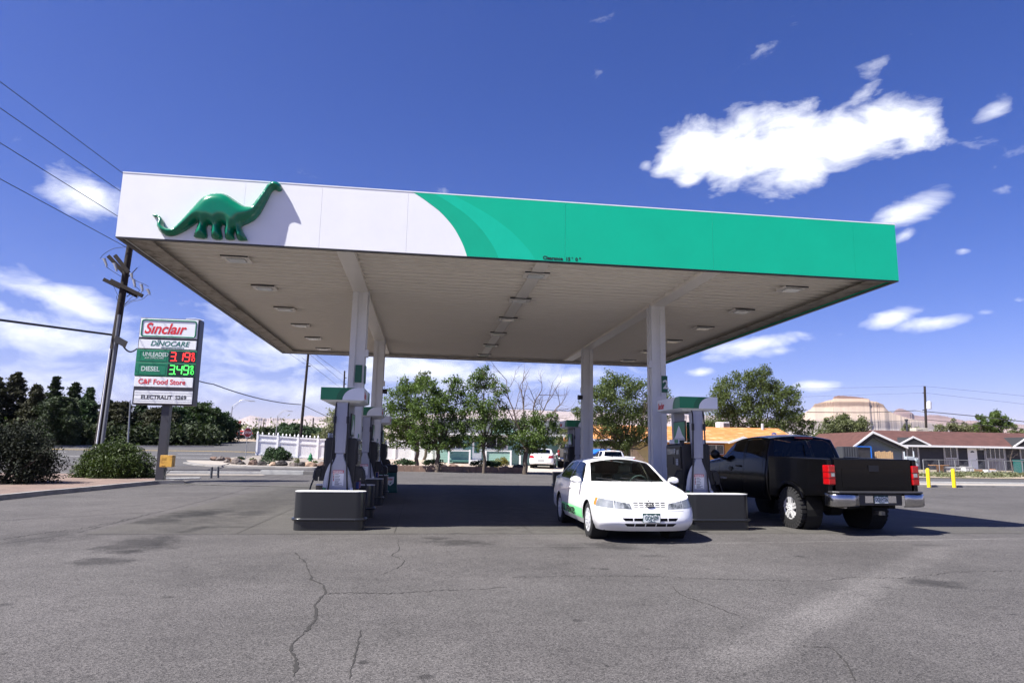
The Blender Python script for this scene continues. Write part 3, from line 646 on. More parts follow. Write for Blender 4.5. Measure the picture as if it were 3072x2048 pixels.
# bins beside the rear left column
M_BGREEN = mat('green_bin_plastic', (.005,.13,.055), .4, var=.1)
def make_bin(label, x, y, m):
    t = thing('waste_bin', label, 'bin', (x, y, .0), 0, 'bins on the left island')
    b = MB(); b.prism([(-.24,.02),(.24,.02),(.21,.72),(-.21,.72)], (0,-.24,0), (1,0,0), (0,0,1), (0,.46,0)); b.build('body', m, t, bevel=.02)
    b = MB(); b.prism([(-.23,.72),(.23,.72),(.23,.93),(.17,.99),(-.17,.99),(-.23,.93)], (0,-.25,0), (1,0,0), (0,0,1), (0,.48,0)); b.build('lid', M_PBODY, t, bevel=.02)
    b = MB(); b.prism([(-.13,.50),(-.10,.56),(.13,.58),(.12,.36),(.0,.26),(-.09,.32)], (0,-.252,0), (1,0,0), (0,0,1), (0,.01,0)); s = b.build('shield_label', M_LABEL, t)
    text('brand_lettering', 'Sınclaır', .085, (-.115,-.254,.46), (1,0,.03), (0,0,1), M_SINRED, s, sx=.8, shear=.2, bold=.003, ext=.001)
    b = MB(); b.prism([(-.03,.34),(.02,.39),(.05,.40),(.03,.35),(.0,.32)], (0,-.2535,0), (1,0,0), (0,0,1), (0,.002,0)); b.build('small_mark', M_PGREEN, s)
make_bin('green bin with a white shield label beside the rear left canopy column', wx(1142, 23.2), 23.2, M_BGREEN)
make_bin('darker teal bin with a pale label, right of the green bin', wx(1174, 24.9), 24.9, mat('teal_bin_plastic', (.006,.085,.075), .45))
# ------------------------------------------------------------------ price sign
SY = 29.0; sb = gp(471, SY)
sg = thing('price_sign', 'tall grey roadside price sign with fuel prices in red and green digits', 'sign', sb)
M_SGREY = mat('grey_sign_steel', (.034,.035,.043), .45, var=.08); M_SWHITE = mat('sign_face_white', (.72,.74,.76), .35, var=.03); M_SGREEN = mat('sign_face_green', (.006,.17,.085), .4, var=.05)
def sl(px, py): p = at(px, py, SY); return p.x-sb.x, p.z-sb.z
tl = sl(422.6, 949); br = sl(577, 1215); bl = sl(391, 1213); tr = sl(599.6, 960)
X0 = (tl[0]+bl[0])/2; X1 = (tr[0]+br[0])/2; Z1 = (tl[1]+tr[1])/2; Z0 = (bl[1]+br[1])/2; SW = X1-X0; SH = Z1-Z0
FY = 0.0
b = MB(); b.bx(-.15,.15,.16,.46,-.1,Z0-.001); b.build('post', M_SGREY, sg)
b = MB(); b.bx(X0, X1, FY+.06, FY+.60, Z0, Z1); cab = b.build('cabinet', M_SGREY, sg, bevel=.02)
def sp(name, u0, u1, v0, v1, m, d=.03, bev=.012):       # fractions measured from the top left
    bb = MB(); bb.bx(X0+SW*u0, X0+SW*u1, FY+.06-d, FY+.0595, Z1-SH*v1, Z1-SH*v0); return bb.build(name, m, sg, bevel=bev)
def stx(name, s, u, v, size, m, par, d, **kw): return text(name, s, size, (X0+SW*u, FY+.06-d-.003, Z1-SH*v), (1,0,0), (0,0,1), m, par, ext=.004, **kw)
p = sp('brand_panel', .015, .975, .012, .232, M_SWHITE, .05)
b = MB(); P = [(X0+SW*.495+x, Z1-SH*.122+z) for x, z in rrect(SW*.45, SH*.095, .09, 5)]
b.tube([(x, FY+.008, z) for x, z in P]+[(P[0][0], FY+.008, P[0][1])], .028, 6); b.build('green_border', M_SGREEN, p)
stx('brand_lettering', 'Sınclaır', .085, .182, .61, M_SINRED, p, .05, sx=.90, shear=.30, bold=.013)
M_TEALT = mat('teal_lettering', (.006,.14,.10), .45)
p = sp('additive_panel', .02, .975, .255, .36, M_SWHITE, .045)
stx('panel_lettering', 'DiNOCARE', .21, .325, .29, M_TEALT, p, .045, sx=1.02, shear=.25, bold=.004); stx('panel_lettering', 'WITH', .32, .2685, .05, M_TEALT, p, .045, bold=.001); stx('panel_lettering', 'HIGH PERFORMANCE GASOLINE', .39, .35, .062, M_TEALT, p, .045, shear=.2, bold=.001, sx=.98)
M_PANT = mat('pale_green_lettering', (.52,.62,.58), .5)
for (v0, v1, t1, t2, col) in ((.372,.520,'UNLEADED','with DiNOCARE','r'),(.5205,.672,'DIESEL','','g')):
    p = sp('price_row', .0, 1.0, v0, v1, M_SGREEN, .055)
    b = MB()
    for vv in (v0+.02, v1-.02): b.bx(X0+SW*.06, X0+SW*.50, FY-.003, FY+.006, Z1-SH*vv-.012, Z1-SH*vv+.012)
    for uu in (.06,.50): b.bx(X0+SW*uu-.012, X0+SW*uu+.012, FY-.0025, FY+.006, Z1-SH*(v1-.02), Z1-SH*(v0+.02))
    b.build('raised_trim', M_SGREEN, p)
    if t2: stx('grade_lettering', t1, .105, v0+.075, .235, M_PANT, p, .055, sx=.82, bold=.004); stx('grade_lettering', t2, .14, v0+.105, .115, M_PANT, p, .055, sx=.9, shear=.25)
    else: stx('grade_lettering', t1, .10, v0+.098, .27, M_PANT, p, .055, sx=.90, bold=.005)
    b = MB(); b.bx(X0+SW*.535, X0+SW*.985, FY-.004, FY+.004, Z1-SH*(v1-.012), Z1-SH*(v0+.012)); db = b.build('digit_display', M_PBODY, p)
    LED = mat('red_led_digits', (1.0,.035,.03), .5, emit=.9, var=0) if col == 'r' else mat('green_led_digits', (.08,1.0,.12), .5, emit=.8, var=0)
    seg = {'3':'abgcd','1':'bc','9':'abfgcd','4':'fgbc','0':'abcdef'}
    def digit(ch, u, zt, w, h, th, bb):
        x = X0+SW*u; sk = .06*h
        S = {'a':((0,0),(w,0)),'g':((0,-h/2),(w,-h/2)),'d':((0,-h),(w,-h)),'f':((0,0),(0,-h/2)),'b':((w,0),(w,-h/2)),'e':((0,-h/2),(0,-h)),'c':((w,-h/2),(w,-h))}
        for c in seg[ch]:
            (a0, c0), (a1, c1) = S[c]; g = .012
            if c in 'agd': a0 += g; a1 -= g
            else: c0 -= g; c1 += g
            bb.bar((x+a0+(c0+h)*.04, FY-.007, zt+c0), (x+a1+(c1+h)*.04, FY-.007, zt+c1), th, .006, up=(0,1,0))
    b = MB(); zt = Z1-SH*(v0+.026); hh = SH*(v1-v0)-SH*.052
    for ch, u in zip('319' if col == 'r' else '349', (.565,.69,.80)): digit(ch, u, zt, SW*.082, hh, .036, b)
    b.obx((X0+SW*.668, FY-.007, zt-hh), (.02,0,0), (0,.003,0), (0,0,.02))
    digit('9', .915, zt-.0, SW*.04, hh*.40, .022, b); digit('1', .88, zt-hh*.60, SW*.04, hh*.38, .02, b); digit('0', .935, zt-hh*.60, SW*.035, hh*.38, .02, b)
    b.bx(X0+SW*.905, X0+SW*.97, FY-.010, FY-.004, zt-hh*.51, zt-hh*.485); b.build('led_price', LED, db)
p = sp('store_panel', .01, .975, .684, .798, M_SWHITE, .05)
stx('store_lettering', 'C&F Food Store', .075, .765, .285, M_SINRED, p, .05, sx=.96, bold=.005)
p = sp('reader_board', .03, .985, .835, .985, M_SWHITE, .03)
b = MB()
for v in (.862,.888,.935,.958): b.bx(X0+SW*.03, X0+SW*.985, FY+.024, FY+.029, Z1-SH*v-.006, Z1-SH*v+.006)
b.build('letter_rail', mat('pale_rail', (.45,.47,.48), .3), p)
stx('reader_lettering', 'ELECTRALIT  S269', .14, .935, .225, M_BLK, p, .03, sx=.98, bold=.004)
b = MB(); b.bx(X0+SW*.02, X1-.02, FY+.02, FY+.0595, Z1-SH*.832, Z1-SH*.80); b.build('board_hood', M_SGREY, sg)
b = MB(); b.tube([(X0+SW*.75,.1,Z1+.02),(X0+SW*.9,.12,Z1+.05),(X1+.1,.2,Z1+.0)], .015); b.build('roof_conduit', M_SWHITE, sg)
# yellow box with wires, fixed to the post
M_YBOX = mat('faded_yellow_paint', (.58,.33,.055), .5, var=.2, vs=5, col2=(.42,.22,.04), c2s=4)
b = MB(); b.bx(.10,.56,-.20,.159,.62,1.08); yb = b.build('meter_box', M_YBOX, sg, bevel=.012); yb['label'] = 'faded yellow metal box'
b = MB()
for z in (.92,.95,.98): b.bx(.17,.33,-.207,-.1995,z-.008,z+.008)
b.bx(.17,.30,-.21,-.1995,.68,.705); b.build('louvre', M_YBOX, yb)
b = MB()
b.tube(catmull([(.30,-.1,.58),(.26,-.12,.36),(.34,-.2,.15),(.30,-.22,.02),(.55,-.3,.03)], 6), .014); b.tube(catmull([(.36,-.1,.58),(.40,-.15,.42),(.55,-.2,.52),(.66,-.2,.50)], 6), .014); b.tube(catmull([(.40,-.12,.40),(.34,-.2,.25),(.44,-.25,.06),(.8,-.3,.02)], 6), .012)
b.build('loose_cables', M_RUB, sg)
jb = gp(536, 28.6)
t = thing('junction_box', 'small dark junction box lying on the asphalt right of the sign post', 'box', jb)
b = MB(); b.bx(-.14,.14,-.1,.1,.02,.17); b.build('case', M_PBODY, t, bevel=.01)
b = MB(); b.tube(catmull([(-.14,0,.1),(-.35,-.03,.02),(-.5,-.02,.0)], 5), .015); b.tube(catmull([(.14,0,.08),(.3,.02,.02),(.45,.04,.01)], 5), .015); b.build('cable_tail', M_RUB, t)
def hose_on_ground():
    P = [gp(x, y_) for x, y_ in ((508,28.2),(600,28.0),(720,27.6),(840,27.3),(945,27.0))]
    b = MB(); b.tube([p+Vector((0,0,.012)) for p in P], .018, 6); o = b.build('ground_cable', M_RUB); tag(o, 'black cable stretched across the asphalt from the sign to the pumps', 'cable')
hose_on_ground()
for i, (px, l) in enumerate(((633,'left one of two short grey pipe posts near the sign'),(654,'right one of two short grey pipe posts, leaning slightly'))):
    p = gp(px, 32.3 if i == 0 else 32.7); b = MB(); dx = -.015 if i else 0
    b.lathe([(0,-.05),(.052,-.05),(.052,.47),(.046,.50),(.046,.46),(0,.46)], p, (dx*4,0,1), 14); o = b.build('pipe_post', mat('grey_pipe', (.07,.075,.085), .5, var=.2)); tag(o, l, 'post', 'pipe posts near the sign')
# right side bollards and the meter stand
M_BOLY = mat('bright_yellow_paint', (.80,.56,.01), .4, var=.06)
for px, py, l in ((2787,1461,'yellow bollard just right of the black pickup'),(2863,1464,'yellow bollard farther right of the pickup, standing alone')):
    p = gp(px, 31.6); b = MB(); b.lathe([(.088,-.1),(.088,.86),(.08,.90),(.05,.93),(0,.94)], p, (0,0,1), 18); o = b.build('bollard', M_BOLY, smooth=45); tag(o, l, 'bollard', 'yellow bollards by the pavement')
p = gp(2741, 32.2); t = thing('meter_stand', 'pale grey electric meters on a thin post behind the black pickup', 'meter', p)
M_METER = mat('pale_meter_grey', (.42,.46,.48), .4, var=.08)
b = MB(); b.cyl((.20,0,-.05), (.20,0,1.35), .035); b.build('post', M_SGREY, t)
b = MB(); b.bx(-.36,.10,-.1,.1,1.12,1.50); b.bx(.10,.30,-.14,.1,1.02,1.42); b.build('meter_cabinet', M_METER, t, bevel=.02)
b = MB(); b.cyl((-.38,.0,1.0), (-.38,0,1.75), .035); b.cyl((.16,.02,1.42), (.16,.02,1.78), .03); b.build('riser', M_METER, t)
b = MB(); b.cyl((.2,-.141,1.28), (.2,-.2,1.28), .085, .075, 18); b.build('meter_dial', M_SCREEN, t)
# ------------------------------------------------------------------ vehicles
def pw(xs, vs, x):
    """monotone-ish smooth interpolation through control values"""
    n = len(xs)
    if x <= xs[0]: return vs[0]
    if x >= xs[-1]: return vs[-1]
    for i in range(n-1):
        if xs[i] <= x <= xs[i+1]: break
    h = xs[i+1]-xs[i]; t = (x-xs[i])/h
    def sl(j):
        if j == 0: return (vs[1]-vs[0])/(xs[1]-xs[0])
        if j == n-1: return (vs[-1]-vs[-2])/(xs[-1]-xs[-2])
        a = (vs[j]-vs[j-1])/(xs[j]-xs[j-1]); b = (vs[j+1]-vs[j])/(xs[j+1]-xs[j])
        return 0 if a*b <= 0 else 2*a*b/(a+b)
    m0, m1 = sl(i), sl(i+1)
    return (2*t**3-3*t**2+1)*vs[i]+(t**3-2*t**2+t)*h*m0+(-2*t**3+3*t**2)*vs[i+1]+(t**3-t**2)*h*m1
def shell(xs, rows, ends_f, ends_r, Rf, Rr, nf=2.4, nr=2.6, sub=(3,6,6,8,7)):
    """closed car skin. rows: list of (z values, half widths), bottom row first, centre line last."""
    xf0, xr0 = xs[-1], xs[0]
    S = []
    K = 14
    for i in range(K): S.append(('r', i/K))
    for i in range(65): S.append(('m', i/64))
    for i in range(1, K+1): S.append(('f', i/K))
    nrow = len(rows); P = []
    for kind, t in S:
        sec = []
        for r in range(nrow):
            zf, wf = rows[r]; xf, xr = ends_f[r], ends_r[r]
            if kind == 'm': x = xr0+Rr+(xf0-Rf-xr0-Rr)*t; c = 1; X = x
            elif kind == 'f':
                d = Rf*(1-math.sin(t*math.pi/2)); X = xf0-d; c = max(0, 1-(1-d/Rf)**nf)**(1/nf)
            else:
                d = Rr*math.sin(t*math.pi/2) if False else Rr*(1-math.cos(t*math.pi/2)); X = xr0+d; c = max(0, 1-(1-d/Rr)**nr)**(1/nr)
            z = pw(xs, zf, X); w = pw(xs, wf, X)*c
            k = sstep(.2, 1, (X-(xf0-1.0))/1.0) if X > xf0-1.0 else 0; k2 = sstep(.2, 1, ((xr0+1.0)-X)/1.0) if X < xr0+1.0 else 0
            sec.append(Vector((X+(xf-xf0)*k+(xr-xr0)*k2, w, z)))
        P.append(sec)
    G = []
    for sec in P:
        ring = []
        for r in range(nrow-1):
            p, q = sec[r], sec[r+1]; n = sub[r]
            for j in range(n):
                t = j/n
                if r < 3:
                    p0 = sec[r-1] if r else p*2-q; q1 = sec[r+2] if r < 2 else q*2-p
                    v = .5*((2*p)+(q-p0)*t+(2*p0-5*p+4*q-q1)*t*t+(3*p-p0-3*q+q1)*t**3)
                elif r == nrow-2:
                    th = t*math.pi/2; v = Vector((p.x+(q.x-p.x)*t, p.y*(1-t), q.z-(q.z-p.z)*(1-t)**2)); 
                else:
                    v = p.lerp(q, t); v.y += .018*math.sin(math.pi*t)
                ring.append(v)
        ring.append(Vector((sec[-1].x, 0, sec[-1].z))); G.append(ring)
    bm = bmesh.new(); m = len(G[0]); V = {}
    for s in (1, -1):
        for i, ring in enumerate(G):
            for j, v in enumerate(ring):
                if j == m-1 and s == -1: V[(s,i,j)] = V[(1,i,j)]
                else: V[(s,i,j)] = bm.verts.new((v.x, v.y*s, v.z))
        for i in range(len(G)-1):
            for j in range(m-1):
                q = [V[(s,i,j)], V[(s,i+1,j)], V[(s,i+1,j+1)], V[(s,i,j+1)]]
                try: bm.faces.new(q if s == -1 else q[::-1])
                except ValueError: pass
    bmesh.ops.remove_doubles(bm, verts=bm.verts, dist=.0006)
    bmesh.ops.dissolve_degenerate(bm, dist=.0004, edges=bm.edges)
    bmesh.ops.recalc_face_normals(bm, faces=bm.faces)
    bm.normal_update()
    return bm
def cut(bm, poly, ax, pred):
    """cut the skin along a polygon seen along an axis; returns the faces inside"""
    i, j = {'x': (1,2), 'y': (0,2), 'z': (0,1)}[ax]; n = len(poly); k = {'x':0,'y':1,'z':2}[ax]
    lo = [min(p[q] for p in poly)-.05 for q in (0,1)]; hi = [max(p[q] for p in poly)+.05 for q in (0,1)]
    for a in range(n):
        p, q = poly[a], poly[(a+1) % n]; d = (q[0]-p[0], q[1]-p[1]); no = [0,0,0]; no[i] = -d[1]; no[j] = d[0]; co = [0,0,0]; co[i] = p[0]; co[j] = p[1]
        fs = []
        for f in bm.faces:
            c = f.calc_center_median()
            if lo[0] <= c[i] <= hi[0] and lo[1] <= c[j] <= hi[1] and pred(c, f.normal): fs.append(f)
        es = {e for f in fs for e in f.edges}; vs = {v for f in fs for v in f.verts}
        if fs: bmesh.ops.bisect_plane(bm, geom=list(vs)+list(es)+fs, plane_co=co, plane_no=Vector(no).normalized(), dist=1e-5)
    bm.normal_update(); out = []
    for f in bm.faces:
        c = f.calc_center_median()
        if lo[0] <= c[i] <= hi[0] and lo[1] <= c[j] <= hi[1] and pred(c, f.normal) and inpoly(c[i], c[j], poly): out.append(f)
    return out
def lift(bm, faces, name, m, parent, off=0.0, sm=40):
    if not faces: return None
    b = MB(); ids = {}
    nv = {}
    for f in faces:
        for v in f.verts: nv[v] = nv.get(v, Vector()) + f.normal
    for f in faces:
        q = []
        for v in f.verts:
            if v not in ids: ids[v] = len(b.v); p = v.co+nv[v].normalized()*off; b.v.append(tuple(p))
            q.append(ids[v])
        b.f.append(tuple(q)); b.m.append(0)
    bmesh.ops.delete(bm, geom=faces, context='FACES')
    return b.build(name, m, parent, smooth=sm)
def finish(bm, name, m, parent, sm=38):
    me = bpy.data.meshes.new(name); bm.to_mesh(me); bm.free()
    for x in (m if isinstance(m, list) else [m]): me.materials.append(x)
    me.polygons.foreach_set('use_smooth', [True]*len(me.polygons)); me.set_sharp_from_angle(angle=R(sm)); me.update()
    o = bpy.data.objects.new(name, me); COL.objects.link(o); o.parent = parent; return o
M_TYRE = mat('tyre_rubber', (.016,.016,.017), .75, var=.2, bump=.2, bs=30)
M_RIM = mat('bright_alloy', (.72,.72,.72), .28, metal=.45, var=.04); M_HUB = mat('silver_wheel_cover', (.60,.61,.63), .35, metal=.3, var=.05)
M_UNDER = mat('underbody_black', (.008,.008,.008), .9)
M_HLAMP = mat('headlamp_reflector', (.40,.42,.42), .18, metal=.35, var=.3, vs=12, col2=(.10,.11,.115), c2s=9); M_HLAMP2 = mat('clear_corner_lamp', (.26,.28,.29), .15, metal=.3, var=.2, vs=14); M_CLEAR = glassmat('clear_lamp_glass', (.9,.93,.95), .85, .03)
M_AMBER = mat('amber_lamp', (.75,.19,.02), .2, var=.1); M_TAIL = mat('red_tail_lamp', (.36,.004,.006), .15, var=.25, vs=7, coat=.6)
M_PLATE = mat('plate_dark_green', (.006,.05,.045), .45, var=.05); M_PLATEW = mat('plate_white', (.62,.66,.66), .45, var=.05)
def wheel(parent, x, y, rad, w, side, style='cover'):
    h = bpy.data.objects.new('wheel', None)
    b = MB(); s = side
    rr = rad*(.66 if style == 'cover' else .555)
    prof = [(rr,-w/2),(rad*.90,-w/2),(rad*.975,-w*.40),(rad,-w*.25),(rad,w*.25),(rad*.975,w*.40),(rad*.90,w/2),(rr*1.02,w/2),(rr,w*.42),(rr*.96,-w/2)]
    b.lathe(prof, (x,y,rad), (0,s,0), 48); wo = b.build('wheel', M_TYRE, parent, smooth=50)
    if style == 'truck':
        b = MB()
        for k in range(30):
            for e in (-1,1):
                a = 2*math.pi*(k+.5*(e > 0))/30; c = Vector((x+math.cos(a)*rad*.985, y+s*e*w*.33, rad+math.sin(a)*rad*.985)); rd = Vector((math.cos(a),0,math.sin(a))); tg = Vector((-math.sin(a),0,math.cos(a)))
                b.obx(c, rd*.022, tg*.028, Vector((0,w*.17,0))); b.obx(c+Vector((0,s*e*w*.13,0))-rd*.045, rd*.03, tg*.022, Vector((0,w*.055,0)))
        b.build('tread', M_TYRE, wo)
    b = MB(); f = y+s*w*.36
    b.lathe([(rr*1.0,-.0),(rr*1.0,.028),(rr*.93,.03),(rr*.90,.012)], (x,f,rad), (0,s,0), 40)
    ns = 10 if style == 'cover' else 5
    if style == 'cover':
        b.lathe([(0,.045),(rr*.30,.042),(rr*.66,.034),(rr*.68,.0)], (x,f,rad), (0,s,0), 40)
        for k in range(ns):
            a = 2*math.pi*k/ns; d = Vector((math.cos(a),0,math.sin(a))); tg = Vector((-math.sin(a),0,math.cos(a)))
            b.obx(Vector((x,f+s*.018,rad))+d*rr*.79, d*rr*.14, tg*rr*.13, (0,.012,0))
        for k in range(5):
            a = 2*math.pi*k/5+.3; d = Vector((math.cos(a),0,math.sin(a))); b.cyl(Vector((x,f+s*.04,rad))+d*rr*.22, Vector((x,f+s*.058,rad))+d*rr*.22, .02, .014, 8)
    else:
        b.lathe([(0,.03),(rr*.30,.03),(rr*.33,.01)], (x,f,rad), (0,s,0), 30)
        for k in range(ns):
            a = 2*math.pi*k/ns+.31; d = Vector((math.cos(a),0,math.sin(a))); tg = Vector((-math.sin(a),0,math.cos(a)))
            for e in (-1,1):
                p0 = Vector((x,f+s*.012,rad))+d*rr*.2+tg*e*rr*.13; p1 = Vector((x,f+s*.018,rad))+d*rr*.95+tg*e*rr*.16
                b.bar(p0, p1, .045, .05, up=(0,1,0))
            b.obx(Vector((x,f+s*.0,rad))+d*rr*.42, d*rr*.24, tg*rr*.14, (0,.02,0))
        for k in range(6):
            a = 2*math.pi*k/6; d = Vector((math.cos(a),0,math.sin(a))); b.cyl(Vector((x,f+s*.03,rad))+d*rr*.2, Vector((x,f+s*.05,rad))+d*rr*.2, .016, .013, 6)
    b.build('rim', M_HUB if style == 'cover' else M_RIM, wo, smooth=40)
    b = MB(); b.lathe([(0,-.02),(rr*.97,-.02),(rr*.97,-.03)], (x,f-s*.02,rad), (0,s,0), 24); b.build('brake_shadow', M_UNDER, wo)
    return wo
def plate(parent, o, xd, txt, face, state, w=.31, h=.155):
    xd = Vector(xd); n = xd.cross(Vector((0,0,1))); o = Vector(o)
    b = MB(); b.prism([(-w/2,-h/2),(w/2,-h/2),(w/2,h/2),(-w/2,h/2)], o, xd, (0,0,1), n*.008)
    p = b.build('licence_plate', [M_PLATE], parent, bevel=.004)
    b = MB(); mt = [(-w*.47,-h*.45),(w*.47,-h*.45),(w*.47,h*.22),(w*.40,h*.31),(w*.33,h*.26),(w*.22,h*.40),(w*.14,h*.30),(w*.02,h*.28),(-w*.08,h*.34),(-w*.18,h*.28),(-w*.28,h*.42),(-w*.36,h*.30),(-w*.42,h*.33),(-w*.47,h*.22)]
    b.prism(mt, o+n*.0085, xd, (0,0,1), n*.002); b.build('mountain_field', M_PLATEW, p)
    text('plate_number', txt, h*.62, o+n*.0125+Vector((0,0,-h*.20)), xd, (0,0,1), M_PLATE, p, sx=.66, bold=.0015, ext=.001, align='CENTER')
    text('plate_state', state, h*.14, o+n*.0125+Vector((0,0,-h*.40)), xd, (0,0,1), M_PLATE, p, ext=.001, align='CENTER')
    return p
GT = glassmat('green_tinted_glass', (.80,.98,.90), .88); GD = glassmat('dark_tinted_glass', (.55,.62,.66), .30)
def sedan(name, label, loc_, rz, paint, kind='front', group=None, detail=True):
    t = thing(name, label, 'car', loc_, rz, group)
    xs = [-2.39,-2.2,-1.8,-1.45,-1.0,-.5,0,.35,.75,1.12,1.4,1.8,2.15,2.38]
    zT = [.965,1.005,1.045,1.20,1.375,1.415,1.42,1.385,1.19,.985,.945,.885,.80,.735]
    zR = [.945,.985,1.02,1.15,1.31,1.345,1.345,1.31,1.135,.955,.915,.855,.775,.72]; wR = [.66,.72,.73,.69,.635,.62,.62,.635,.70,.765,.765,.745,.715,.68]
    zS = [.90,.94,.955,.96,.955,.94,.93,.925,.92,.91,.885,.825,.75,.69]; wS = [.72,.785,.825,.84,.85,.855,.86,.86,.86,.855,.85,.83,.795,.74]
    zM = [.60,.60,.60,.60,.60,.60,.60,.60,.60,.59,.58,.56,.53,.50]; wM = [.78,.84,.875,.885,.89,.89,.89,.89,.89,.89,.888,.88,.85,.80]
    zL = [.36,.36,.35,.34,.34,.34,.34,.34,.34,.34,.34,.34,.33,.33]; wL = [.78,.835,.86,.87,.875,.875,.875,.875,.875,.875,.87,.86,.84,.80]
    zB = [.30,.27,.23,.21,.20,.20,.20,.20,.20,.20,.20,.20,.20,.20]; wB = [.72,.77,.80,.81,.815,.815,.815,.815,.815,.815,.81,.80,.78,.74]
    bm = shell(xs, [(zB,wB),(zL,wL),(zM,wM),(zS,wS),(zR,wR),(zT,[0]*14)], [2.26,2.395,2.375,2.30,2.245,2.235], [-2.28,-2.39,-2.375,-2.33,-2.28,-2.28], .42, .40, 3.0, 2.8)
    up = lambda c, n: n.z > .12 and c.z > .9
    GLASS = GT
    ws = cut(bm, [(1.06,-.715),(1.13,-.35),(1.15,0),(1.13,.35),(1.06,.715),(.40,.575),(.37,.28),(.36,0),(.37,-.28),(.40,-.575)], 'z', up); lift(bm, ws, 'windshield', GLASS, t, -.006)
    rw = cut(bm, [(-1.74,-.62),(-1.78,0),(-1.74,.62),(-1.12,.55),(-1.10,0),(-1.12,-.55)], 'z', up); lift(bm, rw, 'rear_window', GD, t, -.006)
    for s in (1,-1):
        sd = lambda c, n: c.y*s > .3 and abs(n.y) > .4
        lift(bm, cut(bm, [(.93,.955),(.86,.99),(.40,1.285),(.20,1.315),(-.17,1.325),(-.21,.965)], 'y', sd), 'side_window', GT, t, -.005)
        lift(bm, cut(bm, [(-.29,.97),(-.25,1.325),(-.55,1.325),(-.85,1.295),(-1.12,1.165),(-1.27,1.03),(-1.22,.985)], 'y', sd), 'side_window', GT, t, -.005)
        for q in ([(-.215,.96),(-.245,1.325),(-.255,1.325),(-.285,.965)],):
            lift(bm, cut(bm, q, 'y', sd), 'door_pillar', M_PBODY, t, -.001)
        # shut lines
        for q in ([(1.03,.30),(1.042,.30),(1.062,.90),(1.05,.90)],[(-.250,.30),(-.238,.30),(-.215,.95),(-.227,.95)],[(-1.07,.72),(-1.058,.72),(-1.19,.95),(-1.202,.95)]):
            lift(bm, cut(bm, q, 'y', sd), 'shut_line', M_UNDER, t, -.004)
        for cx in (1.435,-1.235):
            ci = [(cx+.355*math.cos(a), .315+.355*math.sin(a)) for a in [2*math.pi*k/28 for k in range(28)]]
            fs = cut(bm, ci, 'y', lambda c, n: c.y*s > .5); bmesh.ops.delete(bm, geom=fs, context='FACES')
    fr = lambda c, n: c.x > 1.75 and n.x > -.2
    for s in (1,-1):
        lift(bm, cut(bm, [(1.10,s*.742),(1.60,s*.725),(2.12,s*.655),(2.12,s*.665),(1.60,s*.735),(1.10,s*.752)], 'z', lambda c, n: n.z > .3 and c.z > .7), 'hood_line', mat('bumper_shadow_gap', (.25,.25,.26), .6), t, -.003)
    if detail:
        for s in (1,-1):
            def fy(L): return [(a*s, z) for a, z in L]
            lift(bm, cut(bm, fy([(.31,.565),(.34,.655),(.60,.705),(.605,.575)]), 'x', fr), 'headlight', M_HLAMP, t, .002)
            lift(bm, cut(bm, fy([(.612,.575),(.607,.705),(.86,.745),(.86,.60)]), 'x', lambda c, n: c.x > 2.0), 'headlight', M_HLAMP2, t, .003)
            sdx = lambda c, n: c.y*s > .6 and c.x > 1.5
            lift(bm, cut(bm, [(1.995,.605),(1.998,.735),(1.90,.745),(1.87,.62)], 'y', sdx), 'turn_signal', M_AMBER, t, .002)
        for z0, z1 in ((.600,.616),(.630,.648),(.661,.680)):
            w = .29-.10*(.69-z0)
            for k in range(6):
                a = -w+2*w*k/6+.008; c = -w+2*w*(k+1)/6-.008
                lift(bm, cut(bm, [(a,z0),(c,z0),(c,z1),(a,z1)], 'x', fr), 'grille_slot', M_UNDER, t, -.004)
        [lift(bm, cut(bm, [(q*.03,.692),(q*.36,.690),(q*.36,.699),(q*.03,.700)], 'x', fr), 'hood_gap', M_UNDER, t, -.003) for q in (1,-1)]
        lift(bm, cut(bm, [(-.62,.535),(.62,.535),(.60,.541),(-.60,.541)], 'x', fr), 'bumper_gap', mat('bumper_shadow_gap', (.25,.25,.26), .6), t, -.003)
        for z0, z1, w in ((.375,.425,.50),(.285,.335,.46)):
            for k in range(5):
                a = -w+2*w*k/5+.008; c = -w+2*w*(k+1)/5-.008; e0 = .05 if k == 0 else 0; e1 = .05 if k == 4 else 0
                lift(bm, cut(bm, [(a+e0,z0),(c-e1,z0),(c,z1),(a,z1)], 'x', fr), 'air_intake', M_UNDER, t, -.02)
        b = MB(); X = 2.35
        b.tube([(X+.002,(.060*math.cos(a)),.64+.040*math.sin(a)) for a in [2*math.pi*k/20 for k in range(21)]], .009, 6); b.tube([(X,.017*math.cos(a),.64+.038*math.sin(a)) for a in [2*math.pi*k/16 for k in range(17)]], .006, 6); b.tube([(X,.045*math.cos(a),.657+.02*math.sin(a)) for a in [2*math.pi*k/16 for k in range(17)]], .006, 6)
        b.build('badge', M_DARK, t)
        plate(t, (2.425,.0,.43), (0,1,0), 'GOJ•509', 1, '• COLORADO •')
        for s in (1,-1):
            b = MB(); b.lathe([(0,-.075),(.045,-.07),(.062,-.04),(.065,.0),(.062,.03),(0,.035)], (.86,s*.965,.995), (-1,0,0), 16)
            for i, v in enumerate(b.v): b.v[i] = (v[0], s*.965+(v[1]-s*.965)*1.6, v[2])
            b.bar((.84,s*.86,.95), (.84,s*.93,.97), .06, .05); b.build('side_mirror', paint, t, smooth=45)
            for x in (-.10,-1.05): b = MB(); b.bx(x-.09, x+.09, s*.885-.012, s*.885+.018, .80, .825); b.build('door_handle', paint, t, bevel=.008)
        for y0, y1 in ((.45,-.12),(-.15,-.60)):
            b = MB(); b.tube([(1.14,y0,.975),(1.02,(y0+y1)/2,1.01),(.98,y1,1.035)], .008, 5); b.build('wiper', M_DARK, t)
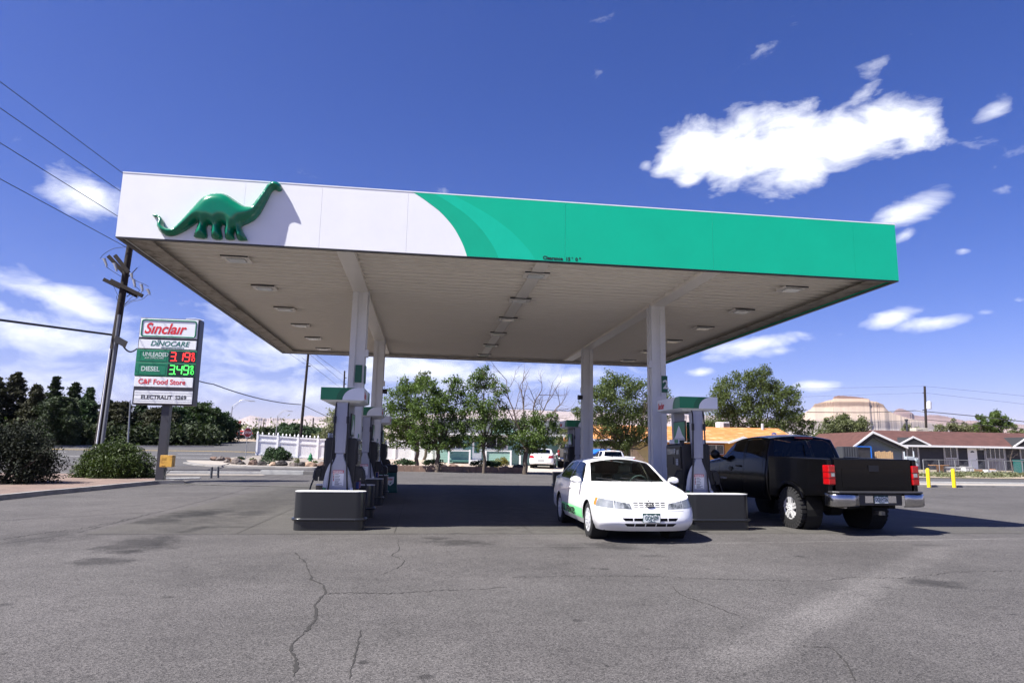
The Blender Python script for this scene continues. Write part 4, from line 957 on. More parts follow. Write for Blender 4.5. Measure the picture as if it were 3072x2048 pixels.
        # green stripe with lettering low on the doors
        M_STR = mat('mint_green_stripe', (.22,.70,.30), .4, var=.04)
        lift(bm, cut(bm, [(-.92,.30),(1.06,.30),(1.06,.475),(-.92,.475)], 'y', lambda c, n: c.y < -.6 and abs(n.y) > .4), 'door_stripe', M_STR, t, .003)
        text('door_lettering', 'ALL', .165, (-.84,-.906,.328), (1,0,0), (0,-.02,1), M_BLK, t, sx=1.5, bold=.007, ext=.002)
        text('door_lettering', 'FENCE', .165, (-.30,-.906,.328), (1,0,0), (0,-.02,1), M_BLK, t, sx=1.5, bold=.007, ext=.002)
    else:
        bk = lambda c, n: c.x < -1.6
        for s in (1,-1):
            lift(bm, cut(bm, [(s*.50,.70),(s*.50,.78),(s*.56,.88),(s*.86,.90),(s*.86,.72)], 'x', bk), 'tail_light', M_TAIL, t, .004)
        lift(bm, cut(bm, [(-.25,.44),(.25,.44),(.25,.60),(-.25,.60)], 'x', bk), 'plate_recess', mat('plate_recess_grey', (.35,.35,.35), .5), t, -.01)
        lift(bm, cut(bm, [(-.72,.655),(.72,.655),(.72,.664),(-.72,.664)], 'x', bk), 'bumper_gap', M_UNDER, t, -.004)
        b = MB(); b.lathe([(0,0),(.05,.0),(.05,.01)], (-2.35,0,.80), (-1,0,0), 16); b.build('badge', M_DARK, t)
        for s in (1,-1):
            b = MB(); b.lathe([(0,-.08),(.07,-.05),(.075,.0),(0,.035)], (.86,s*.965,1.0), (-1,0,0), 14); b.bar((.84,s*.86,.95), (.84,s*.93,.97), .06, .05); b.build('side_mirror', paint, t, smooth=45)
    finish(bm, 'body', paint, t)
    # cabin: floor pan, dashboard, seats, steering wheel
    M_INT = mat('grey_cabin_trim', (.10,.11,.115), .8, var=.15)
    b = MB(); b.bx(-2.1,2.1,-.74,.74,.2,.30); b.bx(1.25,2.15,-.6,.6,.3,.62); b.bx(-2.2,-1.6,-.62,.62,.30,.85); b.build('floor_pan', M_UNDER, t)
    for cx in (1.435,-1.235):
        for s in (1,-1):
            b = MB(); b.lathe([(.352,-.001),(.352,.30),(.0,.30)], (cx,s*.86,.315), (0,-s,0), 28); b.build('wheel_arch', M_UNDER, t)
    b = MB(); b.prism([(.55,.70),(1.05,.78),(1.10,.93),(.80,.95),(.58,.88)], (0,-.70,0), (1,0,0), (0,0,1), (0,1.40,0)); b.build('dashboard', M_INT, t, bevel=.02)
    for y in (-.38,.38):
        b = MB(); b.prism([(-.45,.45),(.10,.48),(.10,.60),(-.28,.60),(-.42,1.08),(-.54,1.08),(-.52,.5)], (0,y-.25,0), (1,0,0), (0,0,1), (0,.50,0)); b.bx(-.54,-.46,y-.13,y+.13,1.10,1.25); b.build('seat', M_INT, t, bevel=.03)
    b = MB(); b.prism([(-1.35,.42),(-.85,.46),(-.85,.6),(-1.2,.6),(-1.38,.98),(-1.5,.98)], (0,-.62,0), (1,0,0), (0,0,1), (0,1.24,0)); b.build('rear_seat', M_INT, t, bevel=.03)
    b = MB(); b.tube([(.50+.06*math.sin(a),.38+.185*math.cos(a),.90+.17*math.sin(a)) for a in [2*math.pi*k/24 for k in range(25)]], .014, 6); b.cyl((.5,.38,.9),(.72,.38,.80),.03); b.build('steering_wheel', M_INT, t)
    for cx in (1.435,-1.235):
        for s in (1,-1): wheel(t, cx, s*.765, .315, .20, s)
    return t
M_CARW = mat('white_car_paint', (.82,.82,.82), .25, var=.015, coat=.7)
sedan('sedan', 'white four door sedan with a green lettered stripe on its doors, parked at the pump', (3.90, 13.74, .004), R(-90.6), M_CARW)
pc = gp(1630, 50.2); sedan('sedan', 'white sedan seen from behind in the driveway under the trees', (pc.x, pc.y, pc.z+.03), R(76), M_CARW, detail=False)
# ---- pickup
def pickup(name, label, loc_, rz, paint, lift_=.0, glass=GD, style='truck', near=True):
    t = thing(name, label, 'pickup truck', loc_, rz)
    L = lift_; W_ = 1.0
    # cab + hood skin
    xs = [-.72,-.68,-.5,0,.5,.85,1.25,1.62,2.0,2.5,2.8,2.95]
    zT = [1.80,1.86,1.885,1.905,1.895,1.85,1.64,1.40,1.33,1.27,1.19,1.10]
    zT = [z+L for z in zT]
    zR = [1.73,1.78,1.81,1.83,1.815,1.77,1.58,1.365,1.30,1.235,1.16,1.07]; zR = [z+L for z in zR]
    wR = [.78,.78,.78,.78,.78,.78,.80,.83,.84,.84,.82,.78]
    zS = [1.30,1.30,1.30,1.295,1.285,1.28,1.27,1.25,1.22,1.18,1.11,1.02]; zS = [z+L for z in zS]; wS = [.95,.95,.955,.96,.96,.96,.96,.955,.955,.955,.93,.88]
    zM = [.95+L]*12; wM = [1.0,1.0,1.0,1.0,1.0,1.0,1.0,1.0,1.0,1.0,.98,.93]
    zL = [.62+L]*12; wL = [.985]*10+[.96,.92]
    zB = [.42+L]*12; wB = [.93]*10+[.91,.88]
    bm = shell(xs, [(zB,wB),(zL,wL),(zM,wM),(zS,wS),(zR,wR),(zT,[0]*12)], [2.85,2.95,2.95,2.92,2.86,2.86], [-.72,-.72,-.72,-.72,-.62,-.60], .5, .12, 2.6, 4)
    up = lambda c, n: n.z > .1 and c.z > 1.35+L
    lift(bm, cut(bm, [(1.60,-.76),(1.66,0),(1.60,.76),(.96,.71),(.93,0),(.96,-.71)], 'z', up), 'windshield', glass, t, -.006)
    lift(bm, cut(bm, [(-.78,1.37+L),(.78,1.37+L),(.70,1.78+L),(-.70,1.78+L)], 'x', lambda c, n: c.x < -.45 and n.x < -.2), 'rear_window', glass, t, -.006)
    for s in (1,-1):
        sd = lambda c, n: c.y*s > .4 and abs(n.y) > .4
        lift(bm, cut(bm, [(1.50,1.315+L),(1.02,1.70+L),(.80,1.79+L),(.42,1.80+L),(.40,1.325+L)], 'y', sd), 'side_window', glass, t, -.006)
        lift(bm, cut(bm, [(.28,1.33+L),(.30,1.80+L),(-.22,1.79+L),(-.42,1.70+L),(-.46,1.36+L)], 'y', sd), 'side_window', glass, t, -.006)
        for q in ([(1.52,.50+L),(1.532,.50+L),(1.532,1.27+L),(1.52,1.27+L)],[(.335,.50+L),(.347,.50+L),(.347,1.82+L),(.335,1.82+L)],[(-.52,.5+L),(-.508,.5+L),(-.508,1.75+L),(-.52,1.75+L)]):
            lift(bm, cut(bm, q, 'y', sd), 'shut_line', M_UNDER, t, -.004)
        R_ = .50
        ci = [(2.07+R_*math.cos(a), .42+R_*math.sin(a)) for a in [2*math.pi*k/28 for k in range(28)]]
        fs = cut(bm, ci, 'y', lambda c, n: c.y*s > .5); bmesh.ops.delete(bm, geom=fs, context='FACES')
    finish(bm, 'cab', paint, t)
    # cargo bed: two sides with wheel cut-outs, tailgate, floor, bulkhead
    for s in (1,-1):
        out = [(-2.90,.62+L),(-2.90,1.36+L),(-.78,1.40+L),(-.78,.50+L)]
        cx, r = -1.57, .50
        a0 = [math.pi*k/14 for k in range(15)]
        arch = [(cx+r*math.cos(a), .42+r*math.sin(a)) for a in a0]
        arch = [p for p in arch if p[1] > .50+L]
        lo = .52+L
        prof = [(-.78,lo)] + [(cx+r*.985,lo)] + arch + [(cx-r*.985,.60+L),(-2.90,.66+L),(-2.90,1.36+L),(-.78,1.40+L)]
        b = MB(); y0, y1 = sorted((s*.90, s*.995)); b.prism(prof, (0,y0,0), (1,0,0), (0,0,1), (0,y1-y0,0)); o = b.build('bed_side', paint, t, bevel=.03, seg=3)
        b = MB(); y0, y1 = sorted((s*.985, s*1.03))
        ring = [(cx+(r+.07)*math.cos(a), .42+(r+.07)*math.sin(a)) for a in a0]; ring2 = [(cx+(r-.012)*math.cos(a), .42+(r-.012)*math.sin(a)) for a in a0]
        ring = [p for p in ring if p[1] > .46+L]; ring2 = [p for p in ring2 if p[1] > .46+L]
        b.prism(ring+ring2[::-1], (0,y0,0), (1,0,0), (0,0,1), (0,y1-y0,0)); b.build('wheel_arch_flare', paint, t, bevel=.012)
        # tall tail lamp wrapping the corner
        b = MB(); ya, yb = sorted((s*.855, s*1.004)); b.bx(-2.935,-2.74,ya,yb,.86+L,1.24+L)
        tl = b.build('tail_light', M_TAIL, t, bevel=.02, seg=3)
        b = MB(); ya, yb = sorted((s*.875, s*.955)); b.bx(-2.939,-2.93,ya,yb,1.02+L,1.09+L); b.build('reverse_lamp', M_HLAMP, tl); b = MB(); ya, yb = sorted((s*.85, s*1.006)); b.bx(-2.938,-2.74,ya,yb,1.10+L,1.112+L); b.bx(-2.938,-2.74,ya,yb,.985+L,.997+L); b.build('lamp_divider', mat('deep_red_divider', (.08,.002,.003), .3), tl)
    b = MB(); b.bx(-2.905,-2.83,-.845,.845,.74+L,1.37+L); tg = b.build('tailgate', paint, t, bevel=.02, seg=3)
    b = MB(); b.bx(-2.913,-2.9055,-.70,.70,.80+L,1.18+L); b.build('pressed_panel', paint, tg, bevel=.004); b = MB(); b.bx(-2.925,-2.9135,-.11,.11,1.12+L,1.24+L); b.build('handle', M_PBODY, tg, bevel=.006)
    b = MB(); b.bx(-2.82,-.80,-.89,.89,.80+L,.84+L); b.bx(-.84,-.785,-.89,.89,.5+L,1.38+L); b.build('bed_floor', M_UNDER, t)
    b = MB(); b.bx(-2.80,2.6,-.52,-.38,.44+L*.6,.62+L); b.bx(-2.80,2.6,.38,.52,.44+L*.6,.62+L); b.bx(-2.2,2.3,-.3,.3,.40+L*.6,.5+L); b.cyl((-1.57,-.8,.42),(-1.57,.8,.42),.06); b.cyl((-1.57,-.14,.42),(-1.57,.14,.42),.16); b.bx(.6,2.7,-.75,.75,.5+L,.9+L); b.build('frame', M_UNDER, t)
    b = MB(); b.cyl((-2.45,.62,.50+L*.5),(-2.9,.66,.50+L*.5),.04,.04,14); b.build('exhaust_pipe', mat('steel_pipe', (.45,.43,.40), .35, metal=.9), t)
    # bumper with chrome wings and dark step
    bp = MB(); bp.prism([(-3.0,-1.0),(-3.09,-.90),(-3.12,-.5),(-3.12,.5),(-3.09,.90),(-3.0,1.0),(-2.86,1.0),(-2.86,-1.0)], (0,0,.705+L), (1,0,0), (0,1,0), (0,0,.04)); bp.prism([(-3.0,-.5),(-3.05,-.48),(-3.05,.48),(-3.0,.5)], (0,0,.48+L), (1,0,0), (0,1,0), (0,0,.224)); bumper = bp.build('rear_bumper', M_DARK, t, bevel=.015)
    for s in (1,-1):
        b = MB(); P = [(-3.10,s*.50),(-3.105,s*.72),(-3.08,s*.90),(-3.02,s*1.0),(-2.80,s*1.02)]; vs = []
        for x, y in P: vs += [(x+.03, y*.985, .45+L), (x, y, .48+L), (x, y, .67+L), (x+.02, y*.99, .70+L)]
        fs = [(4*i+j, 4*i+j+1, 4*i+5+j, 4*i+4+j) for i in range(4) for j in range(3)]
        b.add(vs, fs if s > 0 else [f[::-1] for f in fs]); o = b.build('chrome_wing', M_CHROME, bumper, smooth=60); o.data.materials[0] = mat('dulled_chrome', (.42,.42,.43), .2, metal=1, var=.1); so = o.modifiers.new('thick', 'SOLIDIFY'); so.thickness = .01
    b = MB(); b.bx(-3.058,-3.051,-.34,.34,.53+L,.66+L); b.build('plate_bracket', M_CHROME, bumper); 
    if near: plate(t, (-3.066,.0,.595+L), (0,-1,0), 'DQU•T26', 1, 'COLORADO')
    b = MB(); b.bx(-3.1,-2.9,-.04,.04,.30+L,.37+L); b.build('tow_hitch', M_DARK, t)
    for s in (1,-1):
        b = MB(); b.lathe([(0,-.09),(.09,-.07),(.12,-.01),(.12,.03),(0,.05)], (1.42,s*1.14,1.42+L), (1,0,0), 18); b.bar((1.42,s*.93,1.33+L), (1.42,s*1.08,1.38+L), .08, .06); b.build('side_mirror', M_PBODY, t, smooth=45)
        for x in (.47,): b = MB(); b.bx(x-.02, x+.17, s*.985-.01, s*.985+.035, 1.13+L, 1.17+L); b.build('door_handle', M_PBODY, t, bevel=.01)
        for cx in (2.07,-1.57):
            wheel(t, cx, s*.86, .42, .30, s, style)
            b = MB(); b.lathe([(.5,-.001),(.5,.36),(0,.36)], (cx,s*.93,.42), (0,-s,0), 24); b.build('wheel_well', M_UNDER, t)
    b = MB(); b.bx(-.70,-.64,-.22,.22,1.80+L,1.835+L); br = b.build('brake_lamp', M_TAIL, t, bevel=.01)
    M_INT = mat('dark_cabin_trim', (.03,.033,.035), .8)
    for y in (-.4,.4):
        b = MB(); b.prism([(.2,.85+L),(.75,.88+L),(.75,1.0+L),(.35,1.0+L),(.22,1.5+L),(.08,1.5+L)], (0,y-.26,0), (1,0,0), (0,0,1), (0,.52,0)); b.bx(.06,.15,y-.14,y+.14,1.52+L,1.70+L); b.build('seat', M_INT, t, bevel=.03)
    b = MB(); b.prism([(1.1,1.0+L),(1.6,1.05+L),(1.6,1.30+L),(1.2,1.28+L)], (0,-.8,0), (1,0,0), (0,0,1), (0,1.6,0)); b.tube([(1.05,.4+.19*math.cos(a),1.24+L+.18*math.sin(a)) for a in [2*math.pi*k/24 for k in range(25)]], .014, 6); b.build('dashboard', M_INT, t)
    b = MB(); b.bx(-.6,2.2,-.9,.9,.46+L,.52+L); b.build('floor_pan', M_UNDER, t)
    if near:
        b = MB(); X, Z, Y_ = .92, 1.08+L, 1.003
        b.prism([(-.10,-.018),(-.04,-.018),(-.04,-.05),(.04,-.05),(.04,-.018),(.10,-.018),(.10,.018),(.04,.018),(.04,.05),(-.04,.05),(-.04,.018),(-.10,.018)], (X,Y_,Z), (1,0,0), (0,0,1), (0,.006,0)); b.build('door_emblem', M_PBODY, t)
        text('door_lettering', 'SILVERADO', .06, (1.45,1.004,.82+L), (-1,0,0), (0,0,1), M_PGREY2, t, sx=1.0, ext=.002)
    return t
M_BLACKP = mat('black_truck_paint', (.0025,.0025,.003), .2, var=.1, coat=.12, spec=.22)
pickup('pickup_truck', 'black lifted pickup truck seen from behind at the right fuel pump', (8.70, 15.45, 0), R(93.0), M_BLACKP, .10)
# ------------------------------------------------------------------ foliage
def leaf_mesh(name, m, parent, cen, size, rng, flat=0.0, aspect=.55, kind=None, droop=0):
    """many small leaf faces; cen is an (n,3) array, size an (n,) array"""
    n = len(cen); a = rng.normal(size=(n,3)); a[:,2] *= (1-flat); a[:,2] -= droop; a /= np.linalg.norm(a, axis=1)[:,None]
    c = rng.normal(size=(n,3)); b = np.cross(a, c); b /= np.linalg.norm(b, axis=1)[:,None]
    s = size[:,None]
    V = np.stack([cen-a*s*.5, cen+b*s*aspect*.5, cen+a*s*.5, cen-b*s*aspect*.5], 1).reshape(-1,3)
    me = bpy.data.meshes.new(name); me.vertices.add(4*n); me.loops.add(4*n); me.polygons.add(n)
    me.vertices.foreach_set('co', V.ravel().astype(np.float32)); me.loops.foreach_set('vertex_index', np.arange(4*n, dtype=np.int32))
    me.polygons.foreach_set('loop_start', np.arange(0, 4*n, 4, dtype=np.int32)); me.polygons.foreach_set('loop_total', np.full(n, 4, dtype=np.int32))
    me.update(calc_edges=True); me.validate(); me.materials.append(m)
    o = bpy.data.objects.new(name, me); COL.objects.link(o)
    if parent: o.parent = parent
    if kind: o['kind'] = kind
    return o
M_BARK = mat('grey_brown_bark', (.10,.078,.06), .9, var=.3, vs=9, bump=.4, bs=25)
M_LEAF = leafmat('fresh_green_leaves', (.075,.125,.028), .35, .4, col2=(.09,.135,.035))
M_LEAF2 = leafmat('grey_green_leaves', (.105,.125,.055), .3, .4, col2=(.12,.135,.06))
M_LEAF3 = leafmat('elm_leaves', (.085,.115,.035), .35, .45)
M_PINE = leafmat('pine_needles', (.028,.044,.016), .14, .45, .7)
M_PINE2 = leafmat('juniper_needles', (.030,.060,.022), .15, .4, .7)
M_PINE3 = leafmat('brown_green_needles', (.034,.036,.016), .12, .5, .75)
M_HEDGE = leafmat('bright_bush_leaves', (.024,.046,.009), .15, .5, col2=(.045,.07,.012))
M_JUN = leafmat('dark_juniper_needles', (.012,.017,.008), .08, .45, .8)
M_SAGE = leafmat('sage_leaves', (.13,.14,.07), .2, .35)
def limb(b, p, q, r0, r1, rng, wob=.08, n=6):
    p, q = Vector(p), Vector(q); L = (q-p).length; P = []
    o = Vector(rng.normal(size=3))*L*wob
    for i in range(n+1):
        t = i/n; P.append(p.lerp(q, t)+o*math.sin(math.pi*t)+Vector(rng.normal(size=3))*L*.015*(0 < i < n))
    b.tube(P, r0, 6 if r0 < .06 else 9, r1=r1); return P
def tree(name, label, base, trunk_px, clumps, Y, leaf, m=None, seed=1, dens=1.0, lsize=.13, group=None, forks=None, hole=.25, cat='tree', bare=0, r0=.14, tz=1.6):
    """clumps: (px, py, radius in px) blobs of foliage standing at depth Y; limbs run from the trunk to every blob"""
    rng = np.random.default_rng(seed); t = thing(name, label, cat, base, 0, group); bs = Vector(base)
    k = Y/F_PX*1.02
    fork = Vector((0,0,tz)); b = MB()
    b2 = limb(b, (0,0,-.15), fork, r0, r0*.72, rng, .05)
    C = []; S = []
    cl = []
    for (px, py, rp) in clumps:
        r = rp*k; c = at(px, py, Y)-bs; c.y += float(rng.normal())*r*.35; cl.append((c, r))
    for c, r in cl:
        mid = fork.lerp(c, .5)+Vector((0,0,-.12*(c-fork).length)); 
        P = limb(b, fork, mid, r0*.42, r0*.25, rng, .06, 4); P2 = limb(b, mid, c, r0*.25, r0*.09, rng, .05, 4)
        nb = 7
        for j in range(nb):
            d = Vector(rng.normal(size=3)).normalized(); tip = c+Vector((d.x*r, d.y*r*.8, d.z*r*.85)); s = mid.lerp(c, float(rng.uniform(.3,1))); limb(b, s, tip, r0*.085, r0*.03, rng, .06, 3)
        n = int(dens*1900*(r/1.0)**2/((lsize/.13)**1.6))
        m1 = 9+int(r*9); sub = rng.normal(size=(m1,3)); sub /= np.linalg.norm(sub, axis=1)[:,None]; sub *= (rng.uniform(.25,1,size=(m1,1))**.6)*r*np.array([1.12,.9,1.0])
        pick = rng.integers(0, m1, n); pts = np.array(c)[None,:]+sub[pick]+rng.normal(size=(n,3))*r*np.array([.21,.21,.17])
        C.append(pts); S.append(rng.uniform(.6,1.35,n)*lsize)
    b.build('trunk', M_BARK, t, smooth=60)
    if not bare: leaf_mesh('crown', m or M_LEAF, t, np.concatenate(C), np.concatenate(S), rng)
    return t
G_MID = 'broadleaf trees along the planter wall'
tree('broadleaf_tree','bushy green tree nearest the left island, over the white fence', gp(1250,45), 0, [(1190,1190,38),(1215,1160,30),(1165,1230,34),(1200,1255,45),(1240,1215,36),(1180,1290,32),(1228,1295,38),(1160,1270,24),(1255,1270,34),(1245,1165,24),(1150,1310,20),(1190,1325,24),(1235,1325,22),(1265,1320,20)], 45, 0, M_LEAF, 11, 1.0, group=G_MID, tz=1.8)
tree('broadleaf_tree','broad green tree with forked dark trunks at the planter', gp(1312,40.4), 0, [(1275,1165,34),(1300,1190,42),(1335,1215,40),(1290,1250,48),(1345,1275,42),(1320,1310,38),(1270,1305,36),(1365,1235,30),(1375,1165,30),(1350,1155,24),(1300,1325,26),(1245,1330,22),(1380,1300,26),(1255,1225,30),(1285,1335,22),(1345,1330,26),(1375,1325,20)], 40.4, 0, M_LEAF, 12, 1.05, group=G_MID, tz=1.3, r0=.15)
tree('broadleaf_tree','dark tree top rising behind the broad green tree', gp(1268,60), 0, [(1262,1135,18),(1280,1128,14),(1258,1160,22),(1285,1160,20)], 60, 0, M_LEAF2, 13, 1.2, group='trees behind the houses', tz=3, lsize=.16)
tree('broadleaf_tree','tall narrow green tree left of the bare branches', gp(1450,40.0), 0, [(1450,1120,26),(1425,1150,32),(1470,1145,34),(1495,1170,28),(1410,1200,36),(1455,1195,42),(1498,1215,30),(1430,1250,44),(1485,1255,38),(1400,1265,26),(1460,1295,36),(1510,1285,24),(1410,1310,20),(1455,1106,12),(1440,1330,22),(1490,1325,24),(1400,1325,16)], 40, 0, M_LEAF, 14, .82, group=G_MID, tz=1.5, r0=.11)
tb = tree('broadleaf_tree','low green tree with bare dead branches on top', gp(1579,39.6), 0, [(1545,1285,34),(1585,1270,36),(1625,1265,30),(1655,1255,22),(1560,1320,28),(1610,1310,36),(1650,1300,28),(1530,1320,20),(1670,1285,20),(1640,1330,18),(1590,1340,22),(1555,1345,16),(1625,1345,16)], 39.6, 0, M_LEAF, 15, 1.05, group=G_MID, tz=1.5, r0=.16)
rngb = np.random.default_rng(5); b = MB(); bs = gp(1579, 39.6)
def twig(p, q, r, lv):
    P = limb(b, p, q, r, r*.45, rngb, .06, 5)
    if lv == 0: return
    d = (Vector(q)-Vector(p)); L = d.length
    for j in range(5):
        s = P[2+j % 4]; e = s+(d.normalized()*.75+Vector((rngb.normal(),rngb.normal()*.6,rngb.normal()*.5))*.55).normalized()*L*float(rngb.uniform(.35,.6)); twig(s, e, r*.42, lv-1)
for a, c in (((1560,1290),(1520,1140)),((1575,1280),(1560,1160)),((1600,1280),(1625,1170)),((1610,1285),(1680,1215)),((1600,1290),(1655,1190)),((1560,1290),(1505,1200))):
    twig(at(*a, 39.6)-bs, at(*c, 39.6)-bs, .05, 2)
b.build('dead_branches', mat('dead_wood', (.13,.10,.08), .9, var=.2), tb, smooth=60)
tree('broadleaf_tree','dark leafy tree over the parked grey truck', gp(1690,52), 0, [(1680,1330,20),(1700,1300,22),(1720,1320,20),(1695,1345,16)], 52, 0, M_LEAF2, 16, 1.3, group='trees by the driveway', tz=1.5, lsize=.15)
tree('broadleaf_tree','large airy tree behind the right columns and the wooden fence', gp(1884,52), 0, [(1830,1140,34),(1860,1170,44),(1800,1185,40),(1900,1160,36),(1940,1175,38),(1790,1235,42),(1845,1230,52),(1905,1225,46),(1760,1270,34),(1820,1290,44),(1880,1285,46),(1945,1250,40),(1965,1215,30),(1925,1310,34),(1860,1335,30),(1990,1185,24),(1985,1260,22),(1740,1230,24),(1730,1290,20),(1800,1330,22),(1955,1330,18),(1770,1180,22)], 52, 0, M_LEAF3, 17, 1.0, lsize=.16, group='trees beyond the station', tz=1.6, r0=.2)
tree('broadleaf_tree','big spreading tree behind the orange roofed house', gp(2280,74), 0, [(2180,1165,38),(2230,1140,38),(2275,1135,40),(2320,1155,36),(2145,1205,38),(2200,1215,48),(2260,1200,52),(2320,1210,46),(2365,1195,34),(2170,1265,46),(2235,1270,46),(2300,1275,46),(2360,1260,42),(2400,1240,28),(2410,1290,30),(2130,1280,26),(2290,1120,22),(2380,1170,22),(2430,1270,18)], 74, 0, M_LEAF3, 18, 1.1, lsize=.21, group='trees beyond the station', tz=2, r0=.25)
tree('broadleaf_tree','round olive bush tree between the two houses on the right', gp(2530,80), 0, [(2490,1290,34),(2530,1280,38),(2570,1285,32),(2505,1320,34),(2550,1320,36),(2460,1320,24),(2590,1315,22),(2480,1265,16),(2535,1255,16),(2580,1265,12)], 80, 0, M_LEAF2, 19, 2.0, lsize=.22, group='trees beyond the station', tz=1.5)
for i, (cl, m, Y, l) in enumerate([
    ([(2820,1290,18),(2850,1275,20),(2880,1285,20),(2800,1305,14),(2865,1300,18)], M_SAGE, 110, 'pale sage tree behind the brown roof beside the pole'),
    ([(2720,1285,14),(2740,1295,16),(2700,1300,14)], M_SAGE, 112, 'small pale tree behind the roof cooler'),
    ([(2950,1270,22),(2985,1255,24),(3010,1270,24),(2970,1290,26),(3005,1300,22),(2940,1250,12),(2995,1240,14)], M_LEAF, 95, 'bright green clumpy tree behind the brown roof'),
    ([(2910,1285,20),(2925,1300,18)], M_SAGE, 115, 'faded tree left of the bright green one'),
    ([(3040,1290,16),(3060,1300,18),(3080,1305,20)], M_LEAF2, 98, 'green tree at the right edge above the brown roof')]):
    tree('broadleaf_tree', l, gp(cl[0][0], Y), 0, cl, Y, 0, m, 30+i, 2.2, lsize=.28, group='trees beyond the brown roofed house', tz=1.2)
tree('broadleaf_tree','silvery tree seen between the left pump and the hills', gp(1000,62), 0, [(1000,1240,22),(990,1270,22),(1015,1265,18),(1000,1295,18),(985,1300,14),(1020,1290,14)], 62, 0, leafmat('silver_leaves', (.20,.21,.13), .25, .35), 37, 1.0, lsize=.17, group='trees beyond the white fence', tz=1.6)
# evergreens across the road, each its own tree
def pine(label, px, ptop, Y, wpx, m, seed, shape='cone', group='evergreens across the road', lsize=.34, dens=1.0, bot=None):
    rng = np.random.default_rng(seed); base = gp(px, Y); H = hz(px, ptop, Y)-base.z; Wd = wpx*Y/F_PX/2
    t = thing('evergreen_tree', label, 'tree', base, 0, group); b = MB(); limb(b, (0,0,-.3), (0,0,H*.93), .16, .03, rng, .01)
    nb = 34; C = []; S = []
    for i in range(nb):
        u = i/nb; z = H*(.06+.92*u); prof = (1-u)**.75 if shape == 'cone' else math.sqrt(max(.02, 1-(2*u-.75)**2/1.6))
        rr = Wd*prof*float(rng.uniform(.55,1.3))+.12
        for j in range(5):
            a = float(rng.uniform(0, 2*math.pi)); L = rr*float(rng.uniform(.55,1.1)); tip = Vector((math.cos(a)*L, math.sin(a)*L, z+L*float(rng.uniform(-.1,.25))))
            if rng.random() < .6: limb(b, (0,0,z), tip, .035, .01, rng, .03, 3)
            n = int(46*dens*(L/1.2+.25)); tt = rng.uniform(.25,1.08,n)**.7
            pts = np.array([0,0,z])+(np.array(tip)-np.array([0,0,z]))*tt[:,None]+rng.normal(size=(n,3))*np.array([.22,.22,.16])*(L*.35+.35)
            C.append(pts); S.append(rng.uniform(.6,1.4,n)*lsize)
    b.build('trunk', M_BARK, t, smooth=60); leaf_mesh('crown', m, t, np.concatenate(C), np.concatenate(S), rng, aspect=.42, flat=.4); return t
M_HEDGE2 = leafmat('mid_green_leaves', (.036,.066,.018), .2, .5)
PN = [(-30,1125,70,120,M_PINE3,'cone','ragged brownish evergreen at the left edge'),(25,1110,72,110,M_PINE3,'cone','tall evergreen with a feathery tip at the far left'),(90,1150,70,110,M_PINE3,'cone','dark evergreen second from the left edge'),(145,1123,74,80,M_PINE,'cone','pointed dark evergreen left of the utility pole'),
      (175,1190,68,110,M_PINE,'r','rounded dark evergreen low in the row left of the pole'),(207,1142,76,80,M_PINE,'cone','slim pointed evergreen just left of the utility pole'),(250,1158,73,85,M_PINE2,'cone','dense dark evergreen behind the utility pole'),(310,1198,76,90,M_PINE,'cone','dark evergreen right of the utility pole'),
      (350,1205,74,85,M_PINE3,'r','brownish evergreen left of the price sign'),(415,1205,78,90,M_PINE2,'cone','evergreen behind the price sign board'),(470,1225,76,90,M_PINE3,'r','dull evergreen behind the price sign post'),(525,1220,78,80,M_PINE2,'r','green tree right under the price sign'),
      (585,1205,80,110,M_HEDGE2,'r','bright green rounded tree right of the price sign'),(630,1225,82,90,M_PINE2,'r','green tree right of the bright rounded one'),(672,1252,84,70,M_HEDGE2,'r','last green tree of the row beside the lamp post'),
      (800,1285,120,60,M_PINE,'r','small dark tree behind the white fence by the stop sign'),(848,1268,118,60,M_PINE2,'cone','dark pine behind the second fence post'),(890,1272,116,72,M_PINE2,'r','round dark pine left of the far utility pole'),(945,1285,120,60,M_PINE2,'r','small dark pine right of the far utility pole'),(975,1300,110,60,M_LEAF2,'r','olive shrub tree above the fence near the pump')]
for i, (px, pt, Y, w, m, sh, l) in enumerate(PN): pine(l, px, pt, Y, w, m, 50+i, sh, dens=2.3 if px < 700 else 1.0, lsize=.27 if px < 700 else .40, group='evergreens across the road' if px < 700 else 'trees beyond the white fence')
def bush(name, label, base, rx, ry, h, m, seed, n=2600, lsize=.10, group=None, cat='bush', flat=.3, stems=8, lumps=16):
    rng = np.random.default_rng(seed); t = thing(name, label, cat, base, 0, group)
    d = rng.normal(size=(lumps,3)); d /= np.linalg.norm(d, axis=1)[:,None]; d[:,2] = np.abs(d[:,2])**.8; c = d*np.array([rx*.72,ry*.72,h*.70])*rng.uniform(.7,1.02,size=(lumps,1))
    lr = rng.uniform(.18,.34,lumps); pk = rng.integers(0, lumps, n)
    v = rng.normal(size=(n,3)); v /= np.linalg.norm(v, axis=1)[:,None]; v *= rng.uniform(.3,1,size=(n,1))**.45
    pts = c[pk]+v*lr[pk][:,None]*np.array([rx,ry,h*1.0]); pts[:,2] = np.abs(pts[:,2])+.03
    b = MB()
    for i in range(stems): limb(b, (0,0,-.05), Vector(c[i % lumps]), .03, .008, rng, .05, 4)
    b.build('stem', M_BARK, t); leaf_mesh('foliage', m, t, pts, rng.uniform(.6,1.4,n)*lsize, rng, aspect=.5); return t
p = gp(342, 31.0); bush('bush','large rounded green bush left of the price sign post', p, 1.9, 1.2, 1.82, M_HEDGE, 71, 34000, .085, lumps=60)
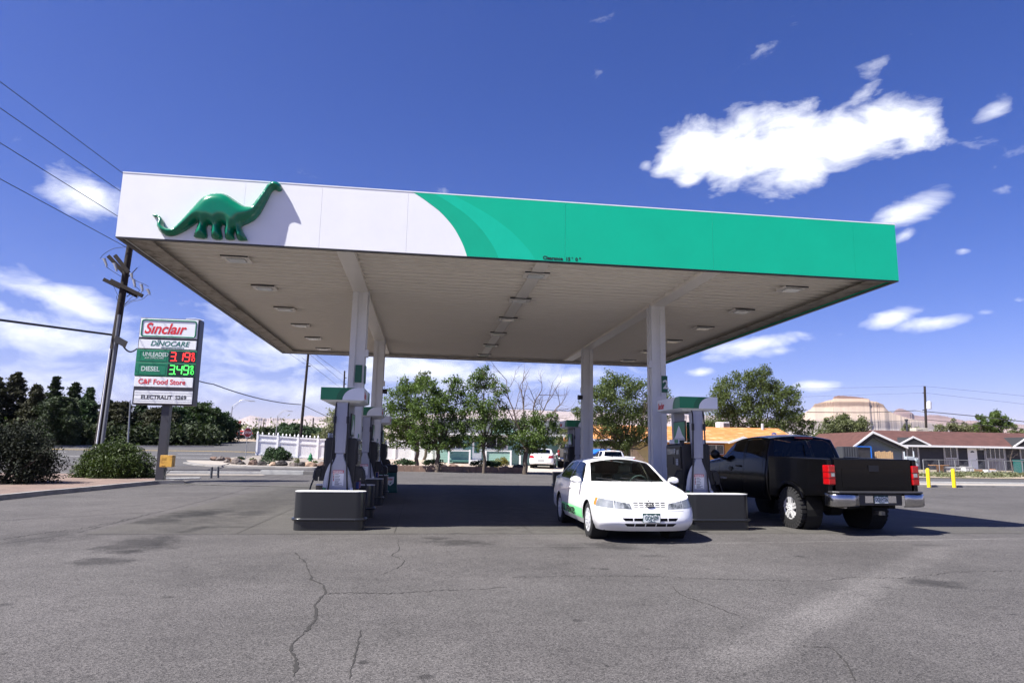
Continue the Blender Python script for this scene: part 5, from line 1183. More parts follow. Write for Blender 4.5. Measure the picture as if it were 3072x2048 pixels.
# dark juniper at the left edge, leaning branches
p = gp(5, 27.0); tj = bush('juniper_bush','dark wind-swept juniper at the left edge of the gravel bed', p, 2.1, 1.3, 2.75, M_JUN, 72, 20000, .10, lumps=40)
rng = np.random.default_rng(9); b = MB(); pts = []; S = []
for i in range(15):
    e = Vector((float(rng.uniform(.4,1.75)), float(rng.uniform(-.5,.5)), float(rng.uniform(.25,1.5)))); limb(b, (.0,0,.05), e, .035, .01, rng, .05, 5)
    n = 200; q = np.array(e)+rng.normal(size=(n,3))*np.array([.22,.18,.13]); pts.append(q); S.append(rng.uniform(.6,1.3,n)*.11)
b.build('branch', M_BARK, tj); leaf_mesh('foliage_sprays', M_JUN, tj, np.concatenate(pts), np.concatenate(S), rng, aspect=.4)
bush('juniper_bush','spreading dark green juniper in front of the white fence', gp(832,53), 1.5, 1.1, 1.25, M_PINE2, 73, 6000, .13, lumps=26)
bush('juniper_bush','small juniper tuft left of the fire hydrant', gp(890,48.6), .35, .3, .5, M_SAGE, 74, 500, .09, 'low shrubs on the corner island'); 
for i, (px, Y, r, m, l) in enumerate([(722,52,.4,M_PINE2,'low green shrub left of the stop sign post'),(757,51,.35,M_LEAF2,'low shrub right of the stop sign post'),(802,47.6,.75,M_PINE2,'low juniper at the foot of the spreading juniper'),(914,47.2,.3,M_LEAF2,'small weed beside the hydrant rocks'),(945,50,.3,M_LEAF2,'small shrub right of the fire hydrant'),(880,47.0,.3,M_SAGE,'grey green shrub between the dark rocks')]):
    bush('low_shrub', l, gp(px, Y), r, r, r*.8, m, 80+i, 500, .10, 'low shrubs on the corner island')
for i, (px, Y, r, l) in enumerate([(1209,41.6,.95,'dark low shrub on the planter beside the fence'),(1295,41.4,1.0,'dark spreading shrub on the planter under the forked tree'),(1448,41.2,1.05,'dark low shrub on the planter at the narrow tree'),(1478,42.0,.6,'small dark shrub on the planter in front of the green porch')]):
    bush('low_shrub', l, gp(px, Y)+Vector((0,0,.33)), r, .5, .42, M_PINE2, 90+i, 1300, .10, 'shrubs on the planter')
bush('broom_shrub','yellow green broom shrub in front of the green porch', gp(1505,46.5), .7, .5, 1.0, leafmat('yellow_green_leaves', (.20,.19,.045), .3, .3), 95, 1500, .10)
# ------------------------------------------------------------------ kerbs, beds, planter
M_KERB = mat('pale_concrete_kerb', (.27,.26,.245), .8, var=.15, vs=2, col2=(.20,.19,.18), c2s=1.2)
M_GRAVEL = mat('pink_gravel', (.185,.13,.105), .95, var=.45, vs=28, col2=(.13,.095,.08), c2s=1.2, bump=.6, bs=30)
M_GRAVEL2 = mat('grey_gravel', (.25,.22,.19), .95, var=.4, vs=22, col2=(.18,.16,.14), c2s=1.1, bump=.6, bs=24)
def kerb(name, pts, w=.16, h=.14, m=None):
    b = MB(); P = [Vector((p[0], p[1])) for p in pts]; n = len(P); vs = []
    for i, p in enumerate(P):
        d = (P[min(i+1, n-1)]-P[max(i-1, 0)]).normalized(); q = Vector((-d.y, d.x))*w/2
        for s, hh in ((-1, -.05), (-1, h), (1, h), (1, -.05)): e = p+q*s; vs.append((e.x, e.y, terrain(e.x, e.y)+hh))
    fs = []
    for i in range(n-1): fs += [(4*i+j, 4*i+4+j, 4*i+5+j, 4*i+1+j) for j in range(3)]
    fs += [(0,1,2,3), (4*n-4, 4*n-1, 4*n-2, 4*n-3)]
    b.add(vs, fs); return b.build(name, m or M_KERB, kind='structure')
KL = [(wx(470,28.2,.1), 28.2), (wx(380,26.6,.1),26.6),(wx(250,24.3,.1),24.3),(wx(120,22.4,.1),22.4),(wx(0,20.6,.1),20.6)]
k0, k1 = KL[-1], KL[-2]
KL += [(k0[0]+(k0[0]-k1[0])*1.6, k0[1]+(k0[1]-k1[1])*1.6), (k0[0]+(k0[0]-k1[0])*6, k0[1]+(k0[1]-k1[1])*5)]
kerb('kerb', [(KL[0][0]+.9, KL[0][1]+.3)]+KL, .18, .14)
sheet('gravel_bed', [(KL[0][0]+.7,KL[0][1]+.5)]+[(x-.05,y+.05) for x,y in KL]+[(KL[-1][0]-18,KL[-1][1]+10),(-42,34),(wx(60,33.6),33.6),(wx(250,33.4),33.4),(wx(440,31.5),31.5)], .08, M_GRAVEL, 1.2)
kerb('kerb', [(wx(-120,34.2),34.2),(wx(60,33.9),33.9),(wx(250,33.7),33.7),(wx(440,31.7),31.7)], .16, .11)
# long low kerb along the side street, partly painted white, gravel strip in front of it
kp = [(wx(x, Y), Y) for x, Y in ((470,35.6),(600,35.8),(700,35.9),(785,36.0))]
kerb('kerb', kp, .2, .12, mat('white_painted_kerb', (.45,.45,.43), .7, var=.15)); kerb('kerb', [(wx(785,36.0)+.02,36.0),(wx(914,36.0),36.0)], .3, .20, mat('white_painted_kerb', (.6,.6,.58))); kerb('kerb', [(wx(914,36.0)+.02,36.0),(wx(1060,36.0),36.0)], .3, .17, mat('weathered_kerb', (.16,.155,.15), .85))
sheet('gravel_strip', [(wx(480,34.0),34.0),(wx(800,34.6),34.6),(wx(790,35.7),35.7),(wx(480,35.4),35.4)], .02, M_GRAVEL2, 1.0)
kerb('kerb', [(wx(480,31.3),31.3),(wx(560,31.6),31.6),(wx(605,31.9),31.9)], .35, .05, mat('white_painted_kerb', (.6,.6,.58)))
# corner island with rocks and hydrant
IS = [(wx(562,47.5),47.5),(wx(600,45.0),45.0),(wx(663,43.6),43.6),(wx(741,43.0),43.0),(wx(833,42.7),42.7),(wx(960,42.2),42.2),(wx(1100,41.6),41.6)]
kerb('kerb', IS, .45, .10, M_KERB)
sheet('sidewalk', [(x, y+.25) for x, y in IS[:4]]+[(wx(741,45.3),45.3),(wx(700,46.5),46.5),(wx(640,49.5),49.5),(wx(560,49.5),49.5)], .11, mat('pale_pavement', (.30,.27,.23), .85, var=.12, vs=2), 1.5)
sheet('gravel_island', [(x, y+.3) for x, y in IS[1:]]+[(wx(1165,44),44),(wx(1340,56.5),56.5),(wx(1140,57.4),57.4),(wx(767,57.8),57.8),(wx(690,54),54),(wx(640,49),49)], .09, M_GRAVEL2, 1.5)
def rock(label, px, Y, s, col, seed, sq=.7):
    rng = np.random.default_rng(seed); bm = bmesh.new(); bmesh.ops.create_icosphere(bm, subdivisions=3, radius=1)
    K = rng.normal(size=(9,3)); K /= np.linalg.norm(K, axis=1)[:,None]; D = rng.uniform(.62,.9,9)
    for v in bm.verts:
        c = np.array(v.co)
        for kk, dd in zip(K, D):
            q = c@kk
            if q > dd: c = c-kk*(q-dd)*.9
        v.co = Vector(c*np.array([1,.8,sq])*s*(1+.05*rng.normal()))
    me = bpy.data.meshes.new('boulder'); bm.to_mesh(me); bm.free()
    cm = {'b':mat('brown_rock', (.13,.085,.065), .9, var=.3, vs=5, bump=.5, bs=9),'d':mat('dark_basalt', (.030,.026,.025), .9, var=.35, vs=6, bump=.5, bs=9),'y':mat('ochre_rock', (.40,.26,.10), .9, var=.2, vs=5),'t':mat('tan_rock', (.30,.21,.15), .9, var=.25, vs=5, bump=.4, bs=9),'g':mat('grey_rock', (.12,.10,.09), .9, var=.3, vs=5, bump=.5, bs=9)}[col]
    me.materials.append(cm); o = bpy.data.objects.new('boulder', me); COL.objects.link(o); p = gp(px, Y); s *= .8; o.scale = (.8,.8,.8); o.location = p+Vector((0,0,s*sq*.5+.05)); o.rotation_euler = (0,0,float(rng.uniform(0,6)))
    return tag(o, label, 'rock', 'boulders around the station')
RK = [(641,50.5,.42,'b','reddish rock at the left tip of the corner island'),(660,50,.5,'g','grey rock left of the ochre boulder'),(683,47.5,.42,'g','dark grey rock below the flat brown rocks'),(680,50.6,.4,'b','flat brown rock behind the grey one at the island tip'),(707,47.4,.55,'y','large ochre yellow boulder'),(708,45.6,.62,'g','big dark boulder in front of the ochre one'),(724,45.2,.40,'d','small black rock right of the big dark boulder'),
      (760,45.2,.52,'b','red brown boulder right of the stop sign post'),(783,48.6,.25,'d','small black stone behind the red brown boulder'),(786,44.8,.38,'d','low dark rock between the stop sign and the juniper'),(682,44.7,.16,'d','tiny black stone on the pavement edge'),(818,44.4,.38,'t','long tan rock below the juniper'),(828,44.3,.22,'d','small dark stone right of the long tan rock'),(845,44.3,.50,'d','round black boulder below the juniper'),
      (879,44.1,.38,'g','mossy grey rock left of the hydrant'),(908,44.0,.42,'d','dark rock in front of the hydrant'),(922,44.4,.40,'t','tan rock at the foot of the hydrant'),(934,43.9,.48,'t','pale tan boulder right of the hydrant'),(965,43.8,.46,'b','brown square rock next to the left pump'),(1020,43.6,.4,'g','grey rock behind the left pump hoses'),
      (1187,44.8,.4,'t','tan rock pile by the white fence corner'),(1330,45,.35,'t','flat tan stone under the forked tree'),(1362,44.6,.45,'b','reddish stone in front of the green house'),(1388,44.2,.32,'t','pale stone by the porch ramp'),(1556,41.0,.62,'d','large dark boulder on the planter near the driveway'),(1512,41.2,.5,'b','low brown rock on the planter in front of the porch'),(1542,41.4,.3,'t','pale rock beside the large dark boulder')]
for i, (px, Y, s, c, l) in enumerate(RK): rock(l, px, Y, s, c, 200+i, .62)
M_BLOCK = mat('red_brown_blocks', (.24,.155,.115), .9, var=.25, vs=3, col2=(.17,.12,.09), c2s=1.5)
pw_ = thing('planter_wall','low reddish concrete block wall along the trees', 'wall', (0,0,0))
b = MB(); x0, x1 = wx(1128,40.7), wx(1578,40.7); n = int((x1-x0)/.42)
for i in range(n):
    a = x0+(x1-x0)*i/n; c = x0+(x1-x0)*(i+1)/n-.012; z = terrain(a, 40.7)
    b.bx(a, c, 40.6, 40.82, z-.1, z+.34)
b.build('block_course', M_BLOCK, pw_, bevel=.012)
M_YARD = mat('pale_yard_dirt', (.36,.29,.23), .95, var=.25, vs=2, col2=(.28,.23,.19), c2s=.8)
sheet('yard', [(x0-.5,40.83),(x1,40.83),(x1+.4,43),(x1+.4,60),(x0-6,60),(x0-3,47)], .10, M_YARD, 1.5)
sheet('driveway', [(x1+.3,41.5),(wx(1800,41.5),41.5),(wx(1830,58),58),(x1+.3,58)], .03, mat('pale_driveway', (.38,.33,.28), .9, var=.15, vs=2), 1.5)
sheet('dirt_yard', [(wx(1830,43),43),(60,43),(75,75),(wx(1810,75),75)], .03, mat('weedy_dirt', (.30,.24,.18), .95, var=.3, vs=2.5, col2=(.14,.14,.07), c2s=.9, bump=.4, bs=9), 2.5)
sheet('sidewalk', [(14,32.0),(70,32.0),(70,34.6),(14,34.6)], .06, mat('pale_pavement', (.30,.27,.23)), 2); kerb('kerb', [(14,34.75),(40,34.75),(70,34.75)], .25, .12, mat('white_painted_kerb', (.6,.6,.58))); kerb('kerb', [(14,31.9),(40,31.9),(70,31.9)], .15, .09)
sheet('road', [(14,35.0),(75,35.0),(75,41.5),(14,41.5)], .02, M_ROAD, 2)
# ------------------------------------------------------------------ fences
M_VINYL = mat('white_vinyl', (.80,.80,.80), .35, var=.02)
vf = thing('vinyl_fence','tall white vinyl fence panels with finial posts behind the corner island', 'fence', (0,0,0))
fa, fb_ = Vector((wx(769,58), 58)), Vector((wx(1345,66), 66)); npan = 10
posts = []; 
# posts follow the photograph's spacing
ppx = [769, 830, 891, 951, 1012, 1070, 1125, 1183, 1240, 1295, 1345]
for i, px in enumerate(ppx): Y = 60+1.5*(px-769)/(1345-769); posts.append(gp(px, Y))
FHT = 1.72
for i, p in enumerate(posts):
    b = MB(); b.bx(p.x-.075, p.x+.075, p.y-.075, p.y+.075, p.z-.1, p.z+FHT+.06); b.lathe([(.10,0),(.10,.03),(.05,.05),(.075,.10),(.06,.15),(0,.24)], (p.x,p.y,p.z+FHT+.06), (0,0,1), 12); b.build('post', M_VINYL, vf)
for i in range(len(posts)-1):
    p, q = posts[i], posts[i+1]; b = MB(); d = (q-p); d.normalize(); nn = Vector((-d.y, d.x, 0)); up = Vector((0,0,1))
    c = (p+q)/2; hl = (q-p).length/2-.08
    for z, hh, th in ((.08,.07,.05),(1.22,.06,.05),(FHT-.05,.06,.055)): b.obx(c+up*(z+.0), d*hl, nn*th, up*hh)
    nb = 12
    for k in range(nb):
        u = -hl+2*hl*(k+.5)/nb; b.obx(c+d*u+up*.65, d*(hl/nb-.004), nn*.012, up*.52); b.obx(c+d*u+up*1.46, d*(hl/nb-.004), nn*.012, up*.19)
    if i < 3:
        for k in ((.2,.55,.8) if i == 0 else (.2,.4,.6,.85)): b.lathe([(.035,-.02),(.035,.05),(.07,.10),(.055,.16),(0,.24)], c-d*hl+d*2*hl*k+up*(FHT), (0,0,1), 8)
    b.build('panel', M_VINYL, vf)
M_WOODF = mat('weathered_fence_boards', (.16,.085,.05), .9, var=.45, vs=3, col2=(.26,.20,.15), c2s=.5)
wf = thing('wooden_fence','weathered brown board fence under the large airy tree', 'fence', (0,0,0)); M_WOODF2 = mat('grey_fence_boards', (.33,.29,.25), .9, var=.25, vs=4)
xa, xb = wx(1775,59), wx(1935,59); n = 52
for grp, (i0, i1) in enumerate(((0,20),(20,52))):
    b = MB(); rr = random.Random(3)
    for i in range(i0, i1):
        a = xa+(xb-xa)*i/n; c = xa+(xb-xa)*(i+1)/n-.02; z = terrain(a, 59); b.bx(a, c, 59+rr.uniform(0,.02), 59.04, z, z+1.75+rr.uniform(-.05,.06)-(max(0,i-40)*.09))
    b.build('boards', M_WOODF2 if grp == 0 else M_WOODF, wf)
M_GALV = mat('galvanised_pipe', (.32,.33,.34), .45, metal=.5, var=.1)
cf = thing('chain_link_fence','grey chain link fence in front of the dark house', 'fence', (0,0,0))
cp = [(2772,52,1.15),(2820,52,1.15),(2868,52,1.15),(2918,52,1.15),(2968,52,1.15),(3018,52,1.15),(3070,52,1.15),(3120,52,1.15)]
pt = [gp(px, Y) for px, Y, h in cp]
for p in pt: b = MB(); b.cyl(p, p+Vector((0,0,1.15)), .032, n=8); b.build('post', M_GALV, cf)
b = MB()
for p, q in zip(pt[:-1], pt[1:]): b.cyl(p+Vector((0,0,1.15)), q+Vector((0,0,1.15)), .024, n=6)
b.build('top_rail', M_GALV, cf); b = MB()
for p, q in zip(pt[:-1], pt[1:]):
    L = (q-p).length; k = int(L/.11)
    for i in range(k):
        for sgn in (1,-1):
            u0 = i/k; u1 = u0+sgn*1.1/L
            zt = 1.12; 
            if u1 > 1: zt = 1.12*(1-u0)/(u1-u0); u1 = 1
            if u1 < 0: zt = 1.12*(u0)/(u0-u1); u1 = 0
            b.bar(p.lerp(q,u0)+Vector((0,0,.02)), p.lerp(q,u1)+Vector((0,0,zt)), .006, .006)
b.build('wire_mesh', M_GALV, cf)
# ------------------------------------------------------------------ houses
def sidingmat(name, col, gap=.2, var=.06):
    m = mat(name, col, .7, var=var, vs=2); nt = m.node_tree; bsdf = nt.nodes['Principled BSDF']
    co = N(nt, 'ShaderNodeTexCoord').outputs['Object']; sx = N(nt, 'ShaderNodeSeparateXYZ'); nt.links.new(co, sx.inputs[0])
    f = math_n(nt, 'FRACT', math_n(nt, 'DIVIDE', sx.outputs[2], gap)); bp = N(nt, 'ShaderNodeBump', i_Strength=1.0, i_Distance=.03)
    nt.links.new(math_n(nt, 'SUBTRACT', 1.0, f), bp.inputs['Height']); nt.links.new(bp.outputs[0], bsdf.inputs['Normal']); return m
def shinglemat(name, c1, c2, c3=None):
    m = bpy.data.materials.new(name); m.use_nodes = True; nt = m.node_tree; b = nt.nodes['Principled BSDF']; co = N(nt, 'ShaderNodeTexCoord').outputs['Object']
    mp = N(nt, 'ShaderNodeMapping'); nt.links.new(co, mp.inputs[0]); mp.inputs['Rotation'].default_value = (0,0,0)
    cx = N(nt, 'ShaderNodeSeparateXYZ'); nt.links.new(co, cx.inputs[0]); cb = N(nt, 'ShaderNodeCombineXYZ'); nt.links.new(cx.outputs[0], cb.inputs[0]); nt.links.new(math_n(nt, 'ADD', cx.outputs[1], math_n(nt, 'MULTIPLY', cx.outputs[2], .4)), cb.inputs[1])
    br = N(nt, 'ShaderNodeTexBrick', i_Scale=1.0); br.inputs['Color1'].default_value = c1+(1,); br.inputs['Color2'].default_value = c2+(1,); br.inputs['Mortar'].default_value = tuple(x*.55 for x in c1)+(1,)
    br.inputs['Brick Width'].default_value = .6; br.inputs['Row Height'].default_value = .14; br.inputs['Mortar Size'].default_value = .008; nt.links.new(cb.outputs[0], br.inputs['Vector'])
    nz = N(nt, 'ShaderNodeTexNoise', i_Scale=1.6, i_Detail=6.0, i_Roughness=.7); nt.links.new(co, nz.inputs['Vector'])
    mp2 = N(nt, 'ShaderNodeMapRange'); mp2.inputs[1].default_value = .3; mp2.inputs[2].default_value = .7; mp2.inputs[3].default_value = .75; mp2.inputs[4].default_value = 1.25; nt.links.new(nz.outputs['Fac'], mp2.inputs[0])
    c = mix_c(nt, 1.0, br.outputs['Color'], mp2.outputs[0], 'MULTIPLY')
    if c3:
        mpx = N(nt, 'ShaderNodeMapping'); mpx.inputs['Scale'].default_value = (.9,5,5); nt.links.new(co, mpx.inputs[0]); nz3 = N(nt, 'ShaderNodeTexNoise', i_Scale=1.0, i_Detail=4.0); nt.links.new(mpx.outputs[0], nz3.inputs['Vector'])
        mr = N(nt, 'ShaderNodeMapRange'); mr.inputs[1].default_value = .58; mr.inputs[2].default_value = .66; nt.links.new(nz3.outputs['Fac'], mr.inputs[0]); c = mix_c(nt, mr.outputs[0], c, c3)
    nt.links.new(c, b.inputs['Base Color']); b.inputs['Roughness'].default_value = .9; return m
M_WINGL = mat('dark_window_glass', (.02,.025,.03), .06, var=.3, vs=3, spec=.8); M_TRIMW = mat('white_trim', (.72,.72,.72), .5, var=.03)
def window(parent, name, x, y, z, w, h, frame, split=1, fw=.05, proud=.05):
    b = MB(); b.bx(x-w/2-fw, x+w/2+fw, y-proud, y, z-fw, z); b.bx(x-w/2-fw, x+w/2+fw, y-proud, y, z+h, z+h+fw); b.bx(x-w/2-fw, x-w/2, y-proud, y, z+.0005, z+h-.0005); b.bx(x+w/2, x+w/2+fw, y-proud, y, z+.0005, z+h-.0005)
    f = b.build(name, frame, parent)
    b = MB(); b.bx(x-w/2, x+w/2, y-.02, y-.002, z, z+h); b.build('pane', M_WINGL, f)
    if split > 1:
        b = MB()
        for i in range(1, split): u = x-w/2+w*i/split; b.bx(u-.025, u+.025, y-.045, y-.0205, z, z+h)
        b.bx(x-w/2, x-w/2+.03, y-.04, y-.0205, z, z+h); b.bx(x+w/2-.03, x+w/2, y-.04, y-.0205, z, z+h); b.bx(x-w/2+.031, x+w/2-.031, y-.04, y-.0205, z, z+.03); b.bx(x-w/2+.031, x+w/2-.031, y-.04, y-.0205, z+h-.03, z+h)
        b.build('sash', M_TRIMW, f)
    return f
def gable_roof_x(b, x0, x1, y0, y1, ze, zr, th=.12, ov=0):
    ym = (y0+y1)/2
    for (ya, za, yb, zb) in ((y0, ze, ym, zr), (y1, ze, ym, zr)):
        vs = [(x0,ya,za),(x1,ya,za),(x1,yb,zb),(x0,yb,zb)]; vs += [(x,y,z+th) for x,y,z in vs]
        b.add(vs, [(0,1,2,3),(7,6,5,4),(0,4,5,1),(1,5,6,2),(2,6,7,3),(3,7,4,0)])
# dark grey house with a brown roof, right
HY = 64.0; gz = terrain(55, HY)
M_DGREY = sidingmat('dark_slate_siding', (.030,.031,.040), .2); M_LGREY = sidingmat('light_grey_blue_siding', (.165,.205,.235), .24); M_BROWN = shinglemat('brown_shingles', (.075,.030,.024), (.10,.042,.034))
hx0, hx1, hxe = wx(2700,HY), wx(2545,HY), wx(3220,HY); zE = hz(2900,1341,HY); zRg = hz(2850,1302,HY+4.2); dz_ = zRg-zE
hs = thing('brown_roof_house','dark grey house with a brown shingle roof at the right edge', 'house', (0,0,0))
b = MB(); b.bx(hx0+.5, hxe, HY+.0, HY+8.2, gz-.5, zE-.05); b.build('wall', M_DGREY, hs)
b = MB(); gable_roof_x(b, hx0-.2, hxe+.4, HY-.6, HY+8.8, zE, zRg+.15); rf = b.build('roof', M_BROWN, hs)
b = MB(); b.bx(hx0-.2, hxe+.4, HY-.72, HY-.605, zE-.06, zE+.13); b.build('gutter', M_TRIMW, hs)
# left wing with its gable to the street
gxm = wx(2615,HY-.4); zA = hz(2615,1297,HY-.5); zL = hz(2545,1340,HY-.5)
b = MB(); b.bx(hx1+.6, hx0+.2, HY-.3, HY+8.0, gz-.5, zL-.02); b.prism([(hx1+.6, zL-.02),(hx0+.2, zL-.02),(gxm, zA-.30)], (0,HY-.3,0), (1,0,0), (0,0,1), (0,8,0)); b.build('gable_wall', M_LGREY, hs)
b = MB()
for (xa, za, xb, zb) in ((hx1, zL-.1, gxm, zA-.02), (hx0+.3, zL-.05, gxm, zA-.02)):
    vs = [(xa,HY-.9,za),(xb,HY-.9,zb),(xb,HY+8.5,zb),(xa,HY+8.5,za)]; vs += [(x,y,z+.12) for x,y,z in vs]; b.add(vs, [(0,1,2,3),(7,6,5,4),(0,4,5,1),(1,5,6,2),(2,6,7,3),(3,7,4,0)])
b.build('wing_roof', M_BROWN, hs)
def barge(parent, xa, za, xm, zm, xb, zb, y, m=None, w=.2):
    b = MB(); b.bar((xa,y,za),(xm,y,zm),.07,w,up=(0,1,0)) if False else None
    b.prism([(xa,za),(xm,zm),(xb,zb),(xb,zb-w),(xm,zm-w*1.15),(xa,za-w)], (0,y,0), (1,0,0), (0,0,1), (0,-.06,0)); return b.build('barge_board', m or M_TRIMW, parent)
barge(hs, hx1, zL+.08, gxm, zA+.14, hx0+.3, zL+.1, HY-.91, None, .20)
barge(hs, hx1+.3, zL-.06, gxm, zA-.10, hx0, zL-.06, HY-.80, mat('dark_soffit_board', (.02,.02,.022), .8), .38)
for (pa, pm, pb, pz) in ((2698,2745,2797,1310),(3045,3092,3140,1310)):
    xa, xm, xb = wx(pa,HY-.6), wx(pm,HY-.6), wx(pb,HY-.6); zt = hz(pm, pz+.6, HY-.6); zb = zE+.14
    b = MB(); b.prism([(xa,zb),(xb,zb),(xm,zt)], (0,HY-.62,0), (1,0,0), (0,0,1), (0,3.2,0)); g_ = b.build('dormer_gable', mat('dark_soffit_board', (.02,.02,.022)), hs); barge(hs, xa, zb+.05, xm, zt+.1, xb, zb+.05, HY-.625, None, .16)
zb = gz
M_PANELG = mat('grey_board_panel', (.20,.19,.21), .7, var=.05)
for (pa, pb, wt) in ((2720,2758,1),(2833,2875,2),(2955,3018,3),(3062,3090,1)):
    xa, xb = wx(pa,HY), wx(pb,HY); xm = (xa+xb)/2; w = xb-xa
    b = MB(); b.bx(xa, xb, HY-.03, HY-.001, gz, zE-.06); pn = b.build('window_bay', M_PANELG, hs)
    b = MB(); k = 6
    for i in range(k+1): u = xa+w*i/k; b.bx(u-.03, u+.03, HY-.06, HY-.0305, gz, gz+1.15 if 0 < i < k else zE-.07)
    b.build('batten', mat('pale_grey_trim', (.36,.36,.38), .6), pn)
    window(pn, 'window', xm, HY-.031, gz+1.22, w*.86, 1.15, mat('pale_grey_trim', (.36,.36,.38)), 2 if wt < 3 else 4, .07, .05)
xd0, xd1 = wx(2905,HY), wx(2933,HY); b = MB(); b.bx(xd0, xd1, HY-.05, HY-.001, gz+.15, gz+2.25); dr = b.build('door', M_TRIMW, hs, bevel=.01)
b = MB(); xm = (xd0+xd1)/2; b.prism([(.22*math.cos(a), .18*math.sin(a)) for a in [math.pi*k/10 for k in range(11)]], (xm,HY-.055,gz+1.82), (1,0,0), (0,0,1), (0,-.008,0)); b.build('fan_light', M_WINGL, dr)
b = MB(); b.bx(xd1-.14, xd1-.09, HY-.1, HY-.0505, gz+1.1, gz+1.18); b.build('handle', M_DARK, dr); b = MB(); b.bx(xd0-.3, xd1+.4, HY-1.2, HY-.05, gz-.1, gz+.14); b.build('door_step', M_KERB, hs)
b = MB(); b.bx(xd1+.1, xd1+.5, HY-.35, HY-.001, gz+2.1, gz+2.22); b.build('porch_lamp', M_TRIMW, hs)
b = MB(); b.tube([(hx0+.15,HY-.68,zE-.05),(hx0+.05,HY-.45,zE-.35),(hx0+.05,HY-.40,gz)], .06, 6); b.build('downpipe', M_TRIMW, hs)
xs_, ys_ = wx(2765,HY+5), HY+5.0; zz = hz(2765,1299,HY+5)
b = MB(); b.bx(xs_-.75, xs_+.75, ys_-.5, ys_+.5, zz-.9, zz+.55); co_ = b.build('roof_cooler', mat('cream_metal', (.50,.47,.38), .5, var=.08), hs, bevel=.03)
b = MB()
for i in range(9): b.bx(xs_-.64, xs_+.0, ys_-.53, ys_-.5005, zz-.35+i*.09, zz-.31+i*.09)
b.build('louvre', mat('cream_metal', (.50,.47,.38)), co_)
x_ = wx(2729,HY+4); b = MB(); b.cyl((x_,HY+4,zRg-.4),(x_,HY+4,hz(2729,1260,HY+4)),.11); b.cyl((x_,HY+4,hz(2729,1262,HY+4)),(x_,HY+4,hz(2729,1257,HY+4)),.17); b.build('vent_pipe', M_SGREY, hs)
# orange house
OY = 61.0; oz = terrain(28, OY); M_OR = sidingmat('orange_siding', (.52,.26,.055), .22); M_OROOF = shinglemat('orange_shingles', (.48,.20,.055), (.40,.16,.045), (.62,.40,.22)); M_YEL = sidingmat('cream_yellow_siding', (.62,.50,.22), .22)
oh = thing('orange_house','orange house with an orange shingle roof behind the pumps', 'house', (0,0,0))
ox0, oxm, ox1 = wx(1745,OY), wx(1950,OY), wx(2395,OY); oe = hz(2120,1327,OY); orr = hz(2200,1286,OY+4)
b = MB(); b.bx(wx(1962,OY), ox1, OY, OY+8, oz-.5, oe); b.build('orange_wall', M_OR, oh)
b = MB(); b.bx(wx(1900,OY), wx(1961.5,OY), OY+.05, OY+8, oz-.5, oe); b.build('yellow_wall', M_YEL, oh)
b = MB(); gable_roof_x(b, ox0, ox1+.3, OY-.6, OY+8.6, oe, orr, .14); b.build('roof', M_OROOF, oh)
b = MB(); b.bx(ox0, wx(2196,OY), OY-.70, OY-.605, oe-.02, oe+.15); b.build('gutter', M_TRIMW, oh)
b = MB(); b.bx(ox0, wx(1899,OY), OY+2.0, OY+2.1, oz, oe-.1); b.build('carport_wall', mat('tan_wall', (.45,.36,.26), .8), oh)
for px in (1750,1810,1868): xx = wx(px,OY); b = MB(); b.bx(xx-.08,xx+.08,OY-.4,OY-.24,oz,oe); b.build('carport_post', mat('brown_wood', (.12,.06,.035), .8), oh)
b = MB(); b.bx(ox0, wx(1905,OY), OY-.5, OY-.42, oe-.42, oe-.03); b.build('carport_beam', mat('brown_wood', (.12,.06,.035)), oh)
M_MAR = mat('maroon_trim', (.14,.022,.016), .6, var=.05)
window(oh, 'window', wx(2149,OY), OY-.001, hz(2149,1362,OY), wx(2172,OY)-wx(2126,OY), hz(2149,1334,OY)-hz(2149,1362,OY), M_MAR, 2, .09, .06)
window(oh, 'window', wx(2225,OY), OY-.001, hz(2225,1362,OY), .8, 1.0, M_MAR, 2, .09, .06)
xa, xm, xb = wx(2190,OY-.7), wx(2232,OY-.7), wx(2275,OY-.7); zt = hz(2232,1313,OY-.7)
b = MB(); b.prism([(xa,oe),(xb,oe),(xm,zt)], (0,OY-.75,0), (1,0,0), (0,0,1), (0,3.0,0)); b.build('porch_gable', M_OR, oh); barge(oh, xa-.1, oe+.12, xm, zt+.14, xb+.1, oe+.12, OY-.76, None, .2)
xs_, ys_ = wx(2171,OY+5), OY+5; zz = hz(2171,1276,OY+5); b = MB(); b.bx(xs_-.55,xs_+.55,ys_-.45,ys_+.45,zz-.5,zz+.33); c_ = b.build('roof_cooler', M_TRIMW, oh, bevel=.03); b = MB()
for i in range(8): b.bx(xs_-.08+i*.075, xs_-.035+i*.075, ys_-.47, ys_-.4505, zz-.22, zz+.25)
b.build('louvre', M_DARK, c_)
x_ = wx(2292,OY+3.5); b = MB(); b.cyl((x_,OY+3.5,orr-.6),(x_,OY+3.5,hz(2292,1270,OY+3.5)),.13); b.cyl((x_,OY+3.5,orr-.35),(x_,OY+3.5,orr-.1),.3,.14); b.build('vent_pipe', M_METER, oh); x_ = wx(2326,OY+1.5); b = MB(); b.cyl((x_,OY+1.5,orr-1),(x_,OY+1.5,hz(2326,1304,OY+1.5)),.06); b.lathe([(0,-.25),(.2,-.18),(.26,0),(.2,.15),(0,.22)],(x_,OY+1.5,hz(2326,1303,OY+1.5)),(0,0,1),14); b.build('turbine_vent', M_CHROME, oh)
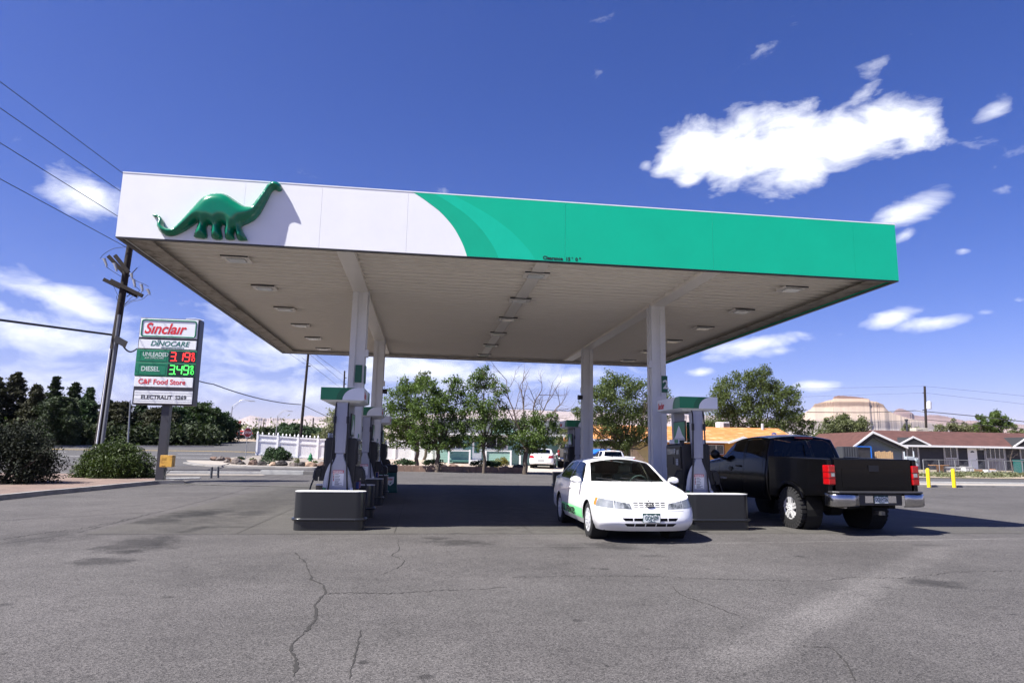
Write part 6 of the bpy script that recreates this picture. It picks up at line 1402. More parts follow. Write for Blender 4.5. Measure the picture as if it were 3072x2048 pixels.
# green house behind the planter trees
GY = 54.0; gz2 = terrain(4, GY); M_GRN = sidingmat('mint_green_siding', (.20,.34,.29), .2); M_GROOF = shinglemat('grey_shingles', (.06,.065,.075), (.075,.08,.09)); M_TEAL = mat('teal_skirting', (.055,.16,.14), .7, var=.08)
gh = thing('green_house','mint green house with a porch half hidden by the planter trees', 'house', (0,0,0))
a0, a1 = wx(1318,GY), wx(1690,GY); ge = hz(1480,1306,GY); gr = hz(1480,1262,GY+3.5)
b = MB(); b.bx(a0, a1, GY, GY+7, gz2-.5, ge); b.build('wall', M_GRN, gh); b = MB(); gable_roof_x(b, a0-.4, a1+.4, GY-.7, GY+7.7, ge, gr, .14); b.build('roof', M_GROOF, gh); b = MB(); b.bx(a0-.4, a1+.4, GY-.8, GY-.705, ge-.02, ge+.15); b.build('gutter', M_TRIMW, gh)
b = MB(); b.prism([(wx(1470,GY-1),ge+.1),(wx(1560,GY-1),ge+.1),(wx(1515,GY-1),ge+.9)], (0,GY-.9,0), (1,0,0), (0,0,1), (0,3,0)); b.build('gable_wall', M_GRN, gh)
for pa, pb in ((1347,1385),(1458,1520)): window(gh, 'window', wx((pa+pb)/2,GY), GY-.001, hz(pa,1345,GY), wx(pb,GY)-wx(pa,GY), hz(pa,1308,GY)-hz(pa,1345,GY), M_TRIMW, 2, .07, .06)
xd0, xd1 = wx(1416,GY), wx(1444,GY); b = MB(); b.bx(xd0, xd1, GY-.06, GY-.001, gz2+.25, gz2+2.4); dr = b.build('door', M_TRIMW, gh); b = MB(); b.bx(xd0+.15, xd1-.15, GY-.07, GY-.0605, gz2+.9, gz2+2.2); b.build('pane', M_TEAL, dr)
b = MB(); b.bx(wx(1345,GY-1.5), wx(1408,GY-1.5), GY-1.6, GY-.1, gz2+.22, gz2+.34); b.build('porch_deck', M_TEAL, gh); b = MB(); b.bx(wx(1458,GY-1.5), wx(1530,GY-1.5), GY-1.6, GY-1.5, gz2+.3, gz2+1.0); b.build('porch_skirt', M_GRN, gh)
b = MB(); b.bx(xd0-.15, xd1+.3, GY-1.8, GY-.07, gz2-.1, gz2+.35); b.build('door_step', M_TRIMW, gh)
for px in (1346,1409,1457,1532,1560): xx = wx(px,GY-1.6); b = MB(); b.bx(xx-.06,xx+.06,GY-1.68,GY-1.56,gz2-.1,gz2+1.15); b.build('porch_post', M_TRIMW, gh)
b = MB(); b.bx(wx(1346,GY-1.6), wx(1409,GY-1.6), GY-1.65, GY-1.6, gz2+1.02, gz2+1.10); b.bx(wx(1457,GY-1.6), wx(1532,GY-1.6), GY-1.65, GY-1.6, gz2+1.05, gz2+1.13); b.build('porch_rail', M_TRIMW, gh)
# small white shed behind the orange house, and the red restaurant far down the road
xx = wx(2510,78); tt = thing('shed','small white shed roof peeking out right of the black pickup', 'shed', (xx,78,terrain(xx,78))); z_ = hz(2500,1336,78)-terrain(xx,78)
b = MB(); b.bx(-1.2,1.6,0,3,0,z_-.3); b.build('wall', mat('tan_wall', (.45,.36,.26)), tt); b = MB(); b.prism([(-1.6,z_-.35),(2.0,z_-.35),(2.0,z_-.2),(.2,z_+.35),(-1.6,z_-.2)],(0,-.4,0),(1,0,0),(0,0,1),(0,3.6,0)); b.build('roof', mat('pale_metal_roof', (.55,.58,.60), .5), tt)
RY = 170.0; zb = terrain(wx(720,RY), RY); rb = thing('red_restaurant','distant bright red building left of the stop sign', 'building', (0,0,0)); M_REDB = mat('bright_red_paint', (.62,.035,.025), .6, var=.06)
xa, xb = wx(690,RY), wx(737,RY); z0_, z1_, z2_ = hz(715,1316,RY), hz(715,1305,RY), hz(715,1291,RY)
b = MB(); b.bx(xa, xb, RY, RY+6, zb-2, z1_); b.build('wall', M_TRIMW, rb); b = MB(); b.prism([(wx(706,RY),z1_+.02),(xb+.4,z1_+.02),(xb-.6,z2_),(wx(712,RY),z2_)], (0,RY-.5,0), (1,0,0), (0,0,1), (0,7,0)); b.build('mansard_roof', M_REDB, rb); b = MB()
for px in (716,727): b.bx(wx(px,RY)-.4, wx(px,RY)+.4, RY-.6, RY-.501, z1_+.05, z2_-.3)
b.build('window', M_WINGL, rb)
SYr = 120.0; ps = gp(706, SYr); rs = thing('red_pylon_sign','dark red square roadside sign with white lettering lines far left of the stop sign', 'sign', (0,0,0)); M_DRED = mat('dark_red_sign', (.22,.012,.022), .45, var=.05)
xa, xb, z0_, z1_ = wx(693.5,SYr), wx(715,SYr), hz(704,1287,SYr), hz(704,1262,SYr)
b = MB(); b.bx(xb-.22, xb-.02, SYr+.05, SYr+.25, ps.z-.3, z0_+.0); b.build('post', M_SGREY, rs); b = MB(); b.bx(xa, xb, SYr, SYr+.4, z0_, z1_); bd = b.build('board', M_DRED, rs); b = MB(); H_ = z1_-z0_
b.bx(xa+.12, xb-.2, SYr-.02, SYr-.001, z0_+H_*.80, z0_+H_*.86); b.bx(xa+.05, xb-.15, SYr-.02, SYr-.001, z0_+H_*.58, z0_+H_*.70); b.prism([(xa+.5,z0_+H_*.45),(xa+.75,z0_+H_*.45),(xa+.62,z0_+H_*.25)], (0,SYr-.001,0), (1,0,0), (0,0,1), (0,-.02,0)); b.build('white_marks', M_TXTW, bd); b = MB(); b.bx(xa+.25, xb-.25, SYr, SYr+.3, z0_-H_*.30, z0_-H_*.04); b.build('reader_board', M_TRIMW, rs)
# ------------------------------------------------------------------ street furniture
p = gp(736, 52.6); ss = thing('stop_sign','red stop sign on a thin steel post, seen at an angle', 'sign', p, R(52)); h_ = hz(746,1297,52.6)-p.z
b = MB(); b.cyl((0,0,-.1),(0,0,h_+.35),.03,n=8); b.build('post', M_GALV, ss); b = MB(); r8 = [(.38*math.cos(a), .38*math.sin(a)) for a in [math.pi/8+math.pi/4*k for k in range(8)]]
b.prism([(x,z) for x, z in r8], (0,-.034,h_), (1,0,0), (0,0,1), (0,-.006,0)); f = b.build('face', mat('stop_red', (.30,.012,.02), .4, var=.05), ss); b = MB()
for k in range(8): (x0_, z0_), (x1_, z1_) = r8[k], r8[(k+1) % 8]; b.bar((x0_*.96,-.042,h_+z0_*.96),(x1_*.96,-.042,h_+z1_*.96),.025,.004,up=(0,1,0))
b.build('white_border', M_TXTW, f); text('stop_lettering', 'STOP', .25, (0,-.041,h_-.09), (1,0,0), (0,0,1), M_TXTW, f, align='CENTER', bold=.004, ext=.002)
p = gp(930, 48); hy = thing('fire_hydrant','green fire hydrant among the rocks by the white fence', 'hydrant', p); M_HYD = mat('hydrant_green', (.015,.16,.055), .45, var=.1)
b = MB(); b.lathe([(.16,0),(.16,.05),(.11,.06),(.11,.42),(.15,.44),(.15,.48),(.12,.50),(.115,.60),(.07,.68),(.035,.70),(.035,.76),(0,.77)], (0,0,.05), (0,0,1), 16); b.build('barrel', M_HYD, hy, smooth=40)
for s in (1,-1): b = MB(); b.cyl((s*.08,0,.42),(s*.19,0,.42),.055,.06,12); b.build('nozzle_cap', M_HYD, hy)
def lamp(label, px, pt, pb, ax, ay, Y):
    p = gp(px-6 if False else pb, Y); top = at(px, pt, Y); t = thing('street_lamp', label, 'street lamp', p, 0, 'street lamps along the road'); b = MB(); q = top-p
    b.cyl((0,0,-.2), q, .09, .055, 8); b.build('pole', M_GALV, t)
    if ax:
        e = at(ax, ay, Y)-p; b = MB(); P = catmull([q, q.lerp(e,.45)+Vector((0,0,.5)), e+Vector((-.4,0,.08)), e], 5); b.tube(P, .035, 6); b.tube([q-Vector((0,0,.5)), q.lerp(e,.35)+Vector((0,0,.28)), P[12]], .025, 5); ar = b.build('arm', M_GALV, t); b = MB(); b.obx(e, (.32,0,0), (0,.10,0), (0,0,.05)); b.build('lamp_head', M_GALV, ar)
lamp('street lamp with a curved arm left of the red pylon sign', 697, 1218, 687, 757, 1203, 92); lamp('street lamp with a curved arm rising behind the white fence', 833, 1246, 826, 872, 1233, 110); lamp('plain grey lamp pole behind the price sign', 391, 1200, 383, None, None, 70)
M_POLE = mat('dark_creosote_wood', (.014,.009,.007), .85, var=.3, vs=6, bump=.3, bs=20); M_WIRE = mat('wire_dark', (.02,.02,.022), .5); M_INS = mat('grey_insulator', (.30,.31,.33), .35, var=.1)
# the big utility pole
UY = 38.0; ub = gp(283, UY); ut = at(418, 560, UY); up_ = thing('utility_pole','leaning wooden utility pole with double crossarms left of the canopy', 'utility pole', ub); q = ut-ub
b = MB(); b.cyl((0,0,-.3), q, .22, .15, 14); b.build('pole', M_POLE, up_, smooth=60)
L = lambda px, py, dy=0: at(px, py, UY+dy)-ub
for (l, r, dy) in (((325,768),(371,817),.22),((345,766),(386,818),-.22),((311,838),(412,888),.22),((332,841),(428,888),-.22)):
    b = MB(); b.bar(L(*l,dy), L(*r,dy), .12, .14) if False else b.bar(L(*l,dy), L(*r,dy), (.14), .20); b.build('crossarm', M_POLE, up_, bevel=.01)
b = MB()
for a, c in (((354,790),(370,824)),((412,803),(386,830)),((340,857),(358,895)),((400,875),(380,890))): b.bar(L(*a,-.2), L(*c,-.1), .05, .02)
b.build('arm_brace', M_POLE, up_)
for (a, c) in (((312,776),(320,796)),((343,790),(350,810)),((401,838),(405,858)),((424,853),(428,870)),((443,868),(449,880)),((394,820),(396,832))):
    b = MB(); b.cyl(L(*a,-.3), L(*c,-.3), .075, .06, 10); b.tube([L(a[0]-7,a[1],-.3), L(*a,-.3)], .02); b.tube([L(*c,-.3), L(c[0]+3,c[1]+4,-.3), L(c[0]-4,c[1]+3,-.3)], .02); b.build('cutout_switch', M_INS, up_)
b = MB()
for P in (((300,776),(312,762),(340,746),(375,741)),((318,800),(345,818),(365,830)),((396,832),(408,842),(432,852),(446,860)),((405,858),(418,872),(396,890),(372,915)),((428,872),(410,895),(385,905),(370,918)),((446,882),(425,898),(395,905),(372,920)),((350,888),(352,900),(364,905))): b.tube(catmull([L(x,y,-.25) for x,y in P], 4), .014, 5)
b.build('jumper_wire', M_WIRE, up_)
b = MB(); b.cyl(L(301,1375,-.26), L(358,944,-.24), .095, .08, 12); b.build('riser_conduit', mat('dull_conduit', (.16,.165,.175), .45, metal=.4, var=.15), up_, smooth=60); b = MB(); b.cyl(L(284,1375,-.24), L(331,1045,-.2), .045, .045, 8); b.build('riser_conduit', M_TRIMW, up_)
b = MB(); b.obx(L(362,1024,-.3), (.26,0,-.14), (0,.14,0), (.05,0,.16)); b.build('splice_case', M_DARK, up_)
def wire(label, P, r=.016, sag=0, name='power_line', cat='cable', grp='overhead power lines'):
    b = MB(); Q = []
    for i in range(len(P)-1):
        for k in range(10):
            t = k/10; Q.append(P[i].lerp(P[i+1], t)-Vector((0,0,sag*4*t*(1-t))))
    Q.append(P[-1]); b.tube(Q, r, 5); o = b.build(name, M_WIRE); return tag(o, label, cat, grp)
wire('highest power line from the upper left to the utility pole', [at(-160,126,24), at(430,566,UY)]); wire('second highest power line at the upper left', [at(-160,214,24), at(424,617,UY)]); wire('third power line at the left, crossing the small cloud', [at(-160,329,24), at(418,689,UY)]); wire('fourth power line ending just below the canopy corner', [at(-160,450,24), at(383,744,UY)])
wire('thick drooping cable from the left edge to the utility pole', [at(-160,938,30), at(337,1004,UY)], .06, 0); 
wire('cable from the utility pole passing behind the price sign', [at(362,1022,UY), at(410,1046,40), at(640,1152,60), at(903,1213,78)], .045, .35)
wire('thin high line from the utility pole toward the far pole', [at(395,745,UY), at(915,1092,78)], .016, 0)
def pole(label, px0, py0, Y, pb, r=.15, arms=()):
    base = gp(pb, Y); t = thing('utility_pole', label, 'utility pole', base, 0, 'wooden poles in the distance'); top = at(px0, py0, Y)-base; b = MB(); b.cyl((0,0,-.3), top, r, r*.75, 10); b.build('pole', M_POLE, t, smooth=60)
    for (a, c, y_) in arms: b = MB(); b.bar(at(a, y_, Y-.2)-base, at(c, y_, Y-.2)-base, .1, .12); b.build('crossarm', M_POLE, t)
    return t
pole('dark wooden pole rising behind the white fence', 925, 1060, 78, 898, .17, ((920,932,1098),)); pole('thinner wooden pole beside the front left column', 1034, 1112, 115, 1024, .17, ((1031,1040,1133),(1031,1039,1152),(1030,1038,1172)))
pole('distant pole between the two left columns', 1091, 1166, 150, 1086, .2, ((1089,1096,1180),)); pole('dark pole top behind the green planter trees', 1221, 1135, 62, 1217, .13, ((1219,1228,1139),)); pole('slim far pole left of the second street lamp', 792, 1257, 160, 788, .14); pole('far pole with a crossarm right of the fence lamp', 940, 1253, 150, 937, .17, ((934,945,1281),)); pole('thin grey far pole beside the large fence pole', 920, 1264, 150, 916, .08)
rp = pole('wooden pole with a white transformer above the brown roof', 2774, 1158, 84, 2782, .19); b = MB(); rb_ = Vector(rp.location); c0, c1_ = at(2787,1226,83.6)-rb_, at(2787,1205,83.6)-rb_
b.cyl(c0, c1_, .30, .30, 16); b.cyl(c1_, c1_+Vector((0,0,.12)), .2, .1, 12); b.build('transformer', mat('pale_transformer', (.60,.62,.64), .4, var=.05), rp, smooth=40); b = MB(); b.bar(at(2768,1178,84)-rb_, at(2776,1178,84)-rb_, .08, .1); b.bar(at(2768,1230,84)-rb_, at(2776,1230,84)-rb_, .12, .12); b.build('bracket', M_DARK, rp)
for l, P, r in (('dark line crossing below the mesa to the right pole', [at(2420,1236,90), at(2600,1237,88), at(2748,1231,85), at(2776,1236,84)], .05),('dark line leaving the right pole toward the right edge', [at(2778,1234,84), at(2950,1250,78), at(3120,1270,72)], .05),('lower line under the mesa to the right pole', [at(2430,1265,90), at(2620,1265,88), at(2776,1258,84)], .03),('lower line right of the right pole', [at(2778,1258,84), at(2900,1270,78), at(3120,1290,72)], .04),('thin top line left of the right pole', [at(2380,1166,95), at(2774,1158,84)], .014),('thin top line right of the right pole', [at(2774,1158,84), at(3120,1192,72)], .014),('second thin line left of the right pole', [at(2400,1190,95), at(2774,1178,84)], .014),('second thin line right of the right pole', [at(2774,1178,84), at(3120,1217,72)], .014),
    ('thin cable from the far pole down to the left pump', [at(914,1217,78), at(985,1251,66)], .035),('long thin line in front of the pink hills', [at(1500,1222,80), at(1760,1235,84)], .025),('first of the thin lines running to the pole beside the column', [at(905,1072,60), at(1028,1168,115)], .018),('second of the thin lines running to the pole beside the column', [at(920,1055,60), at(1030,1147,115)], .018),('third of the thin lines running to the pole beside the column', [at(945,1062,60), at(1032,1126,115)], .018)):
    wire(l, P, r)
# ------------------------------------------------------------------ far vehicles and yard clutter
pg = gp(1712, 53.5); pickup('pickup_truck','dull grey pickup parked in the shade beside the white sedan', (pg.x, pg.y, pg.z+.03), R(78), mat('dull_grey_paint', (.11,.105,.095), .35, var=.05, coat=.3), .05, near=False)
pg = gp(1832, 44.0); wp = pickup('pickup_truck','small white pickup in front of the wooden fence, seen over the white sedan', (pg.x, pg.y, pg.z+.03), R(94), M_CARW, .0, near=False); wp.scale = (.8,.8,.76)
p = gp(1812, 57.6); t = thing('dumpster','bright blue container behind the white pickup', 'container', p, R(8)); M_BLUEC = mat('bright_blue_tarp', (.01,.13,.55), .5, var=.12, vs=3)
b = MB(); b.prism([(-1.3,0),(1.3,0),(1.4,1.25),(.9,1.5),(-.6,1.5),(-1.4,1.1)], (0,-.8,0), (1,0,0), (0,0,1), (0,1.6,0)); b.build('body', M_BLUEC, t, bevel=.05); b = MB(); b.bx(-1.45,1.45,-.86,-.8,1.05,1.15); b.build('rim', M_BLUEC, t)
def far_van(label, px, Y, w, h, m, z0=0):
    p = gp(px, Y); t = thing('parked_car', label, 'car', p, 0, 'far parked cars'); b = MB(); s = w*Y/F_PX/2; hh = h*Y/F_PX
    b.prism([(-s,.35),(s,.35),(s,hh*.55),(s*.82,hh*.6),(s*.55,hh),(-s*.75,hh),(-s*.97,hh*.6)], (0,-.8,0), (1,0,0), (0,0,1), (0,1.6,0)); b.build('body', m, t, bevel=.08); b = MB(); b.prism([(-s*.8,hh*.62),(s*.68,hh*.62),(s*.5,hh*.92),(-s*.7,hh*.92)], (0,-.81,0), (1,0,0), (0,0,1), (0,.009,0)); b.build('window', M_WINGL, t)
    for u in (-.62,.62): b = MB(); b.lathe([(.32,0),(.32,.2),(0,.2)], (s*u,-.65,.32), (0,-1,0), 16); b.build('wheel', M_TYRE, t)
for l, px, Y, w, h, m in (('white van far down the road left of the fence', 742, 150, 26, 19, M_CARW),('white parked van showing above the fence panel', 806, 140, 30, 22, M_CARW),('red car far behind the stop sign post', 728, 148, 16, 13, M_REDB),('white car far left beside the red building', 752, 135, 18, 14, M_CARW)): far_van(l, px, Y, w, h, m)
p = gp(822,132); t = thing('warning_sign','small yellow diamond sign above the fence post', 'sign', (0,0,0)); c = at(822,1312,132); b = MB(); b.prism([(0,-.55),(.55,0),(0,.55),(-.55,0)], c, (1,0,0), (0,0,1), (0,.03,0)); b.build('face', mat('warning_yellow', (.70,.38,.02), .5), t); b = MB(); b.cyl((c.x,c.y+.06,p.z), (c.x,c.y+.06,c.z), .05); b.build('post', M_GALV, t)
p = gp(986,86); t = thing('street_sign','dark green road sign above the white fence beside the pump', 'sign', (0,0,0)); xa, xb = wx(981,86), wx(1002,86); b = MB(); b.bx(xa, xb, 86, 86.05, hz(990,1312,86), hz(990,1295,86)); f = b.build('face', mat('road_sign_green', (.02,.07,.06), .5), t); b = MB()
for z in (1300,1306,1310): b.bx(xa+.2, xb-.15, 85.98, 85.999, hz(990,z,86)-.04, hz(990,z,86)+.04)
b.build('white_marks', M_TXTW, f); b = MB(); b.cyl((xa+.05,86.1,p.z-.2),(xa+.05,86.1,hz(990,1295,86)),.04); b.build('post', M_GALV, t)
# things behind the pickup and in the yard of the dark house
def ground_box(name, label, cat, px, Y, parts, rz=0):
    t = thing(name, label, cat, gp(px, Y), rz)
    for nm, boxes, m in parts:
        b = MB()
        for bx_ in boxes: b.bx(*bx_)
        b.build(nm, m, t, bevel=.015)
M_WHT = mat('dull_white', (.60,.60,.58), .6, var=.08); M_WOODO = mat('orange_wood', (.36,.17,.05), .8, var=.2)
ground_box('garden_table','rusty table with an orange side panel behind the left yellow bollard', 'table', 2818, 55, [('table_top',[(-.7,.7,-.4,.4,.62,.67)],M_WOODO),('leg',[(-.1,.3,-.2,.2,0,.62)],M_WOODO)])
ground_box('slatted_bench','low bench of dark and white slats in the yard of the dark house', 'bench', 2850, 55.5, [('seat',[(-1.0,1.2,-.3,-.2,.42,.48),(-.9,1.3,-.55,-.45,.22,.28),(-.8,1.4,-.8,-.7,.08,.14)],M_WHT),('frame',[(-1.05,-.98,-.8,.1,0,.42),(1.2,1.28,-.8,.1,0,.42),(-1.0,1.2,.0,.06,.55,.68)],M_DARK)])
ground_box('white_tub','white tub standing below the door of the dark house', 'tub', 2903, 55, [('body',[(-.42,.42,-.3,.3,.0,.52)],M_WHT),('rim',[(-.46,.46,-.34,.34,.521,.56)],M_WHT)])
ground_box('wooden_planter_box','low orange wooden box right of the white tub', 'planter', 2948, 55.5, [('body',[(-1.0,1.0,-.3,.3,.0,.30)],M_WOODO),('end_post',[(-1.05,-.95,-.34,.34,.0,.36),(.95,1.05,-.34,.34,0,.36)],M_WOODO)])
ground_box('white_basin','white basin lying right of the wooden box', 'tub', 2970, 54.4, [('body',[(-.45,.45,-.25,.25,.05,.32)],M_WHT),('foot',[(-.35,-.25,-.2,.2,-.02,.049)],M_WHT)])
ground_box('wheelie_bin','green wheelie bin at the right edge by the dark house', 'bin', 3066, 53.5, [('body',[(-.38,.38,-.4,.4,.1,1.15)],mat('teal_bin_plastic', (.006,.12,.085), .45)),('lid',[(-.42,.42,-.46,.42,1.151,1.24)],mat('teal_bin_plastic', (.006,.12,.085)))])
ground_box('ribbed_container','dark ribbed metal container seen over the pickup bed', 'container', 2557, 62, [('body',[(-.9,.75,0,1,.6,2.2)],mat('dark_ribbed_metal', (.045,.05,.06), .5)),('rib',[(-.85+i*.26,-.73+i*.26,-.05,-.001,.6,2.2) for i in range(6)],mat('dark_ribbed_metal', (.045,.05,.06)))])
ground_box('blue_canopy_frame','dark shelter with a bright blue frame seen over the pickup bed', 'shelter', 2595, 62.6, [('dark_cover',[(-.75,.75,.06,.8,.4,2.15)],M_DARK),('blue_frame',[(-.85,.85,-.02,.05,2.16,2.26),(.76,.86,-.02,.05,.4,2.155)],M_BLUEC)])
ground_box('picket_panel','pale wooden picket panel left of the dark house downpipe', 'fence', 2656, 62.9, [('board',[(-1.0+i*.2,-.83+i*.2,0,.03,.3,1.72+.05*(i % 3)) for i in range(10)],mat('pale_new_boards', (.50,.33,.17), .8, var=.2)),('rail',[(-1.0,1.0,.031,.08,.6,.7)],mat('pale_new_boards', (.50,.33,.17)))])
tree('bare_sapling','thin leafless sapling in front of the dark house', gp(3036,55), 0, [(3022,1365,12),(3036,1350,14),(3050,1362,12),(3030,1338,8)], 55, 0, None, 61, bare=1, r0=.06, tz=1.3)
rngw = np.random.default_rng(77)
pts = []
for i in range(5200):
    Y = rngw.uniform(43.5, 55); px = rngw.uniform(2765, 3090); pts.append((px, Y))
cl_ = rngw.uniform(0,1,(40,2)); P = []
for (px, Y) in pts:
    k = int(rngw.integers(0,40)); c = cl_[k]; p_ = gp(2765+c[0]*325+rngw.normal()*14, 44+c[1]*9+rngw.normal()*.5); P.append((p_.x, p_.y, p_.z+.06+abs(rngw.normal())*.07))
o = leaf_mesh('weeds', M_SAGE, None, np.array(P), rngw.uniform(.10,.24,len(P)), rngw, kind='stuff'); tag(o, 'patches of dry green weeds in the yard', 'weeds', kind='stuff')
# far belt of trees hiding the foot of the hills
P = []; Sz = []
for i in range(900):
    px = rngw.uniform(-200, 3300); Y = rngw.uniform(190, 260); 
    c = gp(px, Y); r = rngw.uniform(1.6, 3.6)
    n = 26; q = np.array(c)+np.array([0,0,r*.8])+rngw.normal(size=(n,3))*r*np.array([.6,.5,.42]); P.append(q); Sz.append(rngw.uniform(.6,1.2,n)*1.0)
o = leaf_mesh('far_tree_belt', M_LEAF2, None, np.concatenate(P), np.concatenate(Sz), rngw, kind='stuff'); tag(o, 'far off band of trees at the foot of the hills', 'trees', kind='stuff')
o = None
# dense hedge base under the evergreens
P = []; Sz = []
for i in range(1200):
    u = rngw.random(); px = 700*u-60; Y = 68+6*u+rngw.uniform(0,3); c = gp(px, Y); n = 20; q = np.array(c)+np.array([0,0,.9])+rngw.normal(size=(n,3))*np.array([.6,.5,.55]); q[:,2] = np.maximum(q[:,2], c.z); P.append(q); Sz.append(rngw.uniform(.6,1.3,n)*.40)
o = leaf_mesh('hedge', leafmat('dark_hedge', (.026,.040,.013), .15, .45, .7), None, np.concatenate(P), np.concatenate(Sz), rngw, kind='stuff'); tag(o, 'dark continuous hedge along the far side of the road', 'hedge', kind='stuff')
kerb('kerb', [(wx(-60,66.5),66.5),(wx(200,67.5),67.5),(wx(450,69.5),69.5),(wx(640,71.5),71.5)], .25, .13)
# ------------------------------------------------------------------ hills
def hillmat(name, cols, s=1.0, gul=.004):
    m = bpy.data.materials.new(name); m.use_nodes = True; nt = m.node_tree; b = nt.nodes['Principled BSDF']; co = N(nt, 'ShaderNodeTexCoord').outputs['Object']
    at_ = N(nt, 'ShaderNodeAttribute', attribute_name='band'); 
    mp = N(nt, 'ShaderNodeMapping'); mp.inputs['Scale'].default_value = (gul, gul*.5, gul*1.6); nt.links.new(co, mp.inputs[0])
    nz = N(nt, 'ShaderNodeTexNoise', i_Scale=1.0, i_Detail=7.0, i_Roughness=.65); nt.links.new(mp.outputs[0], nz.inputs['Vector'])
    hb = math_n(nt, 'ADD', at_.outputs['Fac'], math_n(nt, 'MULTIPLY', math_n(nt, 'SUBTRACT', nz.outputs['Fac'], .5), .06))
    rp_ = N(nt, 'ShaderNodeValToRGB'); nt.links.new(hb, rp_.inputs[0]); el = rp_.color_ramp.elements
    el[0].position = cols[0][0]; el[0].color = cols[0][1]+(1,); el[1].position = cols[-1][0]; el[1].color = cols[-1][1]+(1,)
    for p_, c_ in cols[1:-1]: e = el.new(p_); e.color = c_+(1,)
    mr = N(nt, 'ShaderNodeMapRange'); mr.inputs[1].default_value = .3; mr.inputs[2].default_value = .7; mr.inputs[3].default_value = .90; mr.inputs[4].default_value = 1.08; nt.links.new(nz.outputs['Fac'], mr.inputs[0])
    nt.links.new(mix_c(nt, 1.0, rp_.outputs[0], mr.outputs[0], 'MULTIPLY'), b.inputs['Base Color']); b.inputs['Roughness'].default_value = .95; b.inputs['Specular IOR Level'].default_value = .1; return m
def hills(name, prof, D, m, base_py, seed, cliff=.16, depth=2.6, nrow=60, step=2.0, gully=.009, terr=((1.0,0),(.95,.02),(.90,.17),(.89,.18),(.82,.215),(.60,.56),(.57,.58),(.47,.64),(.30,1.0),(0,1.7))):
    """ridge given by bearing and height; slopes fall toward the viewer with gullies, cliff band on top, back slope behind"""
    rng = np.random.default_rng(seed); xs = np.arange(prof[0][0], prof[-1][0], step); ys = np.interp(xs, [p[0] for p in prof], [p[1] for p in prof])
    n = len(xs); ph = [np.cumsum(rng.normal(size=n))*.0 for _ in range(1)]
    g1 = np.zeros(n)
    for f, a in ((.021,.7),(.047,.7),(.085,.6),(.17,.6),(.31,.5)): g1 += a*np.abs(np.sin(xs*f*1.5+rng.uniform(0,6)+1.5*np.sin(xs*f*.37+rng.uniform(0,6))))
    g1 = g1/g1.max(); g2 = rng.normal(size=n); ys = ys+rng.normal(size=n)*.5
    V = []; B = []; bz = hz(xs[0], base_py, D); Hs = [max(hz(x, y, D)-hz(x, base_py, D), 5) for x, y in zip(xs, ys)]; Hm = max(Hs)
    bands = terr                                            # (absolute height, horizontal distance), top down
    def off(a): return float(np.interp(1-a, [1-p for p, q in bands], [q for p, q in bands]))
    for i in range(n):
        top = at(xs[i], ys[i], D); H = Hs[i]; bz = top.z-H; dr = Vector((top.x, top.y, 0)).normalized(); a0 = H/Hm; o0 = off(a0)
        for dd, hh in ((-1.4,0.0),(-.5,.55),(-.02,1.0)): q = top+dr*(-dd)*H; V.append((q.x, q.y, bz+H*hh)); B.append(hh*a0)
        for k in range(nrow):
            t = (k+1)/nrow; a = a0*(1-t); d = off(a)-o0
            jig = gully*g1[i]*math.sin(math.pi*min(1, .05+t))**.7*(1 if a < .82 else .10)+.0005*g2[i]
            q = top-dr*(d*Hm*depth+jig*2.2*Hm); V.append((q.x, q.y, bz+Hm*max(0, a)+0*jig)); B.append(a)
    R_ = nrow+3; F = [(i*R_+k, i*R_+k+1, (i+1)*R_+k+1, (i+1)*R_+k) for i in range(n-1) for k in range(R_-1)]
    b = MB(); b.add(V, F); o = b.build(name, m, smooth=75, kind='structure'); a = o.data.attributes.new('band', 'FLOAT', 'POINT'); a.data.foreach_set('value', B); return o
M_MESA = hillmat('mesa_rock', [(.0,(.28,.26,.25)),(.42,(.30,.27,.25)),(.50,(.22,.19,.18)),(.58,(.28,.235,.205)),(.62,(.36,.285,.225)),(.80,(.37,.285,.215)),(.825,(.20,.135,.095)),(.88,(.23,.155,.105)),(.90,(.40,.295,.205)),(.945,(.37,.27,.195)),(.955,(.15,.08,.06)),(1.0,(.17,.095,.07))])
M_HILL2 = hillmat('purple_hills', [(.0,(.36,.30,.25)),(.5,(.32,.25,.22)),(.82,(.22,.15,.14)),(1.0,(.20,.13,.12))])
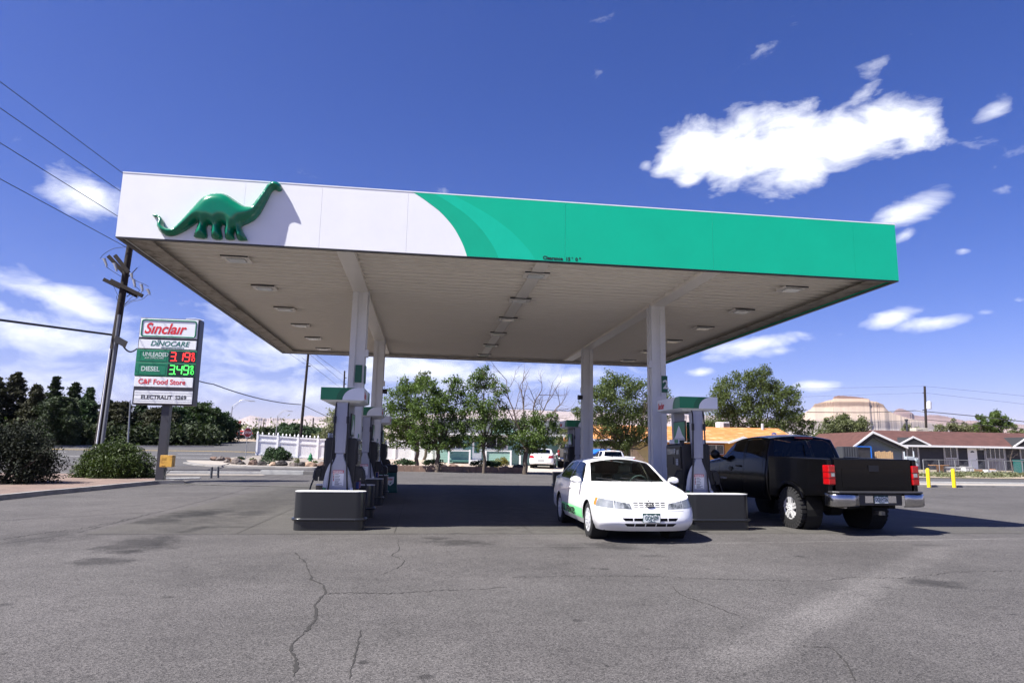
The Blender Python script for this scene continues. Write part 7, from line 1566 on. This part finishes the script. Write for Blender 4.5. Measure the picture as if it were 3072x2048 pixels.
M_HILL3 = hillmat('pale_hills', [(.0,(.40,.34,.31)),(.6,(.35,.295,.275)),(1.0,(.30,.25,.24))])
zz8 = lambda Lst: [(2372+a/3.36, 1100+c/3.36) for a, c in Lst]
hills('mesa', [(2230,1330)]+zz8([(-260,640),(-60,560),(60,505),(150,455),(200,425),(240,378),(330,350),(425,326),(432,300),(480,290),(600,295),(700,306),(790,322),(800,341),(870,352),(935,378),(955,410),(985,446),(1050,474),(1150,507),(1250,532),(1400,562),(1600,600),(1800,645)]), 5200, M_MESA, 1380, 3, .30, 1.0)
hills('hills', zz8([(880,640),(960,470),(1040,457),(1060,432),(1085,421),(1130,421),(1165,438),(1190,446),(1225,462),(1250,488),(1300,494),(1350,496),(1400,482),(1500,487),(1560,497),(1620,512),(1700,530),(1760,545),(1800,540),(1870,541),(1960,570),(2100,590),(2200,571),(2300,575),(2400,590),(2600,600),(2900,640)]), 7200, M_HILL2, 1385, 4, .22, 1.3)
hills('hills', [(1080,1300),(1200,1250),(1400,1232),(1521,1227),(1600,1229),(1700,1234),(1850,1238),(1960,1240),(2100,1244),(2250,1252),(2400,1262),(2500,1300)], 7600, M_HILL3, 1375, 5, .10, 1.8)
hills('hills', [(560,1345),(700,1268),(724,1256),(750,1246),(772,1249),(800,1254),(835,1253),(870,1256),(898,1257),(905,1254),(916,1248),(930,1246),(945,1249),(965,1250),(977,1248),(1010,1246),(1060,1250),(1120,1260),(1200,1300)], 9800, M_HILL3, 1345, 6, .08, 1.8)

# ------------------------------------------------------------------ the air itself
def haze():
    m = bpy.data.materials.new('pale_air'); m.use_nodes = True; nt = m.node_tree; nt.nodes.remove(nt.nodes['Principled BSDF'])
    v = N(nt, 'ShaderNodeVolumePrincipled', i_Density=HAZE_DENSITY); v.inputs['Color'].default_value = (.90,.93,1.0,1); v.inputs['Anisotropy'].default_value = .3
    nt.links.new(v.outputs[0], nt.nodes['Material Output'].inputs['Volume'])
    b = MB(); b.bx(-16500, 16500, -16500, 16800, -3, 620); b.build('haze', m, kind='stuff')
HAZE_DENSITY = 3.0e-5
haze()
